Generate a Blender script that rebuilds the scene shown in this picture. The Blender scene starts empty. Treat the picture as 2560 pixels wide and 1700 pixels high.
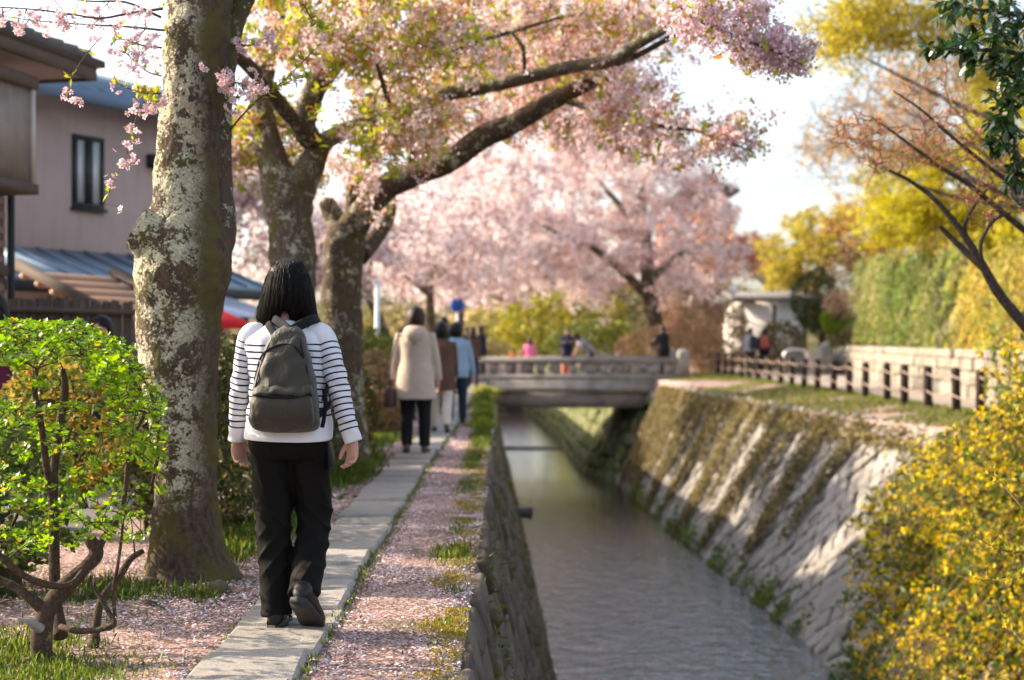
import bpy, bmesh, math, random
import numpy as np
from mathutils import Vector, Matrix, noise as mnoise

random.seed(7)
R = np.random.default_rng(7)
SC = bpy.context.scene
COL = SC.collection
rad = math.radians

# ------------------------------------------------------------------ camera
CAM_H = 1.24
cam_d = bpy.data.cameras.new('camera')
cam = bpy.data.objects.new('camera', cam_d)
COL.objects.link(cam)
cam.location = (0, 0, CAM_H)
cam.rotation_euler = (rad(90), 0, 0)
cam_d.lens = 50
cam_d.sensor_width = 36
cam_d.clip_end = 2000
cam_d.clip_start = 0.05
cam_d.dof.use_dof = True
cam_d.dof.focus_distance = 6.05
cam_d.dof.aperture_fstop = 2.0
SC.camera = cam

# ------------------------------------------------------------------ sky and sun
SUN_AZ_X, SUN_AZ_Y = -0.95, 0.27          # horizontal direction towards the sun (left, a little ahead)
SUN_EL = rad(27)
_l = math.hypot(SUN_AZ_X, SUN_AZ_Y)
SUN_DIR = Vector((SUN_AZ_X/_l*math.cos(SUN_EL), SUN_AZ_Y/_l*math.cos(SUN_EL), math.sin(SUN_EL)))
world = bpy.data.worlds.new('World')
SC.world = world
world.use_nodes = True
wn = world.node_tree
sky = wn.nodes.new('ShaderNodeTexSky')
sky.sky_type = 'NISHITA'
sky.sun_disc = False
sky.sun_elevation = SUN_EL
sky.sun_rotation = math.atan2(SUN_AZ_X, SUN_AZ_Y)
sky.air_density = 1.0
sky.dust_density = 3.0
sky.ozone_density = 1.0
bg = wn.nodes['Background']
bg.inputs['Strength'].default_value = 0.15
hz_ = wn.nodes.new('ShaderNodeHueSaturation')      # thin high haze: paler sky
hz_.inputs['Saturation'].default_value = 0.68
wn.links.new(sky.outputs[0], hz_.inputs['Color'])
wn.links.new(hz_.outputs[0], bg.inputs['Color'])
sun_d = bpy.data.lights.new('sun', 'SUN')
sun_d.energy = 4.3
sun_d.angle = rad(0.6)
sun_d.color = (1.0, 0.84, 0.62)
sun = bpy.data.objects.new('sun', sun_d)
COL.objects.link(sun)
sun.rotation_euler = (-SUN_DIR).to_track_quat('-Z', 'Y').to_euler()
sun.location = (-20, 10, 20)

vs = SC.view_settings
vs.view_transform = 'Standard'
vs.look = 'None'
vs.gamma = 1.0
vs.exposure = 1.45
vs.use_curve_mapping = False
SC.render.engine = 'CYCLES'
SC.cycles.use_denoising = True
SC.cycles.max_bounces = 8
SC.cycles.transparent_max_bounces = 8
SC.cycles.sample_clamp_indirect = 6.0

# ------------------------------------------------------------------ helpers
F = 2560*50/36.0
KD = 2560/2361.0

def P(px, py, Y):
    """photo pixel (2560 wide) at distance Y -> world point"""
    return np.array([(px-1280)*Y/F, Y, CAM_H-(py-850)*Y/F])

def D(xd, yd, Y):
    return P(xd*KD, yd*KD, Y)

def tag(o, label=None, cat=None, group=None, kind=None):
    if label: o['label'] = label
    if cat: o['category'] = cat
    if group: o['group'] = group
    if kind: o['kind'] = kind
    return o

def empty(name, loc=(0, 0, 0), **kw):
    o = bpy.data.objects.new(name, None)
    o.location = loc
    o.empty_display_size = 0.1
    COL.objects.link(o)
    return tag(o, **kw)

def link(name, me, parent=None, m=None, local=False, **kw):
    o = bpy.data.objects.new(name, me)
    COL.objects.link(o)
    if m is not None and len(me.materials) == 0:
        me.materials.append(m)
    if parent is not None:
        o.parent = parent
        if parent.type == 'EMPTY' and not local:
            o.matrix_parent_inverse = Matrix.Translation(-Vector(parent.location))
    return tag(o, **kw)

def np_mesh(name, V, Fq, col=None, smooth=False, Ft=None, fmat=None):
    """mesh from numpy arrays; Fq (n,4) quads, Ft (m,3) tris"""
    V = np.asarray(V, np.float32).reshape(-1, 3)
    me = bpy.data.meshes.new(name)
    nq = 0 if Fq is None else len(Fq)
    nt = 0 if Ft is None else len(Ft)
    loops = []
    if nq: loops.append(np.asarray(Fq, np.int32).ravel())
    if nt: loops.append(np.asarray(Ft, np.int32).ravel())
    loops = np.concatenate(loops)
    tot = np.concatenate([np.full(nq, 4, np.int32), np.full(nt, 3, np.int32)])
    start = np.concatenate([[0], np.cumsum(tot)[:-1]]).astype(np.int32)
    me.vertices.add(len(V)); me.vertices.foreach_set('co', V.ravel())
    me.loops.add(len(loops)); me.loops.foreach_set('vertex_index', loops)
    me.polygons.add(nq+nt)
    me.polygons.foreach_set('loop_start', start)
    me.polygons.foreach_set('loop_total', tot)
    if smooth:
        me.polygons.foreach_set('use_smooth', np.ones(nq+nt, bool))
    if col is not None:
        a = me.attributes.new('Col', 'FLOAT_COLOR', 'POINT')
        c = np.ones((len(V), 4), np.float32); c[:, :3] = col
        a.data.foreach_set('color', c.ravel())
    me.update(calc_edges=True)
    me.validate()
    return me

class Geo:
    """collects quads / tris of one mesh"""
    def __init__(s): s.V = []; s.Q = []; s.T = []; s.C = []; s.n = 0
    def add(s, V, Q=None, T=None, C=None):
        V = np.asarray(V, float).reshape(-1, 3)
        s.V.append(V)
        if Q is not None and len(Q): s.Q.append(np.asarray(Q)+s.n)
        if T is not None and len(T): s.T.append(np.asarray(T)+s.n)
        if C is not None: s.C.append(np.broadcast_to(np.asarray(C, float), (len(V), 3)))
        s.n += len(V)
        return s
    def mesh(s, name, smooth=False):
        V = np.concatenate(s.V)
        Q = np.concatenate(s.Q) if s.Q else None
        T = np.concatenate(s.T) if s.T else None
        C = np.concatenate(s.C) if s.C else None
        return np_mesh(name, V, Q, C, smooth, T)
    def build(s, name, m, parent=None, smooth=False, **kw):
        return link(name, s.mesh(name, smooth), parent, m, **kw)

def catmull(pts, n):
    pts = np.asarray(pts, float)
    if len(pts) == 2:
        t = np.linspace(0, 1, n)[:, None]
        return pts[0]*(1-t)+pts[1]*t
    p = np.vstack([2*pts[0]-pts[1], pts, 2*pts[-1]-pts[-2]])
    m = len(pts)-1
    out = []
    for u in np.linspace(0, m-1e-9, n):
        i = int(u); t = u-i
        a, b, c, d = p[i], p[i+1], p[i+2], p[i+3]
        out.append(0.5*((2*b)+(-a+c)*t+(2*a-5*b+4*c-d)*t*t+(-a+3*b-3*c+d)*t**3))
    return np.array(out)

def lerp_tab(tab, x):
    xs = [t[0] for t in tab]
    return np.interp(x, xs, [t[1] for t in tab])

def tube(pts, rads, sides=6, cap=True, sx=None, up=None):
    """ring tube along points, radii per point -> V, Q, T"""
    pts = np.asarray(pts, float); n = len(pts)
    rads = np.broadcast_to(np.asarray(rads, float), (n,))
    tan = np.gradient(pts, axis=0)
    tan /= np.linalg.norm(tan, axis=1)[:, None]+1e-12
    ref = np.array([0, 0, 1.0]) if up is None else np.asarray(up, float)
    if abs(tan[0]@ref) > .9: ref = np.array([1.0, 0, 0])
    a = np.cross(tan[0], ref); a /= np.linalg.norm(a)
    ang = np.arange(sides)*2*math.pi/sides
    ca, sa = np.cos(ang)[:, None], np.sin(ang)[:, None]
    V = np.empty((n, sides, 3))
    for i in range(n):
        a = a-tan[i]*(a@tan[i]); a /= np.linalg.norm(a)+1e-12
        b = np.cross(tan[i], a)
        k = 1.0 if sx is None else sx[i] if hasattr(sx, '__len__') else sx
        V[i] = pts[i]+rads[i]*(ca*a*k+sa*b)
    i = np.arange(n-1)[:, None]*sides
    j = np.arange(sides)[None, :]
    j2 = (j+1) % sides
    Q = np.stack([i+j, i+j2, i+sides+j2, i+sides+j], -1).reshape(-1, 4)
    V = V.reshape(-1, 3)
    T = None
    if cap:
        V = np.vstack([V, pts[0], pts[-1]])
        k0, k1 = n*sides, n*sides+1
        jj = np.arange(sides); jn = (jj+1) % sides
        T = np.vstack([np.stack([np.full(sides, k0), jn, jj], -1),
                       np.stack([np.full(sides, k1), (n-1)*sides+jj, (n-1)*sides+jn], -1)])
    return V, Q, T

def loft(rings, sides=32, expo=2.0, cap=True, rot=None):
    """horizontal superellipse rings (cx,cy,z,rx,ry) stacked upward -> V,Q,T"""
    rings = np.asarray(rings, float); n = len(rings)
    ang = np.arange(sides)*2*math.pi/sides
    c, s_ = np.cos(ang), np.sin(ang)
    ex = np.broadcast_to(np.asarray(expo, float), (n,))
    V = np.empty((n, sides, 3))
    for i, r in enumerate(rings):
        p = 2/ex[i]
        V[i, :, 0] = r[0]+r[3]*np.sign(c)*np.abs(c)**p
        V[i, :, 1] = r[1]+r[4]*np.sign(s_)*np.abs(s_)**p
        V[i, :, 2] = r[2]
    i = np.arange(n-1)[:, None]*sides
    j = np.arange(sides)[None, :]; j2 = (j+1) % sides
    Q = np.stack([i+j, i+j2, i+sides+j2, i+sides+j], -1).reshape(-1, 4)
    V = V.reshape(-1, 3); T = None
    if cap:
        V = np.vstack([V, rings[0, :3], rings[-1, :3]])
        k0, k1 = n*sides, n*sides+1
        jj = np.arange(sides); jn = (jj+1) % sides
        T = np.vstack([np.stack([np.full(sides, k0), jn, jj], -1),
                       np.stack([np.full(sides, k1), (n-1)*sides+jj, (n-1)*sides+jn], -1)])
    return V, Q, T

def smooth_rings(keys, n):
    keys = np.asarray(keys, float)
    return catmull(keys, n)

def box(x0, x1, y0, y1, z0, z1):
    V = np.array([[x0, y0, z0], [x1, y0, z0], [x1, y1, z0], [x0, y1, z0], [x0, y0, z1], [x1, y0, z1], [x1, y1, z1], [x0, y1, z1]], float)
    Q = np.array([[0, 3, 2, 1], [4, 5, 6, 7], [0, 1, 5, 4], [1, 2, 6, 5], [2, 3, 7, 6], [3, 0, 4, 7]])
    return V, Q

def cbox(sx, sy, sz, b=0.1, jit=0.0, rng=None):
    """chamfered, slightly irregular block centred at the origin: 24 verts, 44 tris"""
    bm = bmesh.new()
    bmesh.ops.create_cube(bm, size=1)
    for v in bm.verts:
        v.co = Vector((v.co.x*sx, v.co.y*sy, v.co.z*sz))
        if jit:
            v.co += Vector(tuple((rng.random(3)-.5)*2*jit*np.array([sx, sy, sz])))
    bmesh.ops.bevel(bm, geom=list(bm.edges), offset=b*min(sx, sy, sz), segments=1, affect='EDGES', profile=.6)
    return bm

def bm_mesh(bm, name, m=None, smooth=False):
    me = bpy.data.meshes.new(name)
    bm.to_mesh(me); bm.free()
    if smooth:
        for p in me.polygons: p.use_smooth = True
    if m: me.materials.append(m)
    return me

def mesh_arrays(me):
    V = np.empty(len(me.vertices)*3, np.float32); me.vertices.foreach_get('co', V)
    V = V.reshape(-1, 3)
    Q = []; T = []
    for p in me.polygons:
        vs_ = list(p.vertices)
        if len(vs_) == 4: Q.append(vs_)
        elif len(vs_) == 3: T.append(vs_)
        else:
            for k in range(1, len(vs_)-1): T.append([vs_[0], vs_[k], vs_[k+1]])
    return V.astype(float), np.array(Q, int).reshape(-1, 4), np.array(T, int).reshape(-1, 3)

def rand_unit(n, rng):
    v = rng.normal(size=(n, 3))
    return v/np.linalg.norm(v, axis=1)[:, None]

def leaves(cent, dirs, nrm, length, width, fold=0.25, col=None, curl=0.0):
    """leaf soup: rhombus leaves folded on the midrib (2 tris each as one bent quad pair)"""
    cent = np.asarray(cent, float); n = len(cent)
    d = np.asarray(dirs, float); d = d/(np.linalg.norm(d, axis=1)[:, None]+1e-9)
    nr = np.asarray(nrm, float); nr = nr-d*(nr*d).sum(1)[:, None]
    nr /= np.linalg.norm(nr, axis=1)[:, None]+1e-9
    s = np.cross(d, nr)
    L = np.broadcast_to(np.asarray(length, float), (n,))[:, None]
    W = np.broadcast_to(np.asarray(width, float), (n,))[:, None]
    base = cent
    tip = cent+d*L-nr*curl*L
    mid = cent+d*L*.48
    l = mid-s*W*.5+nr*fold*W
    r = mid+s*W*.5+nr*fold*W
    V = np.stack([base, r, tip, l], 1).reshape(-1, 3)
    k = np.arange(n)[:, None]*4
    T = np.concatenate([k+np.array([[0, 1, 2]]), k+np.array([[0, 2, 3]])], 0)
    C = None if col is None else np.repeat(np.asarray(col, float), 4, axis=0)
    return V, T, C

def soup(cent, size, rng, col=None, elong=1.25, flat=None, fold=.22):
    n = len(cent)
    d = rand_unit(n, rng)
    nr = rand_unit(n, rng)
    if flat is not None:
        nr = nr*(1-flat)+np.array([0, 0, 1.0])*flat
    size = np.broadcast_to(np.asarray(size, float), (n,))
    d2 = d
    return leaves(np.asarray(cent)-d2*size[:, None]*.5, d2, nr, size*elong**.5, size/elong**.5, fold, col)

def pick_cols(n, pal, rng, var=.12):
    """palette [(weight,(r,g,b))] -> n colours with value jitter"""
    w = np.array([p[0] for p in pal], float); w /= w.sum()
    c = np.array([p[1] for p in pal], float)
    i = rng.choice(len(pal), n, p=w)
    return np.clip(c[i]*(1+rng.normal(size=(n, 1))*var), 0.005, .95)

# ------------------------------------------------------------------ materials
class NT:
    def __init__(s, name):
        s.m = bpy.data.materials.new(name); s.m.use_nodes = True
        s.t = s.m.node_tree; s.t.nodes.clear()
        s.out = s.t.nodes.new('ShaderNodeOutputMaterial')
    def n(s, typ, **kw):
        nd = s.t.nodes.new(typ)
        for k, v in kw.items(): setattr(nd, k, v)
        return nd
    def set(s, sock, v):
        if v is None: return
        if hasattr(v, 'is_linked') or isinstance(v, bpy.types.NodeSocket): s.t.links.new(v, sock)
        elif isinstance(v, (tuple, list)) and len(v) == 3 and sock.type == 'RGBA': sock.default_value = (*v, 1)
        else: sock.default_value = v
    def obj(s): return s.n('ShaderNodeTexCoord').outputs['Object']
    def gen(s): return s.n('ShaderNodeTexCoord').outputs['Generated']
    def pos(s): return s.n('ShaderNodeNewGeometry').outputs['Position']
    def attr(s, name='Col'): return s.n('ShaderNodeAttribute', attribute_name=name).outputs['Color']
    def attrf(s, name): return s.n('ShaderNodeAttribute', attribute_name=name).outputs['Fac']
    def rnd(s): return s.n('ShaderNodeObjectInfo').outputs['Random']
    def mapv(s, vec, scale=(1, 1, 1), rot=(0, 0, 0)):
        m = s.n('ShaderNodeMapping'); s.set(m.inputs['Vector'], vec)
        m.inputs['Scale'].default_value = scale; m.inputs['Rotation'].default_value = rot
        return m.outputs[0]
    def noise(s, vec, scale=5, detail=4, rough=.55, dist=0, col=False):
        t = s.n('ShaderNodeTexNoise'); s.set(t.inputs['Vector'], vec)
        t.inputs['Scale'].default_value = scale; t.inputs['Detail'].default_value = detail
        t.inputs['Roughness'].default_value = rough; t.inputs['Distortion'].default_value = dist
        return t.outputs['Color' if col else 'Fac']
    def vor(s, vec, scale=5, feature='F1', out='Distance', rnd=1.0):
        t = s.n('ShaderNodeTexVoronoi', feature=feature); s.set(t.inputs['Vector'], vec)
        t.inputs['Scale'].default_value = scale; t.inputs['Randomness'].default_value = rnd
        return t.outputs[out]
    def ramp(s, fac, stops, interp='LINEAR'):
        r = s.n('ShaderNodeValToRGB'); s.set(r.inputs[0], fac)
        cr = r.color_ramp; cr.interpolation = interp
        while len(cr.elements) < len(stops): cr.elements.new(.5)
        for e, (p, c) in zip(cr.elements, stops):
            e.position = p
            e.color = (c, c, c, 1) if not hasattr(c, '__len__') else (*c, 1)
        return r.outputs[0]
    def mix(s, fac, a, b, mode='MIX'):
        m = s.n('ShaderNodeMix', data_type='RGBA', blend_type=mode)
        s.set(m.inputs[0], fac); s.set(m.inputs[6], a); s.set(m.inputs[7], b)
        return m.outputs[2]
    def math(s, op, a, b=None, clamp=False):
        m = s.n('ShaderNodeMath', operation=op, use_clamp=clamp)
        s.set(m.inputs[0], a)
        if b is not None: s.set(m.inputs[1], b)
        return m.outputs[0]
    def sep(s, vec):
        m = s.n('ShaderNodeSeparateXYZ'); s.set(m.inputs[0], vec); return m.outputs
    def sepc(s, c):
        m = s.n('ShaderNodeSeparateColor'); s.set(m.inputs[0], c); return m.outputs
    def hsv(s, col, h=.5, sat=1, v=1):
        m = s.n('ShaderNodeHueSaturation'); s.set(m.inputs['Color'], col)
        s.set(m.inputs['Hue'], h); s.set(m.inputs['Saturation'], sat); s.set(m.inputs['Value'], v)
        return m.outputs[0]
    def bump(s, h, strength=.5, dist=.01, normal=None):
        b = s.n('ShaderNodeBump'); s.set(b.inputs['Height'], h)
        b.inputs['Strength'].default_value = strength; b.inputs['Distance'].default_value = dist
        if normal is not None: s.set(b.inputs['Normal'], normal)
        return b.outputs[0]
    def pr(s, base, rough=.8, normal=None, spec=.3, metal=0, sheen=0, finish=True, coat=0):
        p = s.n('ShaderNodeBsdfPrincipled')
        s.set(p.inputs['Base Color'], base); s.set(p.inputs['Roughness'], rough)
        p.inputs['Specular IOR Level'].default_value = spec
        p.inputs['Metallic'].default_value = metal
        if sheen: p.inputs['Sheen Weight'].default_value = sheen
        if coat: p.inputs['Coat Weight'].default_value = coat
        if normal is not None: s.set(p.inputs['Normal'], normal)
        if finish: s.t.links.new(p.outputs[0], s.out.inputs[0])
        return p.outputs[0]
    def translucent(s, bsdf, col, fac):
        t = s.n('ShaderNodeBsdfTranslucent'); s.set(t.inputs[0], col)
        m = s.n('ShaderNodeMixShader'); s.set(m.inputs[0], fac)
        s.t.links.new(bsdf, m.inputs[1]); s.t.links.new(t.outputs[0], m.inputs[2])
        s.t.links.new(m.outputs[0], s.out.inputs[0])

def flat_mat(name, col, rough=.7, var=.15, scale=8, bump=.15, bdist=.004, spec=.3, metal=0, bscale=None, rndv=0):
    t = NT(name); v = t.obj()
    f = t.noise(v, scale, 5)
    c = t.mix(f, tuple(x*(1-var) for x in col), tuple(min(.95, x*(1+var)) for x in col))
    if rndv:
        c = t.hsv(c, v=t.math('ADD', t.math('MULTIPLY', t.rnd(), rndv), 1-rndv/2))
    n = t.bump(t.noise(v, bscale or scale*12, 4), bump, bdist) if bump else None
    t.pr(c, rough, n, spec, metal)
    return t.m

def attr_leaf_mat(name, trans=.4, rough=.5, spec=.35, tboost=(1.15, 1.1, .7)):
    t = NT(name); c = t.attr()
    b = t.pr(c, rough, None, spec, finish=False)
    tc = t.mix(1.0, c, tboost, 'MULTIPLY')
    t.translucent(b, tc, trans)
    return t.m

M_LEAF = attr_leaf_mat('leaf_mix', .45)
M_BLOSSOM = attr_leaf_mat('blossom_mix', .45, .8, .1, (1.05, 1.0, .98))
M_DRYLEAF = attr_leaf_mat('dry_leaf_mix', .2, .8, .15, (1.1, 1, .8))
M_PETAL = attr_leaf_mat('fallen_petal', .15, .7, .2, (1, 1, 1))

def bark_mat(name, dark=(.055, .038, .028), mid=(.13, .095, .07), lichen=(.5, .48, .36), amount=.5, zmin=None, moss=0.0, scale=1.0, xfade=None):
    t = NT(name); v = t.obj()
    fine = t.noise(t.mapv(v, (1, 1, .45)), 40*scale, 6, .65)
    big = t.noise(v, 6*scale, 3, .5)
    base = t.ramp(fine, [(.3, dark), (.62, mid), (.8, tuple(c*1.35 for c in mid))])
    # horizontal cherry lenticels
    lent = t.noise(t.mapv(v, (9, 9, 60)), 2.2*scale, 3, .6)
    base = t.mix(t.ramp(lent, [(.55, 0.), (.7, .6)]), base, tuple(c*.6 for c in dark))
    patch = t.noise(v, 17*scale, 8, .78, .5)
    patch2 = t.noise(v, 55*scale, 4, .7)
    comb = t.math('ADD', t.math('MULTIPLY', patch, .6), t.math('MULTIPLY', patch2, .4))
    comb = t.math('ADD', comb, t.math('MULTIPLY', t.math('SUBTRACT', big, .5), .35))
    th = .5+(.5-amount)*.32
    mask = t.ramp(comb, [(th-.010, 0.), (th+.012, 1.)])
    if zmin is not None:
        z = t.sep(v)[2]
        zz = t.math('ADD', z, t.math('MULTIPLY', t.math('SUBTRACT', patch, .5), .5))
        m2 = t.n('ShaderNodeMapRange'); t.set(m2.inputs[0], zz)
        m2.inputs[1].default_value = zmin-.05; m2.inputs[2].default_value = zmin+.07
        mask = t.math('MULTIPLY', mask, m2.outputs[0])
    if xfade is not None:
        x = t.sep(v)[0]
        xx = t.math('ADD', x, t.math('MULTIPLY', t.math('SUBTRACT', patch, .5), .22))
        m3 = t.n('ShaderNodeMapRange'); t.set(m3.inputs[0], xx)
        m3.inputs[1].default_value = xfade[0]; m3.inputs[2].default_value = xfade[1]
        m3.inputs[3].default_value = 1; m3.inputs[4].default_value = 0
        mask = t.math('MULTIPLY', mask, m3.outputs[0])
    flake = t.vor(v, 75*scale)
    lc = t.mix(t.noise(v, 30*scale, 4, .7), tuple(c*.5 for c in lichen), tuple(min(.85, c*1.3) for c in lichen))
    lc = t.mix(t.ramp(flake, [(.25, 0.), (.6, .5)]), lc, tuple(c*.38 for c in lichen))
    oc = t.ramp(t.noise(v, 9*scale, 2), [(.7, 0.), (.74, .6)])
    lc = t.mix(oc, lc, (.42, .24, .05))
    c = t.mix(mask, base, lc)
    if moss:
        mm = t.ramp(t.noise(v, 5*scale, 4), [(.62-moss*.3, 0.), (.75-moss*.3, .8)])
        c = t.mix(t.math('MULTIPLY', mm, t.math('SUBTRACT', 1.0, mask)), c, (.085, .075, .02))
    h = t.math('ADD', t.math('MULTIPLY', fine, .6), t.math('MULTIPLY', mask, .35))
    h = t.math('ADD', h, t.math('MULTIPLY', t.math('MULTIPLY', flake, mask), -.35))
    h = t.math('ADD', h, t.math('MULTIPLY', big, .5))
    t.pr(c, .9, t.bump(h, 1.0, .02/scale), .15)
    return t.m

M_BARK1 = bark_mat('cherry_bark_lichen', amount=.53, zmin=.42, moss=.5, xfade=(-1.66, -1.56), lichen=(.58, .53, .37), dark=(.035, .023, .017), mid=(.10, .07, .05))
M_BARK2 = bark_mat('cherry_bark_grey', amount=.38, moss=.5, scale=.8)
M_BARK3 = bark_mat('cherry_bark_dark', amount=.33, moss=.4, scale=.7, mid=(.10, .07, .05))
M_TWIG = flat_mat('twig_bark', (.10, .07, .055), .85, .3, 30)
M_TWIGRED = flat_mat('red_twig_bark', (.15, .085, .06), .85, .3, 30)
M_SHRUBWOOD = bark_mat('shrub_wood', (.025, .017, .012), (.085, .056, .038), (.2, .16, .12), amount=.28, scale=2.2)

def stone_mat(name, a, b, moss=(.075, .065, .018), mossamt=.3, rndv=.5, dirt=(.09, .075, .05)):
    t = NT(name); v = t.pos()
    f = t.noise(v, 3.5, 6, .65)
    c = t.mix(t.ramp(f, [(.3, 0.), (.7, 1.)]), a, b)
    c = t.mix(t.ramp(t.noise(v, 60, 3), [(.4, 0.), (.8, .4)]), c, tuple(x*.55 for x in a))
    c = t.mix(t.ramp(t.noise(v, 1.7, 4), [(.5, 0.), (.75, .7)]), c, dirt)
    if mossamt:
        c = t.mix(t.ramp(t.noise(v, 2.6, 5, .7), [(.72-mossamt*.4, 0.), (.82-mossamt*.4, .85)]), c, moss)
    c = t.hsv(c, v=t.math('ADD', t.math('MULTIPLY', t.rnd(), rndv), 1-rndv/2))
    h = t.math('ADD', t.noise(v, 14, 6, .7), t.math('MULTIPLY', t.noise(v, 90, 3), .3))
    t.pr(c, .92, t.bump(h, .7, .02), .2)
    return t.m

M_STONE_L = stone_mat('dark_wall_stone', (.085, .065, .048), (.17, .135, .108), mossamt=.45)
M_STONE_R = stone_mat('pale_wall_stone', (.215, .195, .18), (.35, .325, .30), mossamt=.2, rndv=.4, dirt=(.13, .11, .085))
M_STONE_B = stone_mat('bridge_stone', (.26, .235, .215), (.40, .365, .335), mossamt=.12, rndv=.2)
M_STONE_G = stone_mat('garden_wall_stone', (.22, .19, .15), (.34, .30, .25), mossamt=.12, rndv=.3)
M_MORTAR = flat_mat('earth_joint', (.055, .045, .032), .95, .4, 5, .8, .02)
# ================================================================== SETTING
WATER_Z = -3.2
EDGE_L = [(-10, -.2), (5, -.2), (10, -.21), (20, -.31), (30, -.45), (45, -.9), (60, -1.4), (95, -2.5)]
BOT_L = [(-10, .65), (18, .59), (31, .30), (45, -.1), (60, -.46), (95, -1.6)]
EDGE_R = [(-10, 6.9), (18, 6.6), (23, 6.33), (30, 5.6), (38, 4.95), (43, 4.75), (48, 4.0), (52, 3.4), (64, 3.2), (95, 1.5)]
BOT_R = [(-10, 4.6), (18, 4.26), (24, 4.1), (33, 3.64), (41.7, 3.45), (45, 3.0), (48, 2.2), (64, 1.97), (95, .5)]
eL = lambda y: lerp_tab(EDGE_L, y)
bL = lambda y: lerp_tab(BOT_L, y)
eR = lambda y: lerp_tab(EDGE_R, y)
bR = lambda y: lerp_tab(BOT_R, y)

def fbm(x, y, s=1.0, seed=0):
    v = 0
    for k, (f, a) in enumerate(((1, .5), (2.1, .27), (4.3, .15), (9.1, .08))):
        v += a*math.sin(x*f*s*1.7+seed+k*2.1+1.3*math.sin(y*f*s*1.1+k))*math.cos(y*f*s*1.9+seed*1.7+k*1.2+1.1*math.sin(x*f*s*.9))
    return v

def ground_z(x, y):
    if x > 2 and y < 60: return -.17*min(1, max(0, (7.3-x)/1.3))*(1 if y < 42 else 0)+.01*fbm(x, y, 2.)
    if y > 45 or x < -2.6 or x > 9: return 0.0
    return 0.02*fbm(x, y, 2.0)+.012*fbm(x, y, 7.0, 3)-(.07 if -1.16 < x < -.82 else 0)

# ---- soil with petal litter
def ground_material():
    t = NT('petal_strewn_soil'); v = t.pos()
    soil = t.mix(t.noise(v, 9, 6, .7), (.085, .055, .04), (.22, .145, .105))
    litter = t.ramp(t.vor(v, 95, out='Color'), [(.0, (.19, .09, .065)), (.35, (.30, .17, .13)), (.6, (.48, .33, .31)), (1., (.66, .53, .54))])
    d1 = t.noise(v, 1.9, 4, .6)
    d2 = t.vor(v, 95, out='Color')
    cov = t.math('ADD', t.math('MULTIPLY', d1, 1.3), t.math('MULTIPLY', t.sepc(d2)[1], .55))
    c = t.mix(t.ramp(cov, [(.72, 0.), (1.0, .9)]), soil, litter)
    gr = t.ramp(t.noise(v, 1.1, 5, .6), [(.62, 0.), (.72, .75)])
    c = t.mix(gr, c, (.06, .085, .02))
    h = t.math('ADD', t.noise(v, 120, 4, .7), t.noise(v, 18, 4))
    t.pr(c, .95, t.bump(h, .7, .012), .1)
    return t.m
M_GROUND = ground_material()
def sheet(name, rows, m, **kw):
    """rows: list of lists of points, same length, lofted to one sheet"""
    nr, nc = len(rows), len(rows[0])
    V = np.array(rows, float).reshape(-1, 3)
    i = np.arange(nr-1)[:, None]*nc; j = np.arange(nc-1)[None, :]
    Q = np.stack([i+j, i+j+1, i+nc+j+1, i+nc+j], -1).reshape(-1, 4)
    return link(name, np_mesh(name, V, Q, smooth=True), None, m, **kw)

ys = list(np.arange(-10, 4, 2.))+list(np.arange(4, 24, .22))+list(np.arange(24, 46, 1.))+list(np.arange(46, 97, 3.))
g = Geo()
rowsL, rowsR = [], []
for y in ys:
    e = eL(y)
    xs = [-400, -60, -20, -8, -4]+list(np.linspace(-2.6, e, 26))
    rowsL.append([(x, y, ground_z(x, y) if x < e-.01 else -.03+.012*fbm(x, y, 5)) for x in xs]+[(e+.02, y, -.25)])
    e = eR(y)
    xs = list(np.linspace(e, 9.2, 10))+[13, 20, 60, 400]
    rowsR.append([(e-.02, y, -.35)]+[(x, y, ground_z(x, y)) for x in xs])
for rows in (rowsL, rowsR):
    nr, nc = len(rows), len(rows[0])
    i = np.arange(nr-1)[:, None]*nc; j = np.arange(nc-1)[None, :]
    g.add(np.array(rows).reshape(-1, 3), np.stack([i+j, i+j+1, i+nc+j+1, i+nc+j], -1).reshape(-1, 4))
V, Q = box(-400, 400, 94, 1500, -4, 0)
g.add(V, Q)
g.build('ground', M_GROUND, smooth=True, kind='structure', label='petal strewn earth along both banks of the canal')

# ---- left street behind the hedges and right bank footway
M_ASPH = flat_mat('worn_asphalt', (.15, .135, .125), .9, .25, 3, .5, .006, .2, bscale=150)
sheet('street', [[(-6.2+.1*i, y, .006+.02), (-2.75, y, .006+.02)] for i, y in enumerate((-5, 20, 46, 95))], M_ASPH, kind='structure', label='grey street behind the left hedge')
M_GRAVEL = flat_mat('pale_gravel_path', (.34, .29, .25), .95, .25, 4, .6, .01, .1, bscale=160)
sheet('footpath', [[(7.75, y, .03), (lerp_tab([(-5, 8.6), (22, 8.7), (49, 11.4), (95, 16)], y), y, .03)] for y in (-5, 22, 35, 49, 70, 95)], M_GRAVEL, kind='structure', label='pale gravel footpath behind the post fence')

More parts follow.
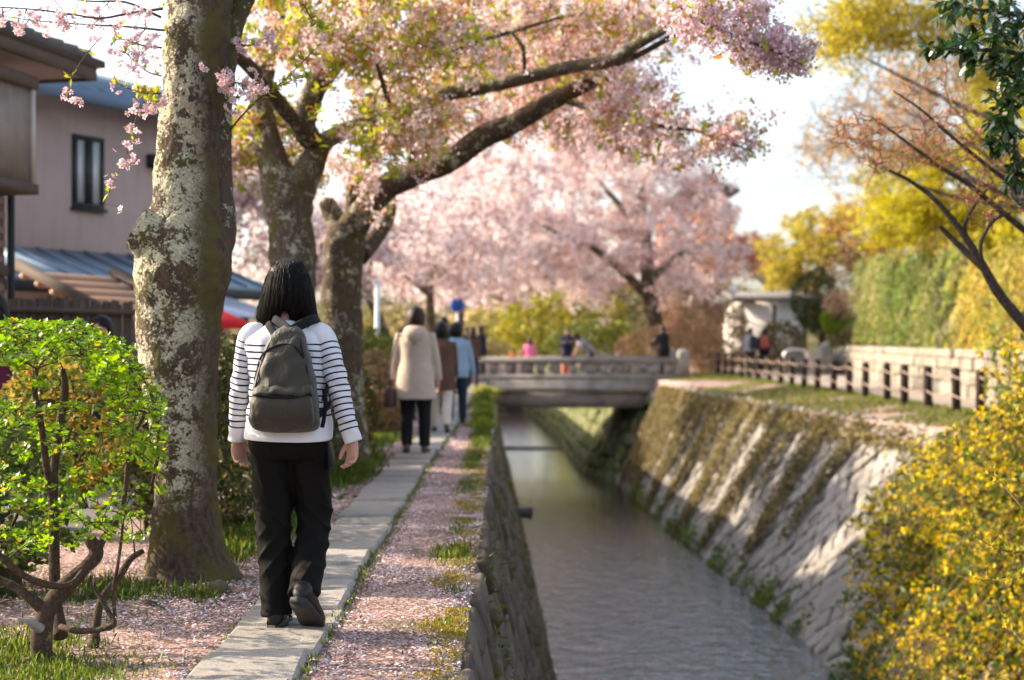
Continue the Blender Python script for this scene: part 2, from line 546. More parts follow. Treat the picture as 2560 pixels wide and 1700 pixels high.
# ---- stepping slabs of the path
def slab_material():
    t = NT('path_slab_granite'); v = t.pos()
    f = t.noise(v, 5, 6, .6); sp = t.noise(v, 140, 3, .6)
    c = t.mix(f, (.25, .225, .20), (.40, .365, .33))
    c = t.mix(t.ramp(sp, [(.36, .6), (.52, 0.)]), c, (.11, .09, .075))
    c = t.mix(t.ramp(t.noise(v, 2.2, 4, .7), [(.55, 0.), (.8, .45)]), c, (.2, .16, .12))
    st = t.noise(t.mapv(v, (3, 14, 1)), 4, 5, .7)
    c = t.mix(t.ramp(st, [(.66, 0.), (.72, .5)]), c, (.14, .12, .1))
    c = t.hsv(c, v=t.math('ADD', t.math('MULTIPLY', t.rnd(), .3), .85))
    t.pr(c, .85, t.bump(t.math('ADD', t.math('MULTIPLY', f, .8), sp), .45, .006), .3)
    return t.m
M_SLAB = slab_material()
path = empty('path', (-1, 5, 0), kind='structure', label='straight path of granite slabs along the canal')
joints = [4.1, 4.62, 5.08, 5.53, 6.04, 6.40, 6.92, 7.23, 7.67, 8.2, 8.53, 9.0, 9.36, 9.78, 10.35, 10.8, 11.3]
y = 11.3
while y < 38:
    y += .38+.22*random.random(); joints.append(y)
rs = np.random.default_rng(3)
for a, b in zip(joints[:-1], joints[1:]):
    w = .395+.02*rs.normal()
    cx = lerp_tab([(4, -.965), (10, -1.0), (15, -1.035), (20, -.985), (40, -1.1)], (a+b)/2)+.008*rs.normal()
    bm = cbox(w, b-a-.034, .13, .11, .012, rs)
    bmesh.ops.subdivide_edges(bm, edges=[e for e in bm.edges if e.calc_length() > .2], cuts=3, use_grid_fill=True)
    for v_ in bm.verts:
        v_.co += Vector(tuple(rs.normal(size=3)*.0022))
    me = bm_mesh(bm, 'slab', M_SLAB)
    o = link('slab', me, path)
    o.location = (cx, (a+b)/2, -.03+rs.normal()*.006)
    o.rotation_euler = (rs.normal()*.009, rs.normal()*.010, rs.normal()*.014)

# ---- water
def water_material():
    t = NT('shallow_canal_water'); v = t.pos()
    bed = t.mix(t.noise(v, 1.2, 5, .6), (.006, .006, .006), (.02, .017, .015))
    pet = t.ramp(t.vor(v, 22, out='Color'), [(.80, 0.), (.84, 1.)])
    pet = t.math('MULTIPLY', pet, t.ramp(t.noise(v, .7, 3), [(.5, 0.), (.65, .5)]))
    bed = t.mix(pet, bed, (.55, .42, .43))
    w1 = t.noise(t.mapv(v, (.6, .75, 1)), 5.5, 4, .6, .3)
    w2 = t.noise(t.mapv(v, (.6, 1, 1)), 12, 2, .5, .5)
    h = t.math('ADD', w1, t.math('MULTIPLY', w2, .12))
    amp = t.n('ShaderNodeMapRange'); t.set(amp.inputs[0], t.sep(v)[1])
    amp.inputs[1].default_value = 22; amp.inputs[2].default_value = 46
    amp.inputs[3].default_value = 1.0; amp.inputs[4].default_value = .12
    h = t.math('MULTIPLY', h, amp.outputs[0])
    n = t.bump(h, 1.0, .095)
    p = t.pr(bed, .04, n, .5, finish=False)
    p.node.inputs['IOR'].default_value = 1.33
    p.node.inputs['Specular IOR Level'].default_value = .5
    g_ = t.n('ShaderNodeBsdfGlossy'); g_.inputs['Roughness'].default_value = .02
    t.set(g_.inputs['Normal'], n)
    fr = t.n('ShaderNodeFresnel'); fr.inputs[0].default_value = 2.1; t.set(fr.inputs['Normal'], n)
    mx = t.n('ShaderNodeMixShader')
    t.set(mx.inputs[0], fr.outputs[0])
    t.t.links.new(p, mx.inputs[1]); t.t.links.new(g_.outputs[0], mx.inputs[2])
    t.t.links.new(mx.outputs[0], t.out.inputs[0])
    return t.m
sheet('water', [[(bL(y)-.5, y, WATER_Z), (bR(y)+.6, y, WATER_Z)] for y in np.arange(-10, 96, 3.)], water_material(), kind='structure', label='rippled shallow water of the canal')

sheet('canal_bed', [[(bL(y)-1.5, y, WATER_Z-.45), (bR(y)+3, y, WATER_Z-.45)] for y in np.arange(-10, 96, 3.)], M_MORTAR, kind='structure', label='dark silt bed under the canal water')

# ---- stone canal walls
def stone_variants(n, m, seed, b=.10, jit=.10, smooth=False):
    rng = np.random.default_rng(seed)
    return [bm_mesh(cbox(1, 1, 1, b, jit, rng), 'stone', m, smooth) for _ in range(n)]

def inst_matrix(c, u, v, n, sx, sy, sz):
    return Matrix(((u[0]*sx, v[0]*sy, n[0]*sz, c[0]), (u[1]*sx, v[1]*sy, n[1]*sz, c[1]), (u[2]*sx, v[2]*sy, n[2]*sz, c[2]), (0, 0, 0, 1)))

def place_pieces(parent, items, variants, name, keep, rng, m):
    """items: (score, matrix); the best `keep` become objects, the rest one joined part"""
    items.sort(key=lambda t: t[0])
    arr = [mesh_arrays(v) for v in variants]
    for k, (s, mx) in enumerate(items[:keep]):
        o = bpy.data.objects.new(name, variants[k % len(variants)])
        COL.objects.link(o); o.parent = parent
        if parent.type == 'EMPTY':
            o.matrix_parent_inverse = Matrix.Translation(-Vector(parent.location))
        o.matrix_basis = mx
    if len(items) > keep:
        g = Geo()
        for k, (s, mx) in enumerate(items[keep:]):
            V, Q, T = arr[k % len(arr)]
            A = np.array(mx)
            g.add(V@A[:3, :3].T+A[:3, 3], Q, T)
        g.build(name+'_mass', m, parent, kind='stuff')

def canal_wall(name, label, top, bot, y0, y1, side, size, keep, m, diamond, backm, seed, ztop=-.02):
    rng = np.random.default_rng(seed)
    wall = empty(name, (float(top((y0+y1)/2)), (y0+y1)/2, WATER_Z), label=label, cat='retaining wall')
    # backing earth a little behind the stone faces
    yy = np.arange(y0, y1+.1, 1.)
    off = .16*(-side)
    V = []
    for y in yy:
        V += [(top(y)-off*0-side*.16, y, ztop-.04), (bot(y)-side*.16, y, WATER_Z-.5)]
    V = np.array(V); k = np.arange(len(yy)-1)*2
    Q = np.stack([k, k+1, k+3, k+2], -1)
    if side < 0: Q = Q[:, ::-1]
    link('backing', np_mesh('backing', V, Q), wall, backm)
    items = []
    su, sv = size
    length = 3.2/.86
    def pt(y, t):
        return np.array([top(y)*(1-t)+bot(y)*t, y, ztop*(1-t)+(WATER_Z-.15)*t])
    def frame(y, t):
        u = pt(y+.3, t)-pt(y-.3, t); u /= np.linalg.norm(u)
        v = pt(y, 0)-pt(y, 1); L = np.linalg.norm(v); v = v/L
        n = np.cross(u, v)*1.0
        n /= np.linalg.norm(n)
        if n[0]*side < 0: n = -n
        return u, v, n, L
    y = y0; row = 0
    if not diamond:
        nrow = int(round(np.linalg.norm(pt((y0+y1)/2, 0)-pt((y0+y1)/2, 1))/sv))
        for r_ in range(nrow):
            y = y0+rng.random()*su
            while y < y1:
                w = su*(.6+.9*rng.random())
                t = (r_+.5+.06*rng.normal())/nrow
                yc = y+w/2
                c = pt(yc, t); u, v, n, L = frame(yc, t)
                a = rng.normal()*.07
                u2 = u*math.cos(a)+v*math.sin(a); v2 = v*math.cos(a)-u*math.sin(a)
                px = F*c[0]/c[1]+1280; py = 850-F*(c[2]-CAM_H)/c[1]
                vis = c[1] > 2 and -50 < px < 2610 and py < 1760
                if vis or c[1] < y0+12:
                    score = c[1] if vis else 1e3+c[1]
                    items.append((score, inst_matrix(c-n*.10+n*.012*rng.normal(), u2, v2, n, w*.95, L/nrow*.95*(1+.08*rng.normal()), .26)))
                y += w
    else:
        s = su; hs = s*.7071
        ny = int((y1-y0)/hs)
        for iy in range(ny):
            yc = y0+iy*hs
            u, v, n, L = frame(yc, .5)
            nv = int(L/hs)+1
            for iv in range(nv):
                if (iy+iv) % 2: continue
                t = (iv+.3)/nv*1.0
                if t > 1.02: continue
                c = pt(yc, t)
                a = math.pi/4+rng.normal()*.09
                u2 = u*math.cos(a)+v*math.sin(a); v2 = v*math.cos(a)-u*math.sin(a)
                px = F*c[0]/c[1]+1280; py = 850-F*(c[2]-CAM_H)/c[1]
                if not (-200 < px < 2700 and py < 1850): continue
                score = c[1] if (px < 2560 and py < 1700) else 500+c[1]
                items.append((score, inst_matrix(c-n*.11+n*.018*rng.normal(), u2, v2, n, s*.93*(1+.08*rng.normal()), s*.93*(1+.08*rng.normal()), .24)))
    place_pieces(wall, items, stone_variants(9, m, seed+1, .10 if diamond else .07, .10, not diamond), 'stone', keep, rng, m)
    return wall

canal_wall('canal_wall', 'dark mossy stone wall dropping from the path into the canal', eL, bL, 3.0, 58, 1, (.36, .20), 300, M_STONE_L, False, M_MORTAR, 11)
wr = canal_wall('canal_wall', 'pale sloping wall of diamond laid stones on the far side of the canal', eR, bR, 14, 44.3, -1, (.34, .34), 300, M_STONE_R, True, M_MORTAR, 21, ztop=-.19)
canal_wall('canal_wall', 'mossy green canal wall seen under the bridge', eR, bR, 44.35, 92, -1, (.55, .45), 150,
           stone_mat('green_wall_stone', (.16, .15, .08), (.3, .28, .2), moss=(.07, .10, .012), mossamt=.75), False, M_MORTAR, 31)

# toe stones and weeds along the waterline of the right wall come with the plants

# ---- drain pipe out of the left wall
p0 = P(1262, 1279, 22.5); p0[0] -= .2
pp = empty('drain_pipe', p0, label='short dark drain pipe sticking out of the mossy canal wall', cat='pipe')
M_PIPE = flat_mat('dark_pipe', (.09, .08, .075), .6, .3, 10)
V, Q, T = tube([p0, p0+np.array([.62, -.1, -.01])], .085, 14, cap=False)
g = Geo(); g.add(V, Q)
V, Q, T = tube([p0+np.array([.62, -.1, -.01]), p0], .07, 14, cap=False)
g.add(V, Q)
V, Q, T = tube([p0+np.array([.57, -.09, -.01]), p0+np.array([.625, -.1, -.01])], [.1, .1], 14, cap=False)
g.add(V, Q)
g.build('barrel', M_PIPE, pp, smooth=True)

# ---- stone bridge
BY0, BY1, BX0, BX1 = 44.6, 48.2, -1.9, 5.35
br = empty('stone_bridge', ((BX0+BX1)/2, 46.4, 0), label='low grey stone bridge with pierced parapet across the canal', cat='bridge')
def bpart(name, boxes, m=M_STONE_B, parent=br, bev=.02):
    g = Geo()
    for b in boxes: g.add(*box(*b))
    me = g.mesh(name)
    bm = bmesh.new(); bm.from_mesh(me)
    bmesh.ops.bevel(bm, geom=list(bm.edges), offset=bev, segments=2, affect='EDGES')
    bm.to_mesh(me); bm.free()
    return link(name, me, parent, m)
bpart('deck', [(BX0, BX1, BY0, BY1, -.36, -.02)])
bpart('beam', [(BX0+.3, BX1-.5, BY0+.12, BY0+.45, -.90, -.362)])
bpart('beam', [(BX0+.3, BX1-.5, BY1-.45, BY1-.12, -.90, -.362)])
bpart('fascia', [(BX0, BX1-.2, BY0-.06, BY0-.003, -.40, -.17)])
for yy in (BY0+.02, BY1-.26):
    bpart('plinth', [(BX0, BX1-.1, yy, yy+.24, -.018, .16)])
    bpart('top_rail', [(BX0, BX1-.1, yy-.02, yy+.26, .50, .70)])
    x = BX0+.1
    k = 0
    pat = [.52, .30, .30, .55, .30, .30]
    for bx in np.arange(BX0+.2, BX1-.3, .50):
        w = .24 if k % 4 else .36
        bpart('baluster', [(bx, bx+w, yy+.03, yy+.21, .162, .498)], bev=.012)
        k += 1
    for ex in (BX1-.12, BX0-.2):
        g = Geo()
        V, Q, T = loft([(ex+.16, yy+.12, -.05, .19, .17), (ex+.16, yy+.12, .84, .185, .165), (ex+.16, yy+.12, .92, .15, .13), (ex+.16, yy+.12, .95, .06, .05)], 20, [6, 6, 4, 3])
        g.add(V, Q, T).build('end_post', M_STONE_B, br)
bpart('abutment', [(BX1-1.0, BX1+.25, BY0-.25, BY1, -3.4, -.362)])
ra_ = np.random.default_rng(44)
for r_ in range(10):
    x_ = BX1-1.0-.05; z_ = -.66-r_*.28
    while x_ < BX1+.2:
        w_ = ra_.uniform(.35, .6)
        bpart('block', [(x_+.01, x_+w_-.01, BY0-.30-.02*ra_.random(), BY0-.252, z_+.012, z_+.268)], bev=.015)
        x_ += w_
bpart('cap_stone', [(BX1-.6, BX1+.35, BY0-.35, BY0-.01, -.22, -.02)])
bpart('abutment', [(BX0-.1, -.55, BY0+.2, BY1, -3.4, -.362)])
bpart('weir_board', [(-.4, 2.6, 58, 58.15, -3.3, -3.1)], M_STONE_B)
# ================================================================== PEOPLE
def remesh(g, voxel, it=4, fac=.5, name='body'):
    me = g.mesh('tmp')
    o = bpy.data.objects.new('tmp', me); COL.objects.link(o)
    md = o.modifiers.new('r', 'REMESH'); md.mode = 'VOXEL'; md.voxel_size = voxel; md.use_smooth_shade = True
    if it:
        ms = o.modifiers.new('s', 'SMOOTH'); ms.factor = fac; ms.iterations = it
    dg = bpy.context.evaluated_depsgraph_get()
    out = bpy.data.meshes.new_from_object(o.evaluated_get(dg))
    out.name = name
    bpy.data.objects.remove(o); bpy.data.meshes.remove(me)
    out.materials.clear()
    return out

def get_co(me):
    V = np.empty(len(me.vertices)*3, np.float32); me.vertices.foreach_get('co', V)
    return V.reshape(-1, 3).astype(float)
def get_no(me):
    N = np.empty(len(me.vertices)*3, np.float32); me.vertices.foreach_get('normal', N)
    return N.reshape(-1, 3).astype(float)
def set_co(me, V):
    me.vertices.foreach_set('co', np.asarray(V, np.float32).ravel()); me.update()
def add_attr(me, name, vals):
    a = me.attributes.new(name, 'FLOAT', 'POINT'); a.data.foreach_set('value', np.asarray(vals, np.float32))
def set_col(me, C):
    a = me.attributes.new('Col', 'FLOAT_COLOR', 'POINT')
    c = np.ones((len(me.vertices), 4), np.float32); c[:, :3] = C
    a.data.foreach_set('color', c.ravel())

def rotx(V, ang, piv):
    V = np.asarray(V, float)-piv
    c, s = math.cos(ang), math.sin(ang)
    W = V.copy(); W[:, 1] = V[:, 1]*c-V[:, 2]*s; W[:, 2] = V[:, 1]*s+V[:, 2]*c
    return W+piv

def head_geo(s=1.0):
    """skull with brow, nose, jaw, ears; centre of the skull at the origin, facing +Y"""
    nu, nv = 40, 28
    u = np.arange(nu)*2*math.pi/nu
    V = []
    for j in range(1, nv):
        th = math.pi*j/nv
        z = math.cos(th); r = math.sin(th)
        for a in u:
            x, y = r*math.cos(a), r*math.sin(a)
            X, Y, Z = x*.074, y*.095, z*.118
            if Z < -.01:
                k = min(1, (-.01-Z)/.1)
                X *= 1-.30*k*k
                if y < 0: Y *= 1-.45*k
                else: Y *= 1+.02*k
            if y > .3:
                g = lambda cx, cz, wx, wz: math.exp(-((X-cx)/wx)**2-((Z-cz)/wz)**2)
                Y += .022*g(0, -.03, .012, .018)+.010*g(0, -.005, .010, .03)      # nose
                Y -= .012*(g(.031, .004, .016, .012)+g(-.031, .004, .016, .012))   # eye sockets
                Y += .005*g(0, -.068, .02, .010)+.006*g(0, -.1, .018, .012)        # lips, chin
                Y += .004*(g(.03, .03, .02, .008)+g(-.03, .03, .02, .008))
            V.append((X, Y, Z))
    V = np.array(V+[(0, 0, .118), (0, .02, -.118)])
    i = np.arange(nv-2)[:, None]*nu; j = np.arange(nu)[None, :]; j2 = (j+1) % nu
    Q = np.stack([i+j2, i+j, i+nu+j, i+nu+j2], -1).reshape(-1, 4)
    top, bot = len(V)-2, len(V)-1
    jj = np.arange(nu); jn = (jj+1) % nu; L = (nv-2)*nu
    T = np.vstack([np.stack([np.full(nu, top), jj, jn], -1), np.stack([np.full(nu, bot), L+jn, L+jj], -1)])
    g = Geo(); g.add(V*s, Q, T)
    for sx in (-1, 1):
        W, Q2, T2 = loft([(0, 0, -.03, .004, .008), (0, 0, -.012, .008, .016), (0, 0, .012, .010, .02), (0, 0, .03, .004, .01)], 10)
        W[:, 0] += sx*.075; W[:, 1] -= .005; W[:, 2] -= .01
        g.add(W*s, Q2, T2)
    return g

def head_cols(V, c0, s, skin, R3=None):
    """colours for eyes, brows, lips around head centre c0"""
    L = (V-c0)
    if R3 is not None: L = L@R3
    L = L/s
    C = np.tile(np.array(skin, float), (len(V), 1))
    front = L[:, 1] > .04
    for sx in (-1, 1):
        d = ((L[:, 0]-sx*.031)/.011)**2+((L[:, 2]-.004)/.006)**2
        C[front & (d < 1)] = (.02, .014, .012)
        d = ((L[:, 0]-sx*.031)/.019)**2+((L[:, 2]-.027)/.005)**2
        C[front & (d < 1)] = (.04, .025, .02)
    d = (L[:, 0]/.021)**2+((L[:, 2]+.068)/.007)**2
    C[front & (d < 1)] = (.35, .12, .1)
    return C

def hand_geo(g, wrist, dirv, palm, s=1.0, curl=.3, thumb=1, sides=8, spread=1.0):
    """palm and five fingers; thumb=+1 on the cross(dir,palm) side"""
    w = np.asarray(wrist, float)
    d = np.asarray(dirv, float); d /= np.linalg.norm(d)
    p = np.asarray(palm, float); p = p-d*(p@d); p /= np.linalg.norm(p)
    a = np.cross(d, p)*thumb
    pl = [w-d*.03*s, w+d*.01*s, w+d*.045*s+p*.004*s, w+d*.082*s+p*.008*s]
    V, Q, T = tube(pl, np.array([.019, .018, .0165, .0145])*s, 12, sx=np.array([1.25, 1.5, 2.3, 2.6]), up=p)
    g.add(V, Q, T)
    for k, (o, L) in enumerate(((.030, .066), (.0105, .075), (-.0095, .070), (-.0285, .054))):
        pts = [w+d*.07*s+a*o*s+p*.006*s]
        ang = curl*(.55+.12*k)
        dd = d+a*o*1.2*spread; dd /= np.linalg.norm(dd)
        for seg in (.48, .30, .22):
            c_, s_ = math.cos(ang), math.sin(ang)
            pts.append(pts[-1]+(dd*c_+p*s_)*L*1.15*seg*s)
            ang += curl*(1.0+.12*k)
        pts = catmull(pts, 8)
        V, Q, T = tube(pts, np.linspace(.0092, .0068, 8)*s, sides)
        g.add(V, Q, T)
    b = w+d*.018*s+a*.022*s+p*.004*s
    t1 = b+(d*.7+a*.62+p*.35)*.034*s
    t2 = t1+(d*.88+a*.28+p*.42)*.03*s
    t3 = t2+(d*.92-a*.02+p*.4)*.024*s
    V, Q, T = tube(catmull([b, t1, t2, t3], 8), np.array([.014, .0135, .0125, .011, .0105, .010, .0095, .007])*s, sides)
    g.add(V, Q, T)

def skin_mat():
    t = NT('skin'); c = t.attr()
    c = t.mix(t.math('MULTIPLY', t.noise(t.obj(), 25, 4), .35), c, (.5, .22, .16))
    p = t.pr(c, .5, t.bump(t.noise(t.obj(), 220, 3), .15, .001), .4, finish=True)
    p.node.inputs['Subsurface Weight'].default_value = .12
    p.node.inputs['Subsurface Radius'].default_value = (.012, .005, .003)
    return t.m
M_SKIN = skin_mat()
SKIN = (.50, .29, .215)

def cloth(name, col, rough=.85, wrinkle=.5, weave=True, spec=.15, sheen=.0):
    t = NT(name); v = t.obj()
    f = t.noise(v, 6, 4, .6)
    c = t.mix(f, tuple(x*.82 for x in col), tuple(min(.9, x*1.15) for x in col))
    h = t.math('ADD', t.math('MULTIPLY', t.noise(t.mapv(v, (1, 1, .6)), 14, 3, .5, 1.2), 1.0), t.math('MULTIPLY', t.noise(v, 420, 2), .06))
    t.pr(c, rough, t.bump(h, wrinkle, .012), spec, sheen=sheen)
    return t.m

def hair_mat(name, col):
    t = NT(name); v = t.obj()
    f = t.noise(t.mapv(v, (1, 1, .04)), 160, 3, .6)
    c = t.mix(f, tuple(x*.5 for x in col), tuple(x*1.6 for x in col))
    t.pr(c, .45, t.bump(f, .8, .004), .22)
    return t.m
M_HAIRBLACK = hair_mat('black_hair', (.007, .005, .0045))
M_HAIRBROWN = hair_mat('dark_brown_hair', (.03, .016, .012))
M_SHOE = flat_mat('black_shoe', (.012, .011, .011), .45, .2, 20, .1)
M_SHOEBROWN = flat_mat('brown_shoe', (.09, .055, .04), .5, .2, 20, .1)
M_SOLE = flat_mat('rubber_sole', (.035, .03, .028), .7, .3, 40, .4)

def shoe_geo(ankle, fwd, pitch, s=1.0, w=1.0):
    """shoe upper: closed shape from heel to toe; pitch>0 = heel up"""
    pts = [(-.062, .040, .018, .028), (-.055, .045, .030, .040), (-.03, .052, .034, .050), (.02, .050, .036, .046), (.07, .036, .040, .034),
           (.12, .030, .043, .028), (.16, .026, .038, .024), (.185, .022, .022, .016)]
    V = []; ns = 14
    for (y, z, rx, rz) in pts:
        for k in range(ns):
            a = k*2*math.pi/ns
            zz = z+rz*math.sin(a)
            V.append((rx*w*math.cos(a), y, max(zz, .0)))
    V = np.array(V); n = len(pts)
    i = np.arange(n-1)[:, None]*ns; j = np.arange(ns)[None, :]; j2 = (j+1) % ns
    Q = np.stack([i+j2, i+j, i+ns+j, i+ns+j2], -1).reshape(-1, 4)
    V = np.vstack([V, (0, -.066, .04), (0, .19, .02)])
    jj = np.arange(ns); jn = (jj+1) % ns; L = (n-1)*ns
    T = np.vstack([np.stack([np.full(ns, n*ns), jj, jn], -1), np.stack([np.full(ns, n*ns+1), L+jn, L+jj], -1)])
    V = V*s
    V = rotx(V, -pitch, np.array([0, 0, .075*s]))
    f = np.array([fwd[0], fwd[1]]); f /= np.linalg.norm(f)
    X = V[:, 0]*f[1]+V[:, 1]*f[0]; Y = -V[:, 0]*f[0]+V[:, 1]*f[1]
    V = np.stack([X+ankle[0], Y+ankle[1], V[:, 2]+ankle[2]-.075*s], -1)
    return V, Q, T

def hair_geo(style, s=1.0, rng=None):
    """closed hair shell around a skull centred at the origin; opens over the face"""
    if style == 'short': keys = [(-.11, .056, .03, -.065), (-.07, .078, .075, -.03), (0, .087, .108, -.012), (.06, .083, .106, -.008), (.11, .055, .072, -.005), (.136, .015, .02, 0)]
    elif style == 'round': keys = [(-.125, .06, .04, -.055), (-.09, .092, .08, -.03), (-.02, .104, .118, -.015), (.05, .1, .116, -.01), (.105, .07, .085, -.005), (.14, .018, .02, 0)]
    elif style == 'bob': keys = [(-.2, .085, .06, -.055), (-.15, .1, .085, -.04), (-.03, .097, .112, -.018), (.05, .088, .11, -.01), (.11, .058, .075, -.005), (.136, .015, .02, 0)]
    else: keys = [(-.38, .07, .035, -.085), (-.25, .1, .06, -.065), (-.12, .1, .09, -.04), (-.02, .094, .112, -.018), (.05, .087, .11, -.01), (.11, .058, .075, -.005), (.136, .015, .02, 0)]
    k = catmull(np.array(keys), 22)
    V, Q, T = loft([(0, r[3], r[0], r[1], r[2]) for r in k], 36)
    a = np.abs(np.arctan2(V[:, 0], V[:, 1]))        # 0 at the face
    lim = np.where(V[:, 2] > .06, 0.0, np.clip((.06-V[:, 2])/.05, 0, 1)*1.15)
    inside = a < lim
    V[inside, 1] = np.minimum(V[inside, 1], .03)
    V[inside, 0] *= .92
    return V*s, Q, T

def person(label, loc, heading, h, top, bottom, hair=M_HAIRBLACK, style='short', hem=.78, flare=0., bulk=0., pose=None, voxel=.016,
           short_sleeve=False, shoe=M_SHOE, skirt=None, group='people strolling along the canal', top_name='jacket', bottom_name='trousers', hood=False, skin=SKIN):
    p = dict(lt=16, lk=4, rt=-14, rk=14, la=-12, le=10, ra=14, re=14, lo=6, ro=6, lean=3, hp=4)
    p.update(pose or {})
    s = h/1.6
    root = empty('person', loc, label=label, cat='person', group=group)
    root.rotation_euler = (0, 0, heading)
    r_ = {k: math.radians(v) for k, v in p.items() if isinstance(v, (int, float))}
    piv = np.array([0, 0, .86])
    lean = -r_['lean']
    # legs
    legs = {}
    for sd, th, kn in ((-1, r_['lt'], r_['lk']), (1, r_['rt'], r_['rk'])):
        hip = np.array([sd*.088, 0, .84])
        knee = hip+.39*np.array([sd*.02, math.sin(th), -math.cos(th)])
        ank = knee+.375*np.array([0, math.sin(th-kn), -math.cos(th-kn)])
        pitch = max(0, -(th-kn))*.9 if (th-kn) < -.1 else 0
        legs[sd] = [hip, knee, ank, pitch]
    low = min(l[2][2]-.075-.05*math.sin(l[3]) for l in legs.values())
    for l in legs.values():
        for q in l[:3]: q[2] -= low
    dz = -low
    piv = piv+np.array([0, 0, dz])
    up = lambda V: rotx(np.asarray(V, float)+np.array([0, 0, dz]), lean, piv)
    # arms
    arms = {}
    for sd, b, e, o in ((-1, r_['la'], r_['le'], r_['lo']), (1, r_['ra'], r_['re'], r_['ro'])):
        sh = up([[sd*.158, 0, 1.285]])[0]
        el = sh+.265*np.array([sd*math.sin(o), math.sin(b)*math.cos(o), -math.cos(b)*math.cos(o)])
        wr_ = el+.235*np.array([sd*math.sin(o)*(.6 if not p.get('in') else -1.6), math.sin(b+e), -math.cos(b+e)])
        arms[sd] = (sh, el, wr_, wr_-el)
    g = Geo()
    tor = smooth_rings([(0, 0, .78, .14, .095), (0, -.01, .86, .158, .108), (0, 0, .98, .128, .09), (0, .005, 1.1, .135, .098), (0, 0, 1.22, .15, .1), (0, -.005, 1.285, .155, .08),
                        (0, -.005, 1.325, .10, .062), (0, .0, 1.36, .054, .054), (0, .012, 1.42, .05, .052)], 26)
    V, Q, T = loft(tor, 24); g.add(up(V), Q, T)
    hc = up([[0, .022, 1.483]])[0]
    hg = head_geo(1.0)
    hv = rotx(np.concatenate(hg.V), lean-r_['hp'], np.zeros(3))+hc
    n0 = 0
    hQ = np.concatenate(hg.Q); hT = np.concatenate(hg.T)
    g.add(hv, hQ, hT)
    for sd in (-1, 1):
        hip, knee, ank, pt = legs[sd]
        V, Q, T = tube(catmull([hip+np.array([0, 0, .04]), (hip+knee)/2, knee, knee*.55+ank*.45, ank, ank-np.array([0, 0, .03])], 12),
                       np.interp(np.linspace(0, 1, 12), [0, .2, .45, .62, .9, 1], [.09, .082, .056, .054, .036, .036]), 14)
        g.add(V, Q, T)
        sh, el, w_, _ = arms[sd]
        V, Q, T = tube(catmull([sh-(el-sh)*.05, (sh+el)/2, el, (el+w_)/2, w_], 11), np.interp(np.linspace(0, 1, 11), [0, .25, .5, .65, 1], [.048, .044, .036, .036, .024]), 12)
        g.add(V, Q, T)
    # feet inside the shoes
    for sd in (-1, 1):
        V, Q, T = shoe_geo(legs[sd][2], (sd*.12, 1), legs[sd][3], .92, .85); g.add(V, Q, T)
    me = remesh(g, voxel, 3)
    # hands keep their separate fingers
    bg_ = Geo()
    V, Q, T = mesh_arrays(me)
    bg_.add(V, Q, T)
    for sd in (-1, 1):
        sh, el, w_, dv = arms[sd]
        palm = np.array([-sd*.9, -.1, 0]) if abs(dv[2]) > .1 else np.array([0, 0, -1.])
        hand_geo(bg_, w_, dv, palm, 1.0, .35, thumb=1 if sd < 0 else -1, sides=6)
    me2 = bg_.mesh('body', True)
    set_col(me2, head_cols(get_co(me2), hc, 1.0, skin))
    for v_ in me2.vertices: v_.co *= s
    link('body', me2, root, M_SKIN, local=True)
    bpy.data.meshes.remove(me)
    # trousers
    g = Geo()
    b_ = .012+bulk*.3
    V, Q, T = loft(smooth_rings([(0, 0, .74, .12, .09), (0, -.01, .80, .158+b_, .108+b_), (0, -.01, .87, .166+b_, .114+b_), (0, 0, .97, .14+b_, .1+b_)], 10), 24); g.add(up(V) if p['lean'] < 20 else V+np.array([0, 0, dz]), Q, T)
    for sd in (-1, 1):
        hip, knee, ank, pt = legs[sd]
        V, Q, T = tube(catmull([hip+np.array([0, 0, .03]), (hip+knee)/2, knee, knee*.5+ank*.5, ank+np.array([0, 0, .0])], 14),
                       np.interp(np.linspace(0, 1, 14), [0, .25, .5, .75, 1], [.1, .094, .073, .066, .062]), 16)
        g.add(V, Q, T)
    me = remesh(g, voxel, 3, name=bottom_name)
    set_co(me, get_co(me)*s)
    link(bottom_name, me, root, bottom, local=True)
    # jacket / coat / shirt
    g = Geo()
    i_ = .02+bulk
    rings = []
    if hem < .86:
        nflare = flare
        rings += [(0, -.01, hem, .172+i_*.8+nflare, .122+i_*.8+nflare*.8)]
        if hem < .7: rings += [(0, -.01, (hem+.86)/2, .17+i_*.9+nflare*.5, .12+i_*.9+nflare*.4)]
    rings += [(0, -.008, .87, .168+i_, .118+i_), (0, 0, 1.0, .148+i_, .106+i_), (0, 0, 1.12, .148+i_, .108+i_), (0, -.004, 1.23, .158+i_, .104+i_), (0, -.006, 1.295, .152+i_*.9, .08+i_*.7),
              (0, -.004, 1.34, .105+i_*.5, .066+i_*.4), (0, 0, 1.375, .066+i_*.3, .062+i_*.3), (0, .004, 1.395, .06, .058)]
    V, Q, T = loft(smooth_rings(rings, 34), 28)
    if p['lean'] < 20: V = up(V)
    else:
        W = up(V); k = np.clip((V[:, 2:3]-.78)/.12, 0, 1); V = W*k+(V+np.array([0, 0, dz]))*(1-k)
    g.add(V, Q, T)
    for sd in (-1, 1):
        sh, el, w_, _ = arms[sd]
        end = w_ if not short_sleeve else sh*.35+el*.65
        mid = el if not short_sleeve else (sh+end)/2
        V, Q, T = tube(catmull([sh-(el-sh)*.1, (sh+mid)/2, mid, (mid+end)/2, end], 11), np.interp(np.linspace(0, 1, 11), [0, .3, .55, 1], [.06, .056, .05, .042])+bulk*.6, 14)
        g.add(V, Q, T)
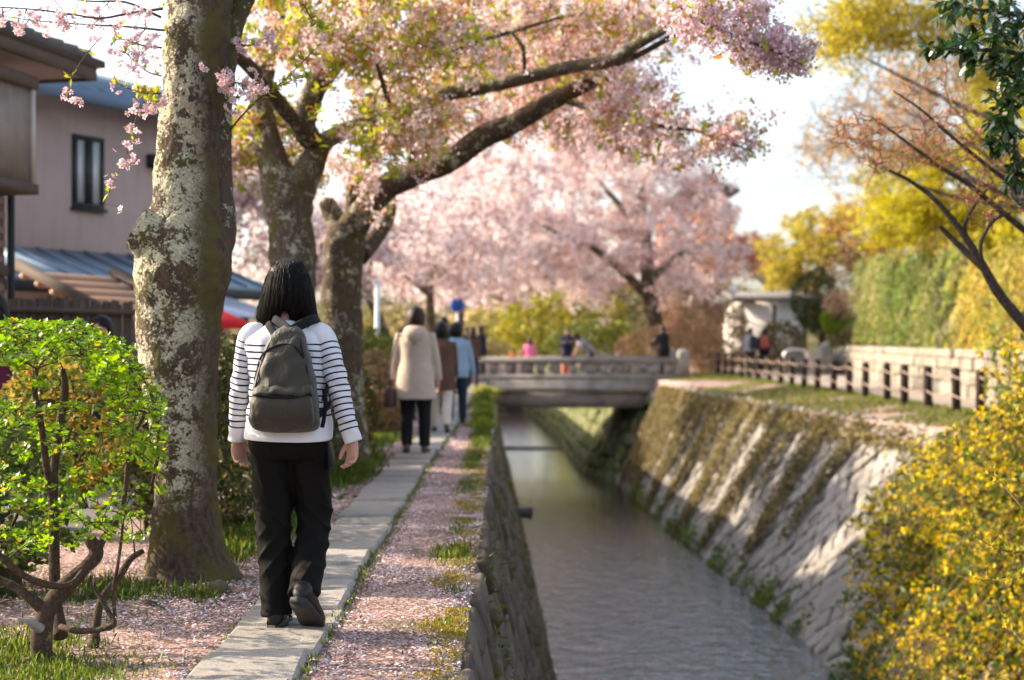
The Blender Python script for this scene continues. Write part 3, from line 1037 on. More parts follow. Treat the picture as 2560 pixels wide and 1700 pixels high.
    if hood:
        V, Q, T = loft(smooth_rings([(0, -.14, 1.20, .03, .02), (0, -.145, 1.25, .085, .045), (0, -.12, 1.31, .125, .07), (0, -.07, 1.365, .12, .085), (0, -.04, 1.40, .08, .06)], 14), 24)
        g.add(up(V), Q, T)
    me = remesh(g, voxel, 3, name=top_name)
    V = get_co(me); N = get_no(me)
    w = np.sin(V[:, 2]*46+V[:, 0]*24+np.sin(V[:, 1]*20)*2)*np.sin(V[:, 0]*31+V[:, 2]*12+1.3)*.0012
    set_co(me, (V+N*w[:, None])*s)
    link(top_name, me, root, top, local=True)
    # hair, shoes
    V, Q, T = hair_geo(style)
    V = rotx(V, lean-r_['hp'], np.zeros(3))+hc
    rr = np.random.default_rng(int(h*1000))
    Geo().add(V*s, Q, T).build('hair', hair, root, True, local=True)
    for sd in (-1, 1):
        V, Q, T = shoe_geo(legs[sd][2], (sd*.12, 1), legs[sd][3]); 
        Geo().add(V*s, Q, T).build('shoe', shoe, root, True, local=True)
    root['_'] = 0
    del root['_']
    return root, dict(s=s, arms=arms, hc=hc, up=up, dz=dz)

def to_world(root, pts):
    a = root.rotation_euler[2]; c, s_ = math.cos(a), math.sin(a)
    pts = np.asarray(pts, float).reshape(-1, 3)
    return np.stack([pts[:, 0]*c-pts[:, 1]*s_+root.location[0], pts[:, 0]*s_+pts[:, 1]*c+root.location[1], pts[:, 2]+root.location[2]], -1)

# ------------------------------------------------------------------ the woman in the striped shirt
HY = 6.05
US = KD*HY/F
def hx(xd): return (xd-655)*US
def hz(yd): return (1440-yd)*US
HX0 = (655*KD-1280)*HY/F
GZ = .036
hero = empty('person', (HX0, HY, GZ), label='woman in a navy striped white shirt and black trousers walking away on the slabs', cat='person', group='people strolling along the canal')

def spath(pts): return np.array([(hx(x), yy, hz(z)) for x, yy, z in pts])
armL = spath([(580, .0, 772), (566, .01, 830), (554, .02, 900), (547, .035, 955), (540, .05, 1022)])
armR = spath([(742, .0, 772), (764, -.02, 830), (781, -.04, 890), (797, -.05, 950), (819, -.055, 1020)])
legL = np.array([(-.052, .0, .80), (-.053, .01, .63), (-.048, .02, .42), (-.036, .0, .22), (-.028, -.02, .075)])
legR = np.array([(.100, .0, .80), (.108, .035, .63), (.120, .06, .44), (.112, -.02, .28), (.102, -.12, .15)])

g = Geo()
V, Q, T = loft(smooth_rings([(.022, 0, .72, .13, .09), (.022, -.01, .80, .158, .105), (.022, 0, .92, .132, .085), (.02, .01, 1.02, .13, .09), (.012, .005, 1.12, .138, .09), (.008, 0, 1.18, .136, .078),
                             (.005, 0, 1.225, .10, .06), (.004, .01, 1.262, .05, .05), (.004, .03, 1.33, .046, .05)], 40), 28)
g.add(V, Q, T)
hcH = np.array([.006, .055, 1.415])
hg = head_geo(.98)
g.add(rotx(np.concatenate(hg.V), -rad(14), np.zeros(3))+hcH, np.concatenate(hg.Q), np.concatenate(hg.T))
for A, rr in ((armL, (.036, .037, .033, .028, .022)), (armR, (.036, .037, .033, .028, .022))):
    V, Q, T = tube(catmull(A, 20), np.interp(np.linspace(0, 1, 20), np.linspace(0, 1, 5), rr), 16); g.add(V, Q, T)
for A in (legL, legR):
    V, Q, T = tube(catmull(A, 20), np.interp(np.linspace(0, 1, 20), [0, .3, .55, .75, 1], [.082, .07, .05, .05, .033]), 16); g.add(V, Q, T)
hand_geo(g, armL[-1]+np.array([.002, 0, .012]), (.04, .06, -1), (.72, -.68, 0), .98, .62, thumb=-1, sides=10)
hand_geo(g, armR[-1]+np.array([-.004, 0, .014]), (.06, .0, -1), (-.72, -.68, 0), .98, .62, thumb=1, sides=10)
me = remesh(g, .0062, 2, .4)
V = get_co(me)
set_col(me, head_cols(V, hcH, .98, SKIN))
link('body', me, hero, M_SKIN, local=True)

# shirt
def shirt_mat():
    t = NT('striped_jersey'); v = t.obj()
    st = t.attrf('st'); on = t.attrf('on')
    fr = t.math('FRACT', t.math('ADD', st, t.math('MULTIPLY', t.math('SUBTRACT', t.noise(v, 9, 2), .5), .12)))
    m = t.math('MULTIPLY', t.math('LESS_THAN', fr, .26), t.math('GREATER_THAN', on, .5))
    knit = t.noise(v, 700, 2)
    c = t.mix(m, (.78, .77, .80), (.018, .013, .05))
    h = t.math('ADD', t.math('MULTIPLY', t.noise(t.mapv(v, (1, 1, .5)), 13, 4, .55, 1.2), 1.0), t.math('MULTIPLY', knit, .05))
    b = t.pr(c, .9, t.bump(h, .7, .014), .1, finish=False)
    t.translucent(b, c, .12)
    return t.m
M_SHIRT = shirt_mat()
SP = .0268
def torso_shirt():
    keys = [(.022, -.012, .783, .180, .150), (.022, -.012, .80, .184, .150), (.021, -.006, .87, .178, .134), (.02, .004, .95, .166, .112), (.018, .006, 1.04, .164, .112), (.014, .004, 1.12, .168, .112),
            (.01, .0, 1.175, .172, .105), (.007, -.002, 1.21, .163, .092), (.005, 0, 1.236, .132, .078), (.004, .004, 1.258, .09, .066), (.004, .012, 1.278, .066, .058), (.004, .016, 1.284, .060, .053)]
    r = smooth_rings(keys, 96)
    V, Q, T = loft(r, 96, 2.25, cap=False)
    z = V[:, 2].copy()
    a = np.arctan2(V[:, 1], V[:, 0])
    nx, ny = np.cos(a), np.sin(a)
    fold = .004*np.sin(a*5+z*30)*np.exp(-((z-.83)/.06)**2)+.0045*np.sin(z*70+np.sin(a*3)*2+V[:, 0]*26)*np.exp(-((z-1.0)/.12)**2)
    fold += .004*np.sin(V[:, 0]*90+z*18)*np.exp(-((z-1.18)/.05)**2)
    V[:, 0] += nx*fold; V[:, 1] += ny*fold
    V[:, 2] += .004*np.sin(a*2+.5)*np.clip((.86-z)/.08, 0, 1)
    st = (1.187-z+.004*np.sin(V[:, 0]*20))/SP
    on = ((z < 1.189) & (z > .868)).astype(float)
    return V, Q, st, on
V, Q, st, on = torso_shirt()
me = np_mesh('shirt', V, Q, smooth=True)
add_attr(me, 'st', st); add_attr(me, 'on', on)
shirt = link('shirt', me, hero, M_SHIRT, local=True)
sm = shirt.modifiers.new('thick', 'SOLIDIFY'); sm.thickness = .004; sm.offset = 1
for A, rr, sd in ((armL, (.052, .048, .042, .037, .034), -1), (armR, (.053, .049, .043, .038, .034), 1)):
    pts = np.vstack([A[0]+np.array([-sd*.055, 0, .0]), A[0]+np.array([0, 0, -.012]), A[1:]])
    pc = catmull(pts, 90)
    rc = np.interp(np.linspace(0, 1, 90), [0, .16, .36, .56, .78, 1], (.035, .047)+tuple(rr[1:]))
    V, Q, T = tube(pc, rc, 40, cap=False)
    L = np.concatenate([[0], np.cumsum(np.linalg.norm(np.diff(pc, axis=0), axis=1))])
    tl = np.repeat(L, 40)
    ang = np.tile(np.arange(40)*2*math.pi/40, 90)
    C = np.repeat(pc, 40, axis=0)
    nn = V-C; nn /= np.linalg.norm(nn, axis=1)[:, None]
    w = .0035*np.sin(tl*80+np.sin(ang*2)*2.2+sd)*np.exp(-((tl-.26)/.10)**2)+.003*np.sin(tl*120+ang*2)*np.exp(-((tl-.44)/.06)**2)+.0025*np.sin(ang*3+tl*22)
    V = V+nn*w[:, None]
    me = np_mesh('sleeve', V, Q, smooth=True)
    end = L[-1]
    add_attr(me, 'st', (tl+.004*np.cos(ang))/(.0262)); add_attr(me, 'on', ((tl > .085) & (tl < end-.052)).astype(float))
    o = link('sleeve', me, hero, M_SHIRT, local=True)
    sm = o.modifiers.new('thick', 'SOLIDIFY'); sm.thickness = .003; sm.offset = 1

# trousers
def trousers_mat():
    t = NT('black_trouser_cloth'); v = t.obj()
    c = t.mix(t.noise(v, 5, 4), (.006, .0055, .005), (.010, .009, .0085))
    h = t.math('ADD', t.noise(t.mapv(v, (1, 1, .45)), 11, 3, .5, 1.0), t.math('MULTIPLY', t.noise(v, 500, 2), .05))
    t.pr(c, .7, t.bump(h, .7, .016), .07)
    return t.m
g = Geo()
V, Q, T = loft(smooth_rings([(.022, -.005, .70, .14, .1), (.022, -.012, .745, .168, .122), (.022, -.012, .79, .172, .124), (.022, -.006, .84, .166, .116)], 16), 48, 2.3)
g.add(V, Q, T)
for A, rr in ((legL, [.098, .087, .076, .070, .066]), (legR, [.096, .086, .074, .069, .067])):
    A2 = A.copy(); A2[0, 2] -= .02
    d_ = A[-1]-A[-2]; d_ /= np.linalg.norm(d_)
    A2 = np.vstack([A2, A[-1]+d_*(.04 if A is legL else .005)])
    V, Q, T = tube(catmull(A2, 40), np.interp(np.linspace(0, 1, 40), [0, .22, .45, .68, .88, 1], rr+[.069]), 30); g.add(V, Q, T)
me = remesh(g, .0062, 12, .5, 'trousers')
V = get_co(me); N = get_no(me)
z = V[:, 2]; x = V[:, 0]; yv = V[:, 1]
ga = lambda c, w: np.exp(-((z-c)/w)**2)
xl = np.where(x < .03, x+.05, x-.11)
ridge = lambda ph: (1-np.abs(np.sin(ph)))**1.6*1.15
w = .0080*(ridge((z*1.0+xl*1.1)*38+.4)-.5)*ga(.43, .09)
w += .0075*(ridge((z-xl*1.3)*34+1.2+np.sin(yv*30)*.4)-.5)*ga(.30, .10)
w += .007*(ridge((z*.5+xl*1.8)*22+.9)-.5)*ga(.62, .12)
w += .006*(ridge((z*1.2+xl*.7)*34+2.)-.5)*ga(.10, .07)
w += .0018*np.sin(x*31+z*47+yv*22)*np.sin(z*19+yv*40)
set_co(me, V+N*w[:, None])
link('trousers', me, hero, trousers_mat(), local=True)
# belt pouch edge on the right hip
V, Q, T = loft(smooth_rings([(.192, .02, .655, .008, .03), (.197, .02, .675, .016, .05), (.194, .02, .72, .016, .052), (.186, .02, .77, .01, .05)], 12), 18)
Geo().add(V, Q, T).build('hip_pouch', flat_mat('pouch_fabric', (.012, .012, .014), .6), hero, True, local=True)

# shoes with soles
for ank, fw, pt, nm in ((np.array([-.028, -.02, .075]), (-.06, 1), 0.0, 'l'), (np.array([.115, -.13, .165]), (.26, 1), rad(38), 'r')):
    V, Q, T = shoe_geo(ank, fw, pt, 1.04, 1.12)
    so = Geo().add(V, Q, T).build('shoe', M_SHOE, hero, True, local=True)
    # sole: flat slab following the outline
    out = [(-.066, .0), (-.055, .030), (0, .037), (.06, .039), (.12, .047), (.17, .036), (.192, .012)]
    ol = [(b_, a_) for a_, b_ in out]+[(-b_, a_) for a_, b_ in out[::-1]]
    n = len(ol)
    V = np.array([(x_, y_, -.012) for x_, y_ in ol]+[(x_*1.02, y_*1.01, .010) for x_, y_ in ol]+[(0, .06, -.012)])
    Qs = np.array([[i, (i+1) % n, n+(i+1) % n, n+i] for i in range(n)])
    Ts = np.array([[2*n, (i+1) % n, i] for i in range(n)])
    V = V*np.array([1.14, 1.04, 1.04])
    V = rotx(V, -pt, np.array([0, 0, .078]))
    f = np.array(fw)/np.linalg.norm(fw)
    V = np.stack([V[:, 0]*f[1]+V[:, 1]*f[0]+ank[0], -V[:, 0]*f[0]+V[:, 1]*f[1]+ank[1], V[:, 2]+ank[2]-.078], -1)
    Geo().add(V, Qs, Ts).build('sole', M_SOLE, so)

# hair: shell plus loose strands
rh = np.random.default_rng(5)
hk = [(755, 600, 724, .052), (745, 591, 726, .078), (725, 592, 724, .095), (700, 597, 722, .108), (670, 603, 718, .114), (645, 609, 712, .110), (625, 618, 703, .092), (610, 629, 694, .065), (601, 645, 678, .03)]
rings = [((hx(a)+hx(b))/2, .035+.02*(i/8), hz(yd)+.008, (hx(b)-hx(a))/2*.93, dy*.97) for i, (yd, a, b, dy) in enumerate(hk)]
rk = smooth_rings(rings, 40)
V, Q, T = loft(rk, 72, 2.15)
aa = np.arctan2(V[:, 0]-.006, -(V[:, 1]-.04))        # 0 = back
lowz = np.clip((1.345-V[:, 2])/.05, 0, 1)
notch = np.exp(-((aa-.02)/.22)**2)*lowz
V[:, 2] += notch*np.clip(1.335-V[:, 2], 0, 1)
V[:, 1] += notch*.03
face = (np.abs(aa) > 2.2) & (V[:, 2] < 1.46)
V[face, 1] = np.minimum(V[face, 1], .075)
V[:, 2] -= .012*np.sin(aa*9)*lowz*(1-notch)
rr_ = .0012*np.sin(aa*31+V[:, 2]*9)+.001*np.sin(aa*67)
V[:, 0] += rr_*np.sin(aa); V[:, 1] -= rr_*np.cos(aa)
hair = Geo().add(V, Q, T).build('hair', M_HAIRBLACK, hero, True, local=True)
g = Geo()
zs = rk[:, 2]
for k in range(4600):
    a = rh.uniform(-2.3, 2.3)
    z0 = rh.uniform(1.36, 1.555); 
    end = 1.268+.03*rh.normal()
    if abs(a-.02) < .26: end = 1.335+.012*rh.normal()
    if z0-end < .04: continue
    n = 5
    zz = np.linspace(z0, end, n)
    off = rh.uniform(.97, 1.05)+np.linspace(0, .06*rh.normal(), n)+(np.linspace(0, rh.uniform(.03, .12), n) if rh.random() < .08 else 0)
    aw = a+np.linspace(0, .10*rh.normal(), n)
    cx = np.interp(zz, zs, rk[:, 0]); cy = np.interp(zz, zs, rk[:, 1]); rx = np.interp(zz, zs, rk[:, 3]); ry = np.interp(zz, zs, rk[:, 4])
    ex = .93
    pts = np.stack([cx+rx*off*np.sign(np.sin(aw))*np.abs(np.sin(aw))**ex, cy-ry*off*np.sign(np.cos(aw))*np.abs(np.cos(aw))**ex, zz], -1)
    V, Q, T = tube(pts, np.linspace(.0010, .0004, n)*rh.uniform(.6, 1.4), 3, cap=False)
    g.add(V, Q)
for k in range(110):        # thicker locks with uneven ends
    a = rh.uniform(-2.2, 2.2)
    z0 = rh.uniform(1.36, 1.52); end = 1.262+.03*rh.normal()
    if abs(a-.02) < .24: end = 1.332+.012*rh.normal()
    n = 8; zz = np.linspace(z0, end, n)
    off = 1.0+np.linspace(-.02, rh.uniform(-.02, .07), n); aw = a+np.linspace(0, .09*rh.normal(), n)
    cx = np.interp(zz, zs, rk[:, 0]); cy = np.interp(zz, zs, rk[:, 1]); rx = np.interp(zz, zs, rk[:, 3]); ry = np.interp(zz, zs, rk[:, 4])
    pts = np.stack([cx+rx*off*np.sign(np.sin(aw))*np.abs(np.sin(aw))**.93, cy-ry*off*np.sign(np.cos(aw))*np.abs(np.cos(aw))**.93, zz], -1)
    V, Q, T = tube(pts, np.array([.001, .0035, .0045, .0045, .004, .0035, .0022, .0006])*rh.uniform(.25, .5), 4, cap=False)
    g.add(V, Q)
g.build('loose_strands', M_HAIRBLACK, hair, True)

# ------------------------------------------------------------------ her backpack
bp = empty('backpack', (HX0, HY-.2, GZ+.8), label='olive grey backpack worn by the woman in the striped shirt', cat='backpack')
OFF = np.array([HX0, HY, GZ])
def canvas_mat():
    t = NT('olive_canvas'); v = t.obj()
    c = t.mix(t.noise(v, 7, 4), (.026, .022, .014), (.040, .034, .022))
    h = t.math('ADD', t.noise(t.mapv(v, (1.2, 1, .6)), 16, 4, .55, 1.4), t.math('MULTIPLY', t.noise(v, 600, 2), .06))
    t.pr(c, .6, t.bump(h, .7, .014), .3, sheen=.15)
    return t.m
M_CANVAS = canvas_mat()
M_STRAP = flat_mat('black_webbing', (.008, .007, .010), .9, .2, 30, .3)
_hx, _hz = hx, hz
BYK = (HY-.22)/HY
def hx(xd): return (HX0+_hx(xd))*BYK-HX0
def hz(yd): return CAM_H+(_hz(yd)+GZ-CAM_H)*BYK-GZ
tab = [(1003, 622, 690, .035), (998, 594, 722, .062), (985, 577, 734, .082), (960, 574, 735, .094), (920, 580, 731, .094), (890, 585, 727, .09), (850, 594, 718, .08), (815, 604, 708, .068), (785, 617, 700, .054), (766, 630, 692, .042), (754, 646, 678, .026)]
rk = smooth_rings([((hx(a)+hx(b))/2, -.112-dp, hz(yd), (hx(b)-hx(a))/2, dp) for yd, a, b, dp in tab], 90)
V, Q, T = loft(rk, 96, 2.9)
a = np.arctan2(V[:, 1]+.2, V[:, 0]); z = V[:, 2]; x = V[:, 0]
back = V[:, 1] < -.2
w = .004*np.sin(x*75+z*20+np.sin(z*25))*np.exp(-((z-1.08)/.09)**2)+.005*np.sin(z*85+x*40)*np.exp(-((x+.13)/.05)**2)+.003*np.sin(x*50-z*60)
V[:, 1] -= w*back; V[:, 0] += np.sign(x)*w*.6
pack = Geo().add(V+OFF, Q, T).build('bag', M_CANVAS, bp, True)
# front pocket bulging from the lower half
ptab = [(997, 606, 706, .012), (990, 590, 722, .030), (970, 584, 728, .046), (945, 584, 727, .048), (925, 587, 724, .040), (914, 590, 721, .024), (911, 592, 719, .012)]
def backy(yd):
    dp = np.interp(-yd, [-t[0] for t in tab], [t[3] for t in tab]); return -.112-2*dp
rp = smooth_rings([((hx(a)+hx(b))/2, backy(yd)+.022, hz(yd), (hx(b)-hx(a))/2, dp) for yd, a, b, dp in ptab], 40)
V, Q, T = loft(rp, 64, 3.2)
w = .003*np.sin(V[:, 0]*60+V[:, 2]*45)+.003*np.sin(V[:, 2]*110+V[:, 0]*30)*np.exp(-((V[:, 0]+.11)/.05)**2)
V[:, 1] -= w
pocket = Geo().add(V+OFF, Q, T).build('pocket', M_CANVAS, bp, True)
zp = [(hx(xd), backy(914)-.016+.05*((xd-655)/66)**2*.6, hz(914+3*math.sin((xd-590)/130*3.1))) for xd in np.linspace(590, 721, 14)]
V, Q, T = tube(np.array(zp)+OFF, .006, 8)
Geo().add(V, Q, T).build('zip', M_STRAP, pocket, True)
# overhanging flap above the pocket and piping along the sides
fl = smooth_rings([((hx(a)+hx(b))/2, backy(yd)+.030, hz(yd), (hx(b)-hx(a))/2, dp) for yd, a, b, dp in ((913, 588, 724, .046), (908, 586, 726, .052), (900, 588, 724, .046), (893, 592, 720, .034))], 16)
V, Q, T = loft(fl, 64, 3.0)
V[:, 2] += .004*np.sin(V[:, 0]*95)+.003*np.sin(V[:, 0]*41+1)
Geo().add(V+OFF, Q, T).build('flap', M_CANVAS, bp, True)
for sd in (0, 1):
    zp = []
    for yd, a, b, dp in tab[2:-2]:
        xd = (a+9) if sd == 0 else (b-9)
        u = (xd-(a+b)/2)/((b-a)/2)
        zp.append((hx(xd), -.112-dp-dp*(max(0, 1-abs(u)**2.9))**(1/2.9)-.001, hz(yd)))
    V, Q, T = tube(catmull(np.array(zp), 40)+OFF, .0028, 6); Geo().add(V, Q, T).build('piping', M_STRAP, pack, True)
# main zip arch
zp = []
for xd, yd in [(588, 880), (592, 850), (600, 828), (616, 812), (640, 800), (662, 797), (682, 804), (697, 822), (708, 850), (716, 885)]:
    u = (xd-655)/((np.interp(-yd, [-t[0] for t in tab], [t[2]-t[1] for t in tab]))/2)
    dp = np.interp(-yd, [-t[0] for t in tab], [t[3] for t in tab])
    zp.append((hx(xd), -.112-dp-dp*(max(0, 1-abs(u)**2.9))**(1/2.9)-.001, hz(yd)))
V, Q, T = tube(catmull(np.array(zp), 40)+OFF, .0042, 8)
Geo().add(V, Q, T).build('zip', M_STRAP, bp, True)
pz = np.array([hx(601), zp[2][1]-.006, hz(834)])
V, Q, T = tube(np.array([pz, pz+[.004, -.006, -.035]])+OFF, [.006, .004], 6)
Geo().add(V, Q, T).build('zip_pull', flat_mat('purple_tag', (.12, .06, .22), .6), bp)
# haul loop and shoulder straps
V, Q, T = loft([(hx(663), -.16, hz(782), .022, .03), (hx(663), -.155, hz(765), .024, .03), (hx(663), -.145, hz(752), .02, .022)], 16, 3)
Geo().add(V+OFF, Q, T).build('strap_anchor', M_STRAP, bp, True)
def strap(pts, wd, th=.006, parent=bp, name='strap'):
    pc = catmull(np.array(pts), 40)
    V, Q, T = tube(pc+OFF, th, 10, sx=wd/th, up=(0, 1, .2))
    return Geo().add(V, Q, T).build(name, M_STRAP, parent, True)
for sd in (-1, 1):
    xs = hx(663)
    x1 = hx(617) if sd < 0 else hx(708)
    o_ = .004
    strap([(xs+sd*.008, -.142, hz(764)), (x1*.5+xs*.5, -.105, hz(751)), (x1, -.06, hz(739)), (x1+sd*.012, .01, hz(738)), (x1+sd*.02, .075, hz(756)), (x1+sd*.03, .118, hz(800)), (x1+sd*.045, .122, hz(860)), (x1+sd*.06, .08, hz(915)), (x1+sd*.062, -.02, hz(945)), (x1+sd*.03, -.13, hz(965))], .021)
    if sd < 0:
        strap([(hx(640), -.15, hz(800)), (hx(625), -.12, hz(775)), (hx(606), -.08, hz(752)), (hx(600), -.04, hz(748))], .016)
strap([(hx(738), -.1, hz(905)), (hx(744), -.13, hz(935)), (hx(741), -.14, hz(970)), (hx(737), -.145, hz(992))], .009, .003, name='dangling_strap')
strap([(hx(748), -.02, hz(868)), (hx(744), -.08, hz(900)), (hx(738), -.12, hz(930))], .009, .003, name='side_strap')
# ------------------------------------------------------------------ everybody else
C_BEIGE = cloth('beige_coat_cloth', (.52, .43, .37), wrinkle=.6)
C_BLACK = cloth('black_cloth', (.016, .015, .016))
C_NAVY = cloth('navy_cloth', (.018, .024, .05))
C_BROWN = cloth('brown_coat_cloth', (.11, .06, .042))
C_DENIM = cloth('washed_denim', (.26, .36, .47))
C_CREAM = cloth('cream_cloth', (.62, .54, .47))
C_DARKBLUE = cloth('dark_jeans', (.025, .035, .06))
C_TEAL = cloth('dark_teal_cloth', (.02, .05, .05))
C_GREY = cloth('grey_cloth', (.30, .29, .31))
C_PINK = cloth('bright_pink_cloth', (.85, .20, .36))
C_RED = cloth('coral_cloth', (.7, .16, .11))
C_PURPLE = cloth('plum_cloth', (.10, .018, .05))
C_CHAR = cloth('charcoal_cloth', (.05, .05, .06))
C_RUST = cloth('rust_cloth', (.35, .075, .045))
GP = 'people strolling along the canal'

w2, i2 = person('woman in a hooded beige coat walking ahead with a brown shoulder bag', (-1.03, 15.2, .03), 0, 1.56, C_BEIGE, C_BLACK, M_HAIRBROWN, 'round', hem=.59, flare=.04, bulk=.010,
                pose=dict(lt=10, lk=22, rt=4, rk=2, la=2, le=16, ra=4, re=12, lo=13, ro=12, lean=2, hp=8), hood=True, top_name='coat', shoe=M_SHOEBROWN, voxel=.012)
# her shoulder bag
bb = to_world(w2, [(-.27, -.02, .62)])[0]
bag = empty('handbag', bb, label='dark brown handbag hanging from the shoulder of the beige coat', cat='handbag')
M_BROWNBAG = flat_mat('brown_leather', (.07, .04, .035), .5, .25, 12, .3)
V, Q, T = loft(smooth_rings([(0, 0, -.13, .055, .10), (0, 0, -.11, .07, .14), (0, 0, .0, .065, .145), (0, 0, .08, .045, .13), (0, 0, .11, .015, .10)], 22), 28, 3)
Geo().add(V+bb, Q, T).build('bag_body', M_BROWNBAG, bag, True)
sh = to_world(w2, [(-.165, -.02, 1.335)])[0]
V, Q, T = tube(catmull([bb+[0, .09, .09], bb+[.02, .07, .35], sh+[-.02, .06, -.1], sh+[0, 0, .01], sh+[-.02, -.09, -.08], bb+[.02, -.12, .36], bb+[0, -.10, .09]], 40), .011, 8)
Geo().add(V, Q, T).build('bag_strap', M_BROWNBAG, bag, True)

person('person in a brown coat and pale trousers just ahead of the beige coat', (-.93, 18.6, .03), 0, 1.46, C_BROWN, C_CREAM, M_HAIRBLACK, 'round', hem=.62, flare=.02, bulk=.015, top_name='coat', shoe=M_SHOEBROWN,
       pose=dict(lt=14, rt=-12, rk=16))
person('person in a light blue denim jacket and dark trousers on the path', (-.80, 20.4, .03), 0, 1.47, C_DENIM, C_DARKBLUE, M_HAIRBLACK, 'round', hem=.74, bulk=.012, pose=dict(ra=6, re=8, ro=14, lt=-10, lk=14, rt=12, rk=4))
person('walker in a dark coat far along the path near the blue sign', (-1.42, 33.0, .02), .05, 1.62, C_CHAR, C_BLACK, M_HAIRBLACK, 'short', hem=.6, bulk=.02)
person('walker in a brown top far along the path', (-1.0, 36.0, .02), 0, 1.55, C_BROWN, C_DARKBLUE, M_HAIRBROWN, 'bob')
person('dark haired person in navy facing the camera between the walkers', (-1.13, 23.5, .02), math.pi, 1.62, C_NAVY, C_CHAR, M_HAIRBLACK, 'short', bulk=.01)
person('person in a grey top and dark jeans beside the tan hedge', (-1.62, 22.0, .02), .1, 1.45, C_GREY, C_DARKBLUE, M_HAIRBLACK, 'bob', bulk=.02)
person('dark haired woman behind the green shrub by the bamboo fence', (-3.46, 12.1, .02), math.pi*.9, 1.44, C_CHAR, C_DARKBLUE, M_HAIRBLACK, 'long')
person('person in a plum top and blue jeans half hidden behind the shrub', (-3.30, 9.1, .02), math.pi*.95, 1.55, C_PURPLE, C_DARKBLUE, M_HAIRBLACK, 'bob', short_sleeve=True, pose=dict(lo=16, la=4, le=10, ro=10))
# on the bridge
ZB = -.02
person('man in a dark navy jacket at the path end of the bridge', (-.98, 46.0, ZB), math.pi*.35, 1.72, C_NAVY, C_CHAR, M_HAIRBLACK, 'short', bulk=.02, pose=dict(lt=0, lk=2, rt=0, rk=2))
person('person in dark teal at the path end of the bridge', (-1.46, 46.5, ZB), math.pi*.9, 1.66, C_TEAL, C_BLACK, M_HAIRBROWN, 'short', bulk=.02, pose=dict(lt=2, rt=-2, rk=3))
person('short person in charcoal beside the man in navy on the bridge', (-1.2, 45.5, ZB), math.pi*.8, 1.42, C_CHAR, C_BLACK, M_HAIRBROWN, 'bob', bulk=.02, pose=dict(lt=2, rt=-2, rk=3))
person('person in a rusty brown top left of the group on the bridge', (-1.95, 47.2, ZB), math.pi*1.05, 1.66, C_RUST, C_BLACK, M_HAIRBROWN, 'bob', pose=dict(lt=2, rt=-2, rk=3))
person('child in a bright pink top leaning at the bridge parapet', (.57, 45.6, ZB), math.pi*.05, 1.33, C_PINK, C_CHAR, M_HAIRBROWN, 'bob', hem=.7, flare=.03, bulk=.03, pose=dict(lt=2, rt=-2, rk=3, la=25, ra=25, lo=14, ro=14))
wp, ip = person('long haired woman in navy on the bridge holding up a phone', (1.78, 45.9, ZB), math.pi, 1.64, C_NAVY, C_RED, M_HAIRBLACK, 'long', hem=.62, flare=.02, pose=dict(lt=4, rt=-4, rk=4, la=32, le=78, ra=32, re=78, lo=10, ro=10, **{'in': True}))
hw = to_world(wp, [np.mean([ip['arms'][-1][2], ip['arms'][1][2]], axis=0)*ip['s']+np.array([0, .09, .04])])[0]
ph = empty('phone', hw, label='small phone held up by the woman in navy on the bridge', cat='phone')
bm = cbox(.075, .01, .15, .25)
o = link('case', bm_mesh(bm, 'case', flat_mat('phone_case', (.35, .42, .6), .3, .1, 5, 0)), ph); o.location = hw
V, Q = box(-.032, .032, -.0065, -.0055, -.065, .065)
Geo().add(V+hw, Q).build('screen', flat_mat('phone_screen', (.01, .01, .012), .1, .1, 5, 0), ph)
person('man in a grey tee shirt bending forward on the bridge', (2.55, 46.2, ZB), math.pi*.62, 1.70, C_GREY, C_CHAR, M_HAIRBLACK, 'short', short_sleeve=True, pose=dict(lean=48, hp=-20, lt=14, lk=18, rt=4, rk=10, la=26, le=6, ra=10, re=20, lo=10, ro=10), top_name='shirt')
person('man in a black jacket standing by the end post of the bridge', (5.0, 46.8, ZB), math.pi*.18, 1.76, C_BLACK, C_BLACK, M_HAIRBROWN, 'short', bulk=.03, pose=dict(hp=25, lean=7, lt=2, rt=-2, rk=3, la=30, le=45, ra=12, re=30))
person('child in an orange top low behind the bridge parapet beside the pink child', (.02, 46.6, ZB), math.pi*.95, .98, cloth('orange_cloth', (.75, .25, .06)), C_CHAR, M_HAIRBROWN, 'short', pose=dict(lt=2, rt=-2, rk=3))
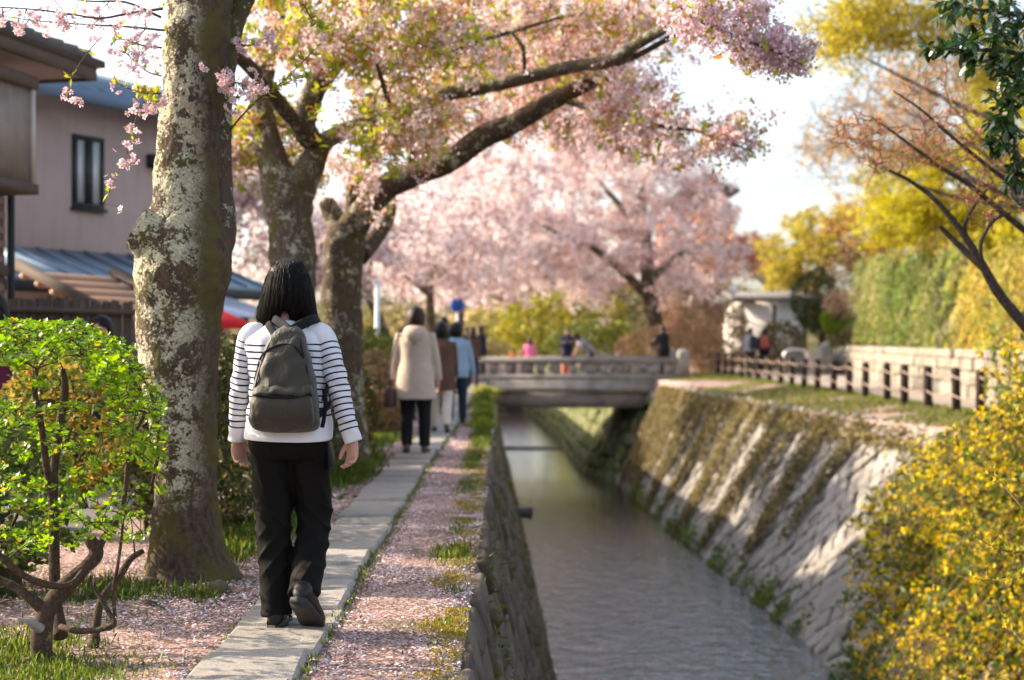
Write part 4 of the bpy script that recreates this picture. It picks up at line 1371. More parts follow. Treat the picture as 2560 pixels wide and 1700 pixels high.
# on the right bank road
pa, ia = person('walker in a pale grey shirt with a black bag on the far footpath', (8.55, 51.0, .03), -.12, 1.68, C_GREY, C_BLACK, M_HAIRBLACK, 'short', bulk=.01, pose=dict(ra=-4, lo=8))
pb, ib = person('walker in navy with a rust red backpack on the far footpath', (9.12, 51.4, .03), -.1, 1.66, C_NAVY, C_NAVY, M_HAIRBROWN, 'short', bulk=.015)
def rucksack(root, label, m, off=(0, 0), s=1.0):
    c = to_world(root, [(off[0], -.22+off[1], 1.14)])[0]
    e = empty('backpack', c, label=label, cat='backpack', group='backpacks of the two far walkers')
    V, Q, T = loft(smooth_rings([(0, 0, -.24, .1, .05), (0, -.01, -.2, .15, .09), (0, -.01, 0, .155, .1), (0, 0, .15, .13, .085), (0, .01, .23, .06, .04)], 24), 28, 3)
    Geo().add(V*s+c, Q, T).build('bag', m, e, True)
    V, Q, T = loft(smooth_rings([(0, -.1, -.2, .08, .01), (0, -.11, -.17, .11, .035), (0, -.12, -.06, .11, .035), (0, -.1, -.02, .09, .012)], 12), 20, 3)
    Geo().add(V*s+c, Q, T).build('pocket', m, e, True)
    for sd in (-1, 1):
        V, Q, T = tube(catmull(np.array([(sd*.07, .04, .18), (sd*.1, .14, .22), (sd*.11, .26, .17), (sd*.12, .34, .0), (sd*.16, .22, -.15), (sd*.14, .06, -.2)])*s+c, 20), .018, 8)
        Geo().add(V, Q, T).build('strap', M_STRAP, e, True)
rucksack(pa, 'black rucksack of the walker in grey', flat_mat('black_nylon', (.02, .02, .024), .6), (.1, 0))
rucksack(pb, 'rust red rucksack of the walker in navy', flat_mat('rust_nylon', (.40, .09, .06), .6))
# ================================================================== TREES AND PLANTS
def limb_tube(g, pts, rads, n=24, sides=14, bump=.06, seed=0, cap=True):
    pc = catmull(pts, n)
    rc = np.interp(np.linspace(0, 1, n), np.linspace(0, 1, len(rads)), rads)
    V, Q, T = tube(pc, rc, sides, cap=cap)
    m = n*sides
    C = np.repeat(pc, sides, axis=0)
    d = V[:m]-C
    k = np.array([1+bump*(mnoise.noise(Vector(tuple(v*7.0))+Vector((seed, 0, 0)))+.6*mnoise.noise(Vector(tuple(v*19.0)))) for v in V[:m]])
    V[:m] = C+d*k[:, None]
    g.add(V, Q, T)
    return pc, rc

class Tree:
    def __init__(s, name, label, base, cat='tree', group=None, seed=0, twig=M_TWIG):
        s.root = empty(name, base, label=label, cat=cat, group=group)
        s.rng = np.random.default_rng(seed); s.seed = seed
        s.nodes = []; s.nr = []; s.tw = Geo(); s.br_pts = []; s.tips = []; s.twig = twig
    def limb(s, pts, rads, m, name='limb', n=28, sides=14, bump=.06):
        g = Geo(); pc, rc = limb_tube(g, pts, rads, n, sides, bump, s.seed)
        g.build(name, m, s.root, True)
        s.nodes += list(pc); s.nr += list(rc)
        return pc
    def grow(s, targets, curve=.15, r_tip=.004, r_fac=.45, seglen=.25, skip_low=None, maxr=.06):
        """connect every target point to the nearest node of the skeleton"""
        N = np.array(s.nodes); NR = np.array(s.nr)
        ok = np.ones(len(N), bool) if skip_low is None else N[:, 2] > skip_low
        N = N[ok]; NR = NR[ok]
        targets = np.asarray(targets, float)
        d0 = np.array([np.min(np.linalg.norm(N-t, axis=1)) for t in targets])
        for t in targets[np.argsort(d0)]:
            dd = np.linalg.norm(N-t, axis=1)
            i = int(np.argmin(dd+.15*s.rng.random(len(N))*dd))
            a = N[i]; L = np.linalg.norm(t-a)
            if L < .03: continue
            k = max(3, min(7, int(L/seglen)+2))
            c = (a+t)/2+s.rng.normal(size=3)*L*curve+np.array([0, 0, .10*L])
            u = np.linspace(0, 1, k)[:, None]
            pts = a*(1-u)**2+2*c*u*(1-u)+t*u*u
            r0 = min(NR[i]*.6, r_tip+.012*L**.8*r_fac*2, maxr)
            rc = np.linspace(max(r0, r_tip), r_tip, k)
            V, Q, T = tube(pts, rc, 5 if r0 > .012 else 4, cap=False)
            s.tw.add(V, Q)
            N = np.vstack([N, pts[1:]]); NR = np.concatenate([NR, rc[1:]])
            s.br_pts.append(pts); s.tips.append((t, pts[-1]-pts[-2]))
    def twigs(s, per=3, length=.25, r=.0025, droop=.0):
        ends = []
        for t, d in s.tips:
            d = d/(np.linalg.norm(d)+1e-9)
            for k in range(per):
                v = d+s.rng.normal(size=3)*.8+np.array([0, 0, .2-droop])
                v /= np.linalg.norm(v)
                L = length*s.rng.uniform(.5, 1.3)
                m = t+v*L*.5+s.rng.normal(size=3)*L*.07
                e = t+v*L+np.array([0, 0, -droop*L*.5])
                V, Q, T = tube([t, m, e], [r, r*.8, r*.5], 3, cap=False); s.tw.add(V, Q)
                s.br_pts.append(np.array([t, m, e])); ends.append(e)
        return np.array(ends)
    def done_branches(s, name='branches'):
        s.tw.build(name, s.twig, s.root, True, kind='stuff')
    def along(s, n, spread, thin=None):
        """n points scattered along the grown twigs"""
        segs = []
        for p in s.br_pts:
            segs.append(np.stack([p[:-1], p[1:]], 1))
        S = np.concatenate(segs)
        L = np.linalg.norm(S[:, 1]-S[:, 0], axis=1)
        i = s.rng.choice(len(S), n, p=L/L.sum())
        u = s.rng.random((n, 1))
        return S[i, 0]*(1-u)+S[i, 1]*u+s.rng.normal(size=(n, 3))*spread
    def clumps(s, n, k, spread, cl):
        c = s.along(max(1, n//k), spread)
        return (np.repeat(c, k, axis=0)+s.rng.normal(size=(len(c)*k, 3))*cl)
    def crown(s, name, pts, size, pal, m, elong=1.2, flat=None, var=.12, **kw):
        n = len(pts)
        C = pick_cols(n, pal, s.rng, var)
        V, T, CC = soup(pts, size*s.rng.uniform(.65, 1.35, n), s.rng, C, elong, flat)
        return Geo().add(V, None, T, CC).build(name, m, s.root, **kw)

def in_ellipsoids(ells, n, rng, shell=.0):
    """ells: (center, (rx,ry,rz), weight)"""
    w = np.array([e[2] for e in ells], float); w /= w.sum()
    k = rng.choice(len(ells), n, p=w)
    u = rand_unit(n, rng)*(rng.uniform(shell, 1, (n, 1))**(1/3))
    c = np.array([e[0] for e in ells]); r = np.array([e[1] for e in ells])
    return c[k]+u*r[k]

PINK = [(5, (.80, .60, .62)), (4, (.84, .70, .71)), (2, (.74, .46, .50))]
PINKWARM = [(5, (.86, .68, .68)), (5, (.89, .79, .79)), (2, (.76, .44, .41))]
BUD = [(3, (.56, .22, .17)), (2, (.62, .32, .20)), (2, (.50, .26, .12))]
LIME = [(4, (.38, .44, .03)), (3, (.48, .50, .04)), (2, (.28, .36, .03)), (2, (.5, .26, .08))]

def flower_mesh(m):
    """five notched petals, centre; radius 1"""
    V = []; T = []; C = []
    for k in range(5):
        a = k*2*math.pi/5
        def q(r, da, z): return (r*math.cos(a+da), r*math.sin(a+da), z)
        b = len(V)
        V += [(0, 0, 0), q(.55, -.50, .12), q(.98, -.24, .26), q(.90, 0, .20), q(.98, .24, .26), q(.55, .50, .12)]
        C += [(.55, .2, .26)]+[(.82, .66, .69)]*5
        T += [(b, b+1, b+3), (b+1, b+2, b+3), (b, b+3, b+5), (b+3, b+4, b+5)]
    b = len(V)
    V += [(0, .10, .25), (.09, -.05, .25), (-.09, -.05, .25), (0, 0, -.25)]
    C += [(.5, .3, .12)]*3+[(.3, .1, .06)]
    T += [(b, b+1, b+2), (b, b+2, b+3), (b+2, b+1, b+3), (b+1, b, b+3)]
    me = np_mesh('flower', np.array(V), None, np.array(C), False, np.array(T))
    me.materials.append(m); return me
ME_FLOWER = flower_mesh(M_BLOSSOM)

def rot_to(nrm, rng):
    q = Vector(tuple(nrm)).to_track_quat('Z', 'Y').to_matrix()
    return q@Matrix.Rotation(rng.uniform(0, 6.28), 3, 'Z')

def sprig(tree, pts, r0, n_umbel, flowers, nleaf, fsize=.017, leafpal=LIME, limit=[0]):
    """a blossoming twig close to the lens: umbels of real flowers as parts, young leaves as one part"""
    rng = tree.rng
    pc = catmull(pts, 16)
    g = Geo(); V, Q, T = tube(pc, np.linspace(r0, r0*.35, 16), 5); g.add(V, Q, T)
    stalk = Geo(); LP = []; LD = []; LN = []
    for k in range(n_umbel):
        u = rng.uniform(.12, 1.0) if k else 1.0
        i = min(15, int(u*15))
        b = pc[i]
        d = rand_unit(1, rng)[0]+np.array([0, -.2, -.25]); d /= np.linalg.norm(d)
        c = b+d*rng.uniform(.02, .07)
        V, Q, T = tube([b, c], [r0*.4, r0*.25], 3, cap=False); g.add(V, Q)
        nf = rng.integers(max(1, flowers-1), flowers+3)
        for f in range(nf):
            fd = rand_unit(1, rng)[0]*.8+d*.8+np.array([0, -.25, -.2]); fd /= np.linalg.norm(fd)
            fc = c+fd*rng.uniform(.018, .034)
            V, Q, T = tube([c, fc], [.0012, .0009], 3, cap=False); stalk.add(V, Q)
            o = bpy.data.objects.new('flower', ME_FLOWER); COL.objects.link(o); o.parent = tree.root
            o.matrix_parent_inverse = Matrix.Translation(-Vector(tree.root.location))
            mm = rot_to(fd, rng).to_4x4(); sc = fsize*rng.uniform(.8, 1.15)
            o.matrix_basis = Matrix.Translation(Vector(tuple(fc)))@mm@Matrix.Scale(sc, 4)
            limit[0] += 1
    for k in range(nleaf):
        i = int(rng.uniform(.05, 1)*15); b = pc[i]
        for q in range(rng.integers(2, 5)):
            d = rand_unit(1, rng)[0]+np.array([0, 0, .45])+ (pc[min(15, i+1)]-pc[max(0, i-1)])*6; d /= np.linalg.norm(d)
            LP.append(b); LD.append(d); LN.append(rand_unit(1, rng)[0]+np.array([0, -.5, .8]))
    g.build('twig', tree.twig, tree.root, True)
    if stalk.n: stalk.build('flower_stalk', M_TWIGRED, tree.root)
    if LP:
        n = len(LP); C = pick_cols(n, leafpal, rng, .2)
        V, T, CC = leaves(LP, LD, LN, rng.uniform(.03, .06, n), rng.uniform(.014, .024, n), .2, C, .1)
        Geo().add(V, None, T, CC).build('young_leaves', M_LEAF, tree.root)

# ------------------------------------------------------------------ cherry tree 1, lichen trunk in focus
TY = 7.4
t1 = Tree('cherry_tree', 'big lichen covered cherry trunk with a sawn stub beside the walking woman', D(440, 1338, TY), seed=1, group='cherry trees along the path')
tabL = [(1350, 322, 556), (1335, 334, 545), (1300, 342, 528), (1200, 350, 506), (1100, 354, 498), (1000, 346, 498), (900, 330, 500), (800, 318, 502), (700, 312, 508), (650, 309, 516), (600, 308, 528), (560, 316, 526), (520, 330, 512), (470, 346, 502), (400, 352, 500), (300, 361, 505), (200, 369, 512), (100, 374, 520), (0, 378, 526), (-120, 385, 532), (-260, 400, 535)]
pts = []; rr_ = []
for yd, a, b in tabL:
    p = D((a+b)/2, yd, TY); pts.append(p); rr_.append((b-a)/2*KD*TY/F)
N1, S1 = 260, 120
pts = np.array(pts); pts[:, 1] = TY+np.interp(pts[:, 2], [0, 1.5, 4], [0, .03, .1])
pc = catmull(pts, N1); rc = catmull(np.stack([rr_, rr_, rr_], -1), N1)[:, 0]
V, Q, T = tube(pc, rc, S1, cap=True)
m = N1*S1
Cc = np.repeat(pc, S1, axis=0); dd = V[:m]-Cc; dn = dd/np.linalg.norm(dd, axis=1)[:, None]
ang = np.arctan2(dn[:, 1], dn[:, 0]); zz = V[:m, 2]
k = np.empty(m)
for i in range(m):
    v = Vector(tuple(V[i]))
    k[i] = .014*mnoise.noise(v*4.5)+.009*mnoise.noise(v*13)+.005*mnoise.noise(Vector((v.x*38, v.y*38, v.z*26)))+.0025*mnoise.noise(v*85)
flare = .02*np.clip((.28-zz)/.28, 0, 1)**1.5*(.5+np.maximum(0, np.sin(ang*3+.9)))
wound = -.03*np.exp(-((zz-1.02)/.05)**2-((ang+1.2)/.22)**2)-.02*np.exp(-((zz-1.42)/.06)**2-((ang+1.75)/.25)**2)
burl = .035*np.exp(-((zz-1.55)/.12)**2)*np.exp(-((ang+.35)/.5)**2)
V[:m] += dn*(k+flare+wound+burl)[:, None]
Geo().add(V, Q, T).build('trunk', M_BARK1, t1.root, True)
# sawn stub on the left
stub = [D(430, 600, TY-.02), D(385, 566, TY-.05), D(345, 542, TY-.07), D(316, 528, TY-.075)]
g = Geo(); limb_tube(g, stub, [.14, .135, .125, .112], 40, 48, .10, 3, cap=False)
V_ = g.V[0]
sb = g.build('stub', M_BARK1, t1.root, True)
e = np.array(stub[-1]); ax = e-np.array(stub[-2]); ax /= np.linalg.norm(ax)
a_ = np.cross(ax, [0, 1, 0]); a_ /= np.linalg.norm(a_); b_ = np.cross(ax, a_)
ang_ = np.arange(32)*2*math.pi/32
last = V_[-48:]
Vc = np.vstack([last-ax*.002, last.mean(0)+ax*.004])
Tc = np.array([[48, i, (i+1) % 48] for i in range(48)])
def cutwood():
    t = NT('sawn_wood'); v = t.obj()
    r = t.noise(v, 18, 5, .7)
    t.pr(t.mix(r, (.32, .20, .11), (.55, .42, .28)), .9, t.bump(r, .5, .006), .1)
    return t.m
M_CUT = cutwood()
Geo().add(Vc, None, Tc).build('sawn_face', M_CUT, sb)
# second stem behind, forking away to the upper right
g = Geo()
limb_tube(g, [D(470, 640, TY+.10), D(492, 520, TY+.16), D(496, 380, TY+.2), D(503, 220, TY+.22), D(520, 90, TY+.25), D(555, -10, TY+.28), D(610, -120, TY+.3), D(680, -230, TY+.3)], [.10, .12, .085, .082, .08, .078, .07, .06], 90, 36, .12, 5)
g.build('limb', M_BARK3, t1.root, True)
t1.nodes += list(catmull([D(400, -120, TY), D(380, -200, TY-.2), D(300, -160, TY-.2), D(150, -60, TY-.1)], 12)); t1.nr += [.05]*12
t1.nodes += list(catmull([D(555, -10, TY+.28), D(680, -230, TY+.3)], 8)); t1.nr += [.06]*8
# limb from the trunk reaching out of the picture, upper left
g = Geo(); limb_tube(g, [D(430, -60, TY), D(360, -110, TY-.1), D(260, -120, TY-.2), D(120, -90, TY-.2), D(-60, -110, TY-.3)], [.09, .06, .045, .035, .02], 30, 12, .08, 6)
g.build('limb', M_BARK3, t1.root, True)
# near sprays, upper left
for pl, r0, nu, fl, nl in (
    ([D(375, 20, TY-.05), D(300, 30, TY-.15), D(230, 42, TY-.25), D(150, 30, TY-.3), D(60, 20, TY-.4), D(-20, 15, TY-.45)], .008, 26, 4, 3),
    ([D(380, 70, TY-.05), D(300, 62, TY-.1), D(230, 58, TY-.1), D(110, 50, TY-.2), D(20, 40, TY-.3)], .007, 22, 4, 4),
    ([D(372, 40, TY-.05), D(290, 5, TY-.1), D(200, 2, TY-.2), D(120, -20, TY-.2)], .008, 8, 4, 2),
    ([D(372, 110, TY-.1), D(330, 105, TY-.2), D(280, 90, TY-.2), D(255, 100, TY-.25)], .006, 16, 4, 3),
    ([D(372, 175, TY-.1), D(340, 165, TY-.2), D(310, 140, TY-.25), D(285, 118, TY-.3)], .005, 14, 3, 4),
    ([D(370, 215, TY-.1), D(340, 215, TY-.2), D(300, 205, TY-.25), D(265, 190, TY-.3)], .005, 6, 2, 16),
    ([D(372, 232, TY-.1), D(345, 238, TY-.16), D(330, 235, TY-.18)], .004, 10, 4, 5),
    ([D(325, 235, TY-.2), D(308, 290, TY-.3), D(290, 360, TY-.32), D(262, 420, TY-.35), D(240, 470, TY-.35)], .003, 14, 3, 4),
    ([D(235, 85, TY-.3), D(195, 130, TY-.4), D(160, 190, TY-.42), D(165, 235, TY-.42)], .003, 5, 3, 3)):
    sprig(t1, pl, r0, nu, fl, nl)
# clusters to the right of the trunk
for pl, r0, nu, fl, nl in (
    ([D(515, 150, TY+.1), D(520, 155, TY-.1), D(512, 162, TY-.15), D(500, 150, TY-.2)], .005, 5, 7, 1),
    ([D(520, 190, TY+.1), D(540, 190, TY-.1), D(570, 195, TY-.15), D(605, 210, TY-.2)], .005, 16, 5, 4),
    ([D(525, 215, TY+.1), D(540, 225, TY-.1), D(555, 222, TY-.12)], .004, 7, 5, 2),
    ([D(540, 100, TY+.2), D(575, 105, TY), D(610, 90, TY-.05), D(625, 100, TY-.05)], .005, 9, 6, 2),
    ([D(530, 300, TY+.1), D(555, 270, TY), D(600, 225, TY-.05), D(650, 190, TY-.1), D(700, 140, TY-.1), D(745, 95, TY-.15)], .006, 3, 2, 22),
    ([D(640, 200, TY+.1), D(690, 180, TY), D(730, 178, TY-.1)], .004, 2, 2, 12),
    ([D(700, 10, TY), D(720, 45, TY), D(750, 75, TY-.1)], .005, 1, 1, 18)):
    sprig(t1, pl, r0, nu, fl, nl)

# ------------------------------------------------------------------ cherry trees 2 and 3
Y2 = 11.8
t2 = Tree('cherry_tree', 'forked cherry tree with knobbly grey trunk directly behind the walking woman', D(672, 1180, Y2)*np.array([1, 1, 0]), seed=2, group='cherry trees along the path')
b2 = D(672, 1180, Y2)
t2.limb([np.array([b2[0], Y2, -.05]), np.array([b2[0]-.02, Y2, .35]), D(672, 760, Y2), D(676, 600, Y2), D(668, 500, Y2), D(664, 430, Y2)], [.30, .23, .20, .185, .19, .22], M_BARK2, 'trunk', 70, 40, .13)
t2.limb([D(655, 450, Y2), D(632, 380, Y2), D(608, 290, Y2+.05), D(604, 200, Y2+.1), D(625, 90, Y2+.1), D(648, -20, Y2+.1), D(668, -160, Y2)], [.17, .13, .11, .095, .09, .075, .05], M_BARK2, n=60, sides=22, bump=.1)
t2.limb([D(682, 450, Y2), D(715, 385, Y2), D(745, 330, Y2+.2), D(800, 300, Y2+.5), D(880, 275, Y2+.8), D(945, 240, Y2+1.0), D(1040, 215, Y2+1), D(1140, 196, Y2+.9), D(1240, 172, Y2+.8), D(1330, 152, Y2+.7), D(1405, 140, Y2+.5), D(1480, 95, Y2+.3), D(1568, 45, Y2+.1)], [.16, .12, .08, .075, .07, .07, .065, .062, .06, .058, .055, .05, .045], M_BARK2, n=110, sides=16, bump=.1)
t2.limb([D(735, 345, Y2+.2), D(700, 290, Y2-.1), D(722, 215, Y2-.2), D(765, 150, Y2-.25), D(803, 100, Y2-.3)], [.09, .10, .095, .085, .08], M_BARK2, n=50, sides=22, bump=.1)
t2.limb([D(722, 330, Y2), D(650, 245, Y2-.5), D(600, 180, Y2-1), D(548, 125, Y2-1.5), D(500, 60, Y2-2), D(440, -40, Y2-2.4)], [.06, .062, .058, .052, .045, .035], M_BARK3, n=40, sides=14, bump=.08)
t2.limb([D(1330, 152, Y2+.7), D(1440, 140, Y2+.5), D(1560, 80, Y2+.2), D(1620, 70, Y2), D(1700, 110, Y2-.4), D(1780, 120, Y2-.7)], [.03, .03, .026, .02, .014, .008], M_BARK3, n=36, sides=8)
t2.limb([D(1210, 178, Y2+.8), D(1205, 110, Y2+.4), D(1180, 75, Y2+.2)], [.02, .017, .012], M_BARK3, n=10, sides=8)
t2.limb([D(870, 150, Y2-1), D(885, 200, Y2-.6), D(905, 270, Y2)], [.016, .02, .024], M_BARK3, n=10, sides=8)
t2.limb([D(1000, 130, Y2), D(1090, 100, Y2-.2), D(1190, 70, Y2-.3), D(1290, 40, Y2-.4)], [.018, .018, .016, .01], M_BARK3, n=16, sides=8)

Y3 = 14.2
t3 = Tree('cherry_tree', 'dark cherry tree whose long mossy limb arches over the canal', np.array([D(790, 900, Y3)[0], Y3, 0]), seed=3, group='cherry trees along the path')
b3 = D(790, 900, Y3)
t3.limb([np.array([b3[0], Y3, -.05]), np.array([b3[0], Y3, .5]), D(788, 760, Y3), D(788, 640, Y3), D(795, 560, Y3), D(806, 520, Y3)], [.30, .23, .205, .195, .20, .20], M_BARK3, 'trunk', 60, 36, .12)
t3.limb([D(795, 560, Y3), D(835, 492, Y3-.1), D(890, 432, Y3-.2), D(960, 400, Y3-.3), D(1040, 368, Y3-.5), D(1110, 318, Y3-.6), D(1180, 287, Y3-.7), D(1260, 240, Y3-.8), D(1330, 205, Y3-.9), D(1390, 178, Y3-1), D(1440, 150, Y3-1)], [.17, .14, .125, .12, .115, .112, .10, .085, .075, .07, .05], M_BARK3, n=110, sides=24, bump=.11)
t3.limb([D(800, 560, Y3), D(770, 500, Y3+.1), D(752, 466, Y3+.1), D(748, 456, Y3+.1)], [.13, .10, .085, .03], M_BARK3, 'stub', n=24, sides=20, bump=.14)
t3.limb([D(815, 540, Y3+.2), D(812, 470, Y3+.3), D(820, 400, Y3+.4), D(850, 330, Y3+.5)], [.09, .075, .065, .05], M_BARK3, n=24, sides=14)
t3.limb([D(830, 590, Y3+.2), D(868, 545, Y3+.5), D(895, 500, Y3+.7), D(900, 440, Y3+.9)], [.10, .085, .075, .06], M_BARK3, n=24, sides=16)
t3.limb([D(1310, 235, Y3-.9), D(1420, 262, Y3-1.2), D(1520, 290, Y3-1.6), D(1620, 305, Y3-2), D(1735, 350, Y3-2.4)], [.03, .026, .02, .014, .007], M_BARK3, n=24, sides=8)
t3.limb([D(940, 405, Y3-.3), D(952, 350, Y3-.3), D(945, 320, Y3-.3)], [.045, .035, .03], M_BARK3, 'stub', n=12, sides=10)

def E(xd, yd, Y, rxd, rzd, ry, w):
    k = KD*Y/F
    return (D(xd, yd, Y), (rxd*k, ry, rzd*k), w)

# overhead canopy of tree 2 and 3: branch targets
tg = in_ellipsoids([E(700, 60, Y2-.8, 170, 110, 1.2, 3), E(950, 80, Y2-.3, 220, 110, 1.3, 5), E(1200, 60, Y2+1.6, 230, 90, 1.0, 5), E(1000, 215, Y2+1.8, 170, 60, .8, 3), E(620, 330, Y2+.5, 120, 90, .7, 2.6), E(900, 300, Y2-.2, 130, 50, .8, 2), E(1430, 50, Y2+1.2, 110, 60, .8, 2)], 330, t2.rng)
t2.grow(tg, seglen=.3)
t2.twigs(4, .30)
t2.done_branches()
BP = t2.along(64000, .05)
t2.crown('blossom', t2.clumps(23000, 14, .03, .035), .031, PINKWARM, M_BLOSSOM)
t2.crown('red_bracts', t2.clumps(13000, 8, .03, .03), .024, BUD, M_LEAF, 1.8)
lp = t2.clumps(8500, 5, .03, .03)
# young leaves sit mostly near the fork and the lower left of the crown
kx = np.interp(lp[:, 0], [-2.4, -1.2, -.3, 2], [1, 1, .5, .22])
lp = lp[t2.rng.random(len(lp)) < kx]
t2.crown('young_leaves', lp, .058, LIME, M_LEAF, 2.2)

tg = in_ellipsoids([E(1150, 120, Y3+.9, 260, 110, 1.3, 4), E(1350, 110, Y3+.6, 200, 100, 1.2, 4), E(1020, 290, Y3+1.0, 180, 60, .9, 3), E(1300, 240, Y3+.8, 180, 60, 1.2, 4), E(1480, 285, Y3-1.4, 120, 35, .6, 1.5), E(1420, 195, Y3-1, 100, 45, .8, 1.5), E(820, 420, Y3, 90, 60, 1, 1), E(1650, 325, Y3-2, 90, 22, .5, 1.3)], 330, t3.rng)
t3.grow(tg, seglen=.35)
t3.twigs(4, .32)
t3.done_branches()
BP = t3.along(52000, .06)
t3.crown('blossom', t3.clumps(25000, 14, .035, .042), .037, PINKWARM, M_BLOSSOM)
t3.crown('red_bracts', t3.clumps(12000, 8, .035, .035), .028, BUD, M_LEAF, 1.8)
lp = t3.clumps(1800, 5, .04, .03); t3.crown('young_leaves', lp, .06, LIME, M_LEAF, 2.2)

# clearer pink sprays at the upper right end of the canopy
Y4 = 8.6
tn = Tree('cherry_branch', 'hanging spray of pale pink cherry blossom at the top of the picture', D(1500, -60, Y4), cat='blossom branch', seed=4)
tn.limb([D(1380, -120, Y4+.4), D(1480, -40, Y4+.2), D(1600, 40, Y4), D(1700, 85, Y4-.1), D(1790, 120, Y4-.2), D(1850, 150, Y4-.3)], [.02, .017, .013, .010, .007, .004], M_BARK3, n=30, sides=8)
tg = in_ellipsoids([E(1590, 40, Y4, 70, 50, .35, 3), E(1700, 70, Y4, 80, 50, .35, 3), E(1760, 120, Y4, 60, 30, .3, 3), E(1830, 130, Y4-.1, 40, 30, .2, 2), E(1640, 0, Y4, 120, 30, .4, 2)], 110, tn.rng)
tn.grow(tg, seglen=.12, r_tip=.0022)
tn.twigs(3, .10, .0016)
tn.done_branches()
bp_ = tn.along(7000, .022)
tn.crown('blossom', bp_, .024, [(4, (.80, .64, .70)), (4, (.84, .73, .77)), (2, (.66, .42, .50))], M_BLOSSOM)
tn.crown('red_bracts', tn.along(1200, .02), .016, BUD, M_LEAF, 2)
tn.crown('young_leaves', tn.along(260, .03), .045, LIME, M_LEAF, 2.2)

# ------------------------------------------------------------------ trees farther off
def far_tree(name, label, base, top_r, ells, ntarget, nblos, size, pal, m=M_BLOSSOM, bark=M_BARK3, seed=0, trunk_r=.2, group=None, limbs=None, spread=.12, twig=M_TWIG, twl=.6, per=3, partname='crown', extra=None, cat='tree', elong=1.2, flat=None):
    t = Tree(name, label, base, seed=seed, group=group, twig=twig, cat=cat)
    base = np.array(base, float)
    c = np.average([e[0] for e in ells], axis=0, weights=[e[2] for e in ells])
    h = max(.5, (c[2]-base[2])*.75)
    if limbs is None:
        top = base+np.array([(c[0]-base[0])*.45, (c[1]-base[1])*.45, h])
        mid = base+np.array([(c[0]-base[0])*.12+.1*t.rng.normal(), .1*t.rng.normal(), h*.5])
        t.limb([base-np.array([0, 0, .1]), mid, top], [trunk_r*1.25, trunk_r*.9, trunk_r*.6], bark, 'trunk', 24, 12, .1)
        for e in ells:
            if t.rng.random() < .9:
                a = mid*.4+top*.6
                t.limb([a, (a+np.array(e[0]))/2+t.rng.normal(size=3)*.2, np.array(e[0])], [trunk_r*.5, trunk_r*.33, trunk_r*.16], bark, 'limb', 14, 8, .08)
    else:
        for k, (pts, rads) in enumerate(limbs):
            t.limb(pts, rads, bark, 'trunk' if k == 0 else 'limb', 24, 12, .1)
    t.grow(in_ellipsoids(ells, ntarget, t.rng), seglen=.6, r_tip=.008, maxr=.08, skip_low=base[2]+h*.45 if limbs is None else None)
    t.twigs(per, twl, .006)
    t.done_branches()
    if nblos: t.crown(partname, t.clumps(nblos, 9, spread*.8, spread*.75), size, pal, m, elong, flat)
    if extra:
        for nm, n2, s2, p2, m2 in extra: t.crown(nm, t.along(n2, spread), s2, p2, m2, 1.8)
    return t

PALE = [(5, (.80, .67, .68)), (6, (.86, .79, .80)), (2, (.66, .46, .45)), (1.5, (.42, .27, .21))]
PEACH = [(4, (.80, .67, .65)), (4, (.85, .77, .76)), (3, (.58, .36, .29))]
GC = 'cherry trees along the path'
far_tree('cherry_tree', 'slender cherry tree on the path bank beyond the forked trees', (-2.45, 30, 0), 0, [E(905, 520, 30, 160, 120, 3, 3), E(600, 540, 30, 130, 140, 3, 3), E(760, 600, 29, 130, 90, 2.5, 2), E(560, 430, 28, 90, 90, 2, 2)], 170, 15000, .085, PALE, seed=31, trunk_r=.13, group=GC)
far_tree('cherry_tree', 'cherry tree overhanging the path behind the walkers', (-2.3, 38, 0), 0, [E(930, 560, 38, 130, 110, 3, 3), E(1060, 560, 38, 150, 90, 3, 4), E(1110, 470, 37, 130, 70, 3, 3), E(800, 560, 38, 140, 120, 3, 2)], 170, 15000, .10, PALE, seed=32, trunk_r=.15, group=GC)
far_tree('cherry_tree', 'cherry tree with low arching branch left of the bridge', (-2.1, 52, 0), 0, [E(1130, 600, 52, 160, 90, 4, 4), E(1230, 520, 54, 180, 110, 4, 4), E(1000, 620, 52, 120, 90, 3, 3), E(1050, 480, 54, 130, 90, 4, 3), E(1080, 390, 54, 150, 60, 3, 3), E(1250, 390, 55, 150, 60, 3, 3)], 230, 24000, .12, PALE, seed=33, trunk_r=.2, group=GC)
far_tree('cherry_tree', 'distant cherry tree closing the view above the bridge', (1.5, 72, 0), 0, [E(1180, 560, 72, 170, 120, 5, 4), E(1330, 620, 72, 170, 90, 5, 4), E(1230, 650, 70, 160, 50, 4, 4), E(1080, 660, 70, 130, 60, 4, 3)], 170, 17000, .15, PALE, seed=34, trunk_r=.25, group=GC)
Yb = 55
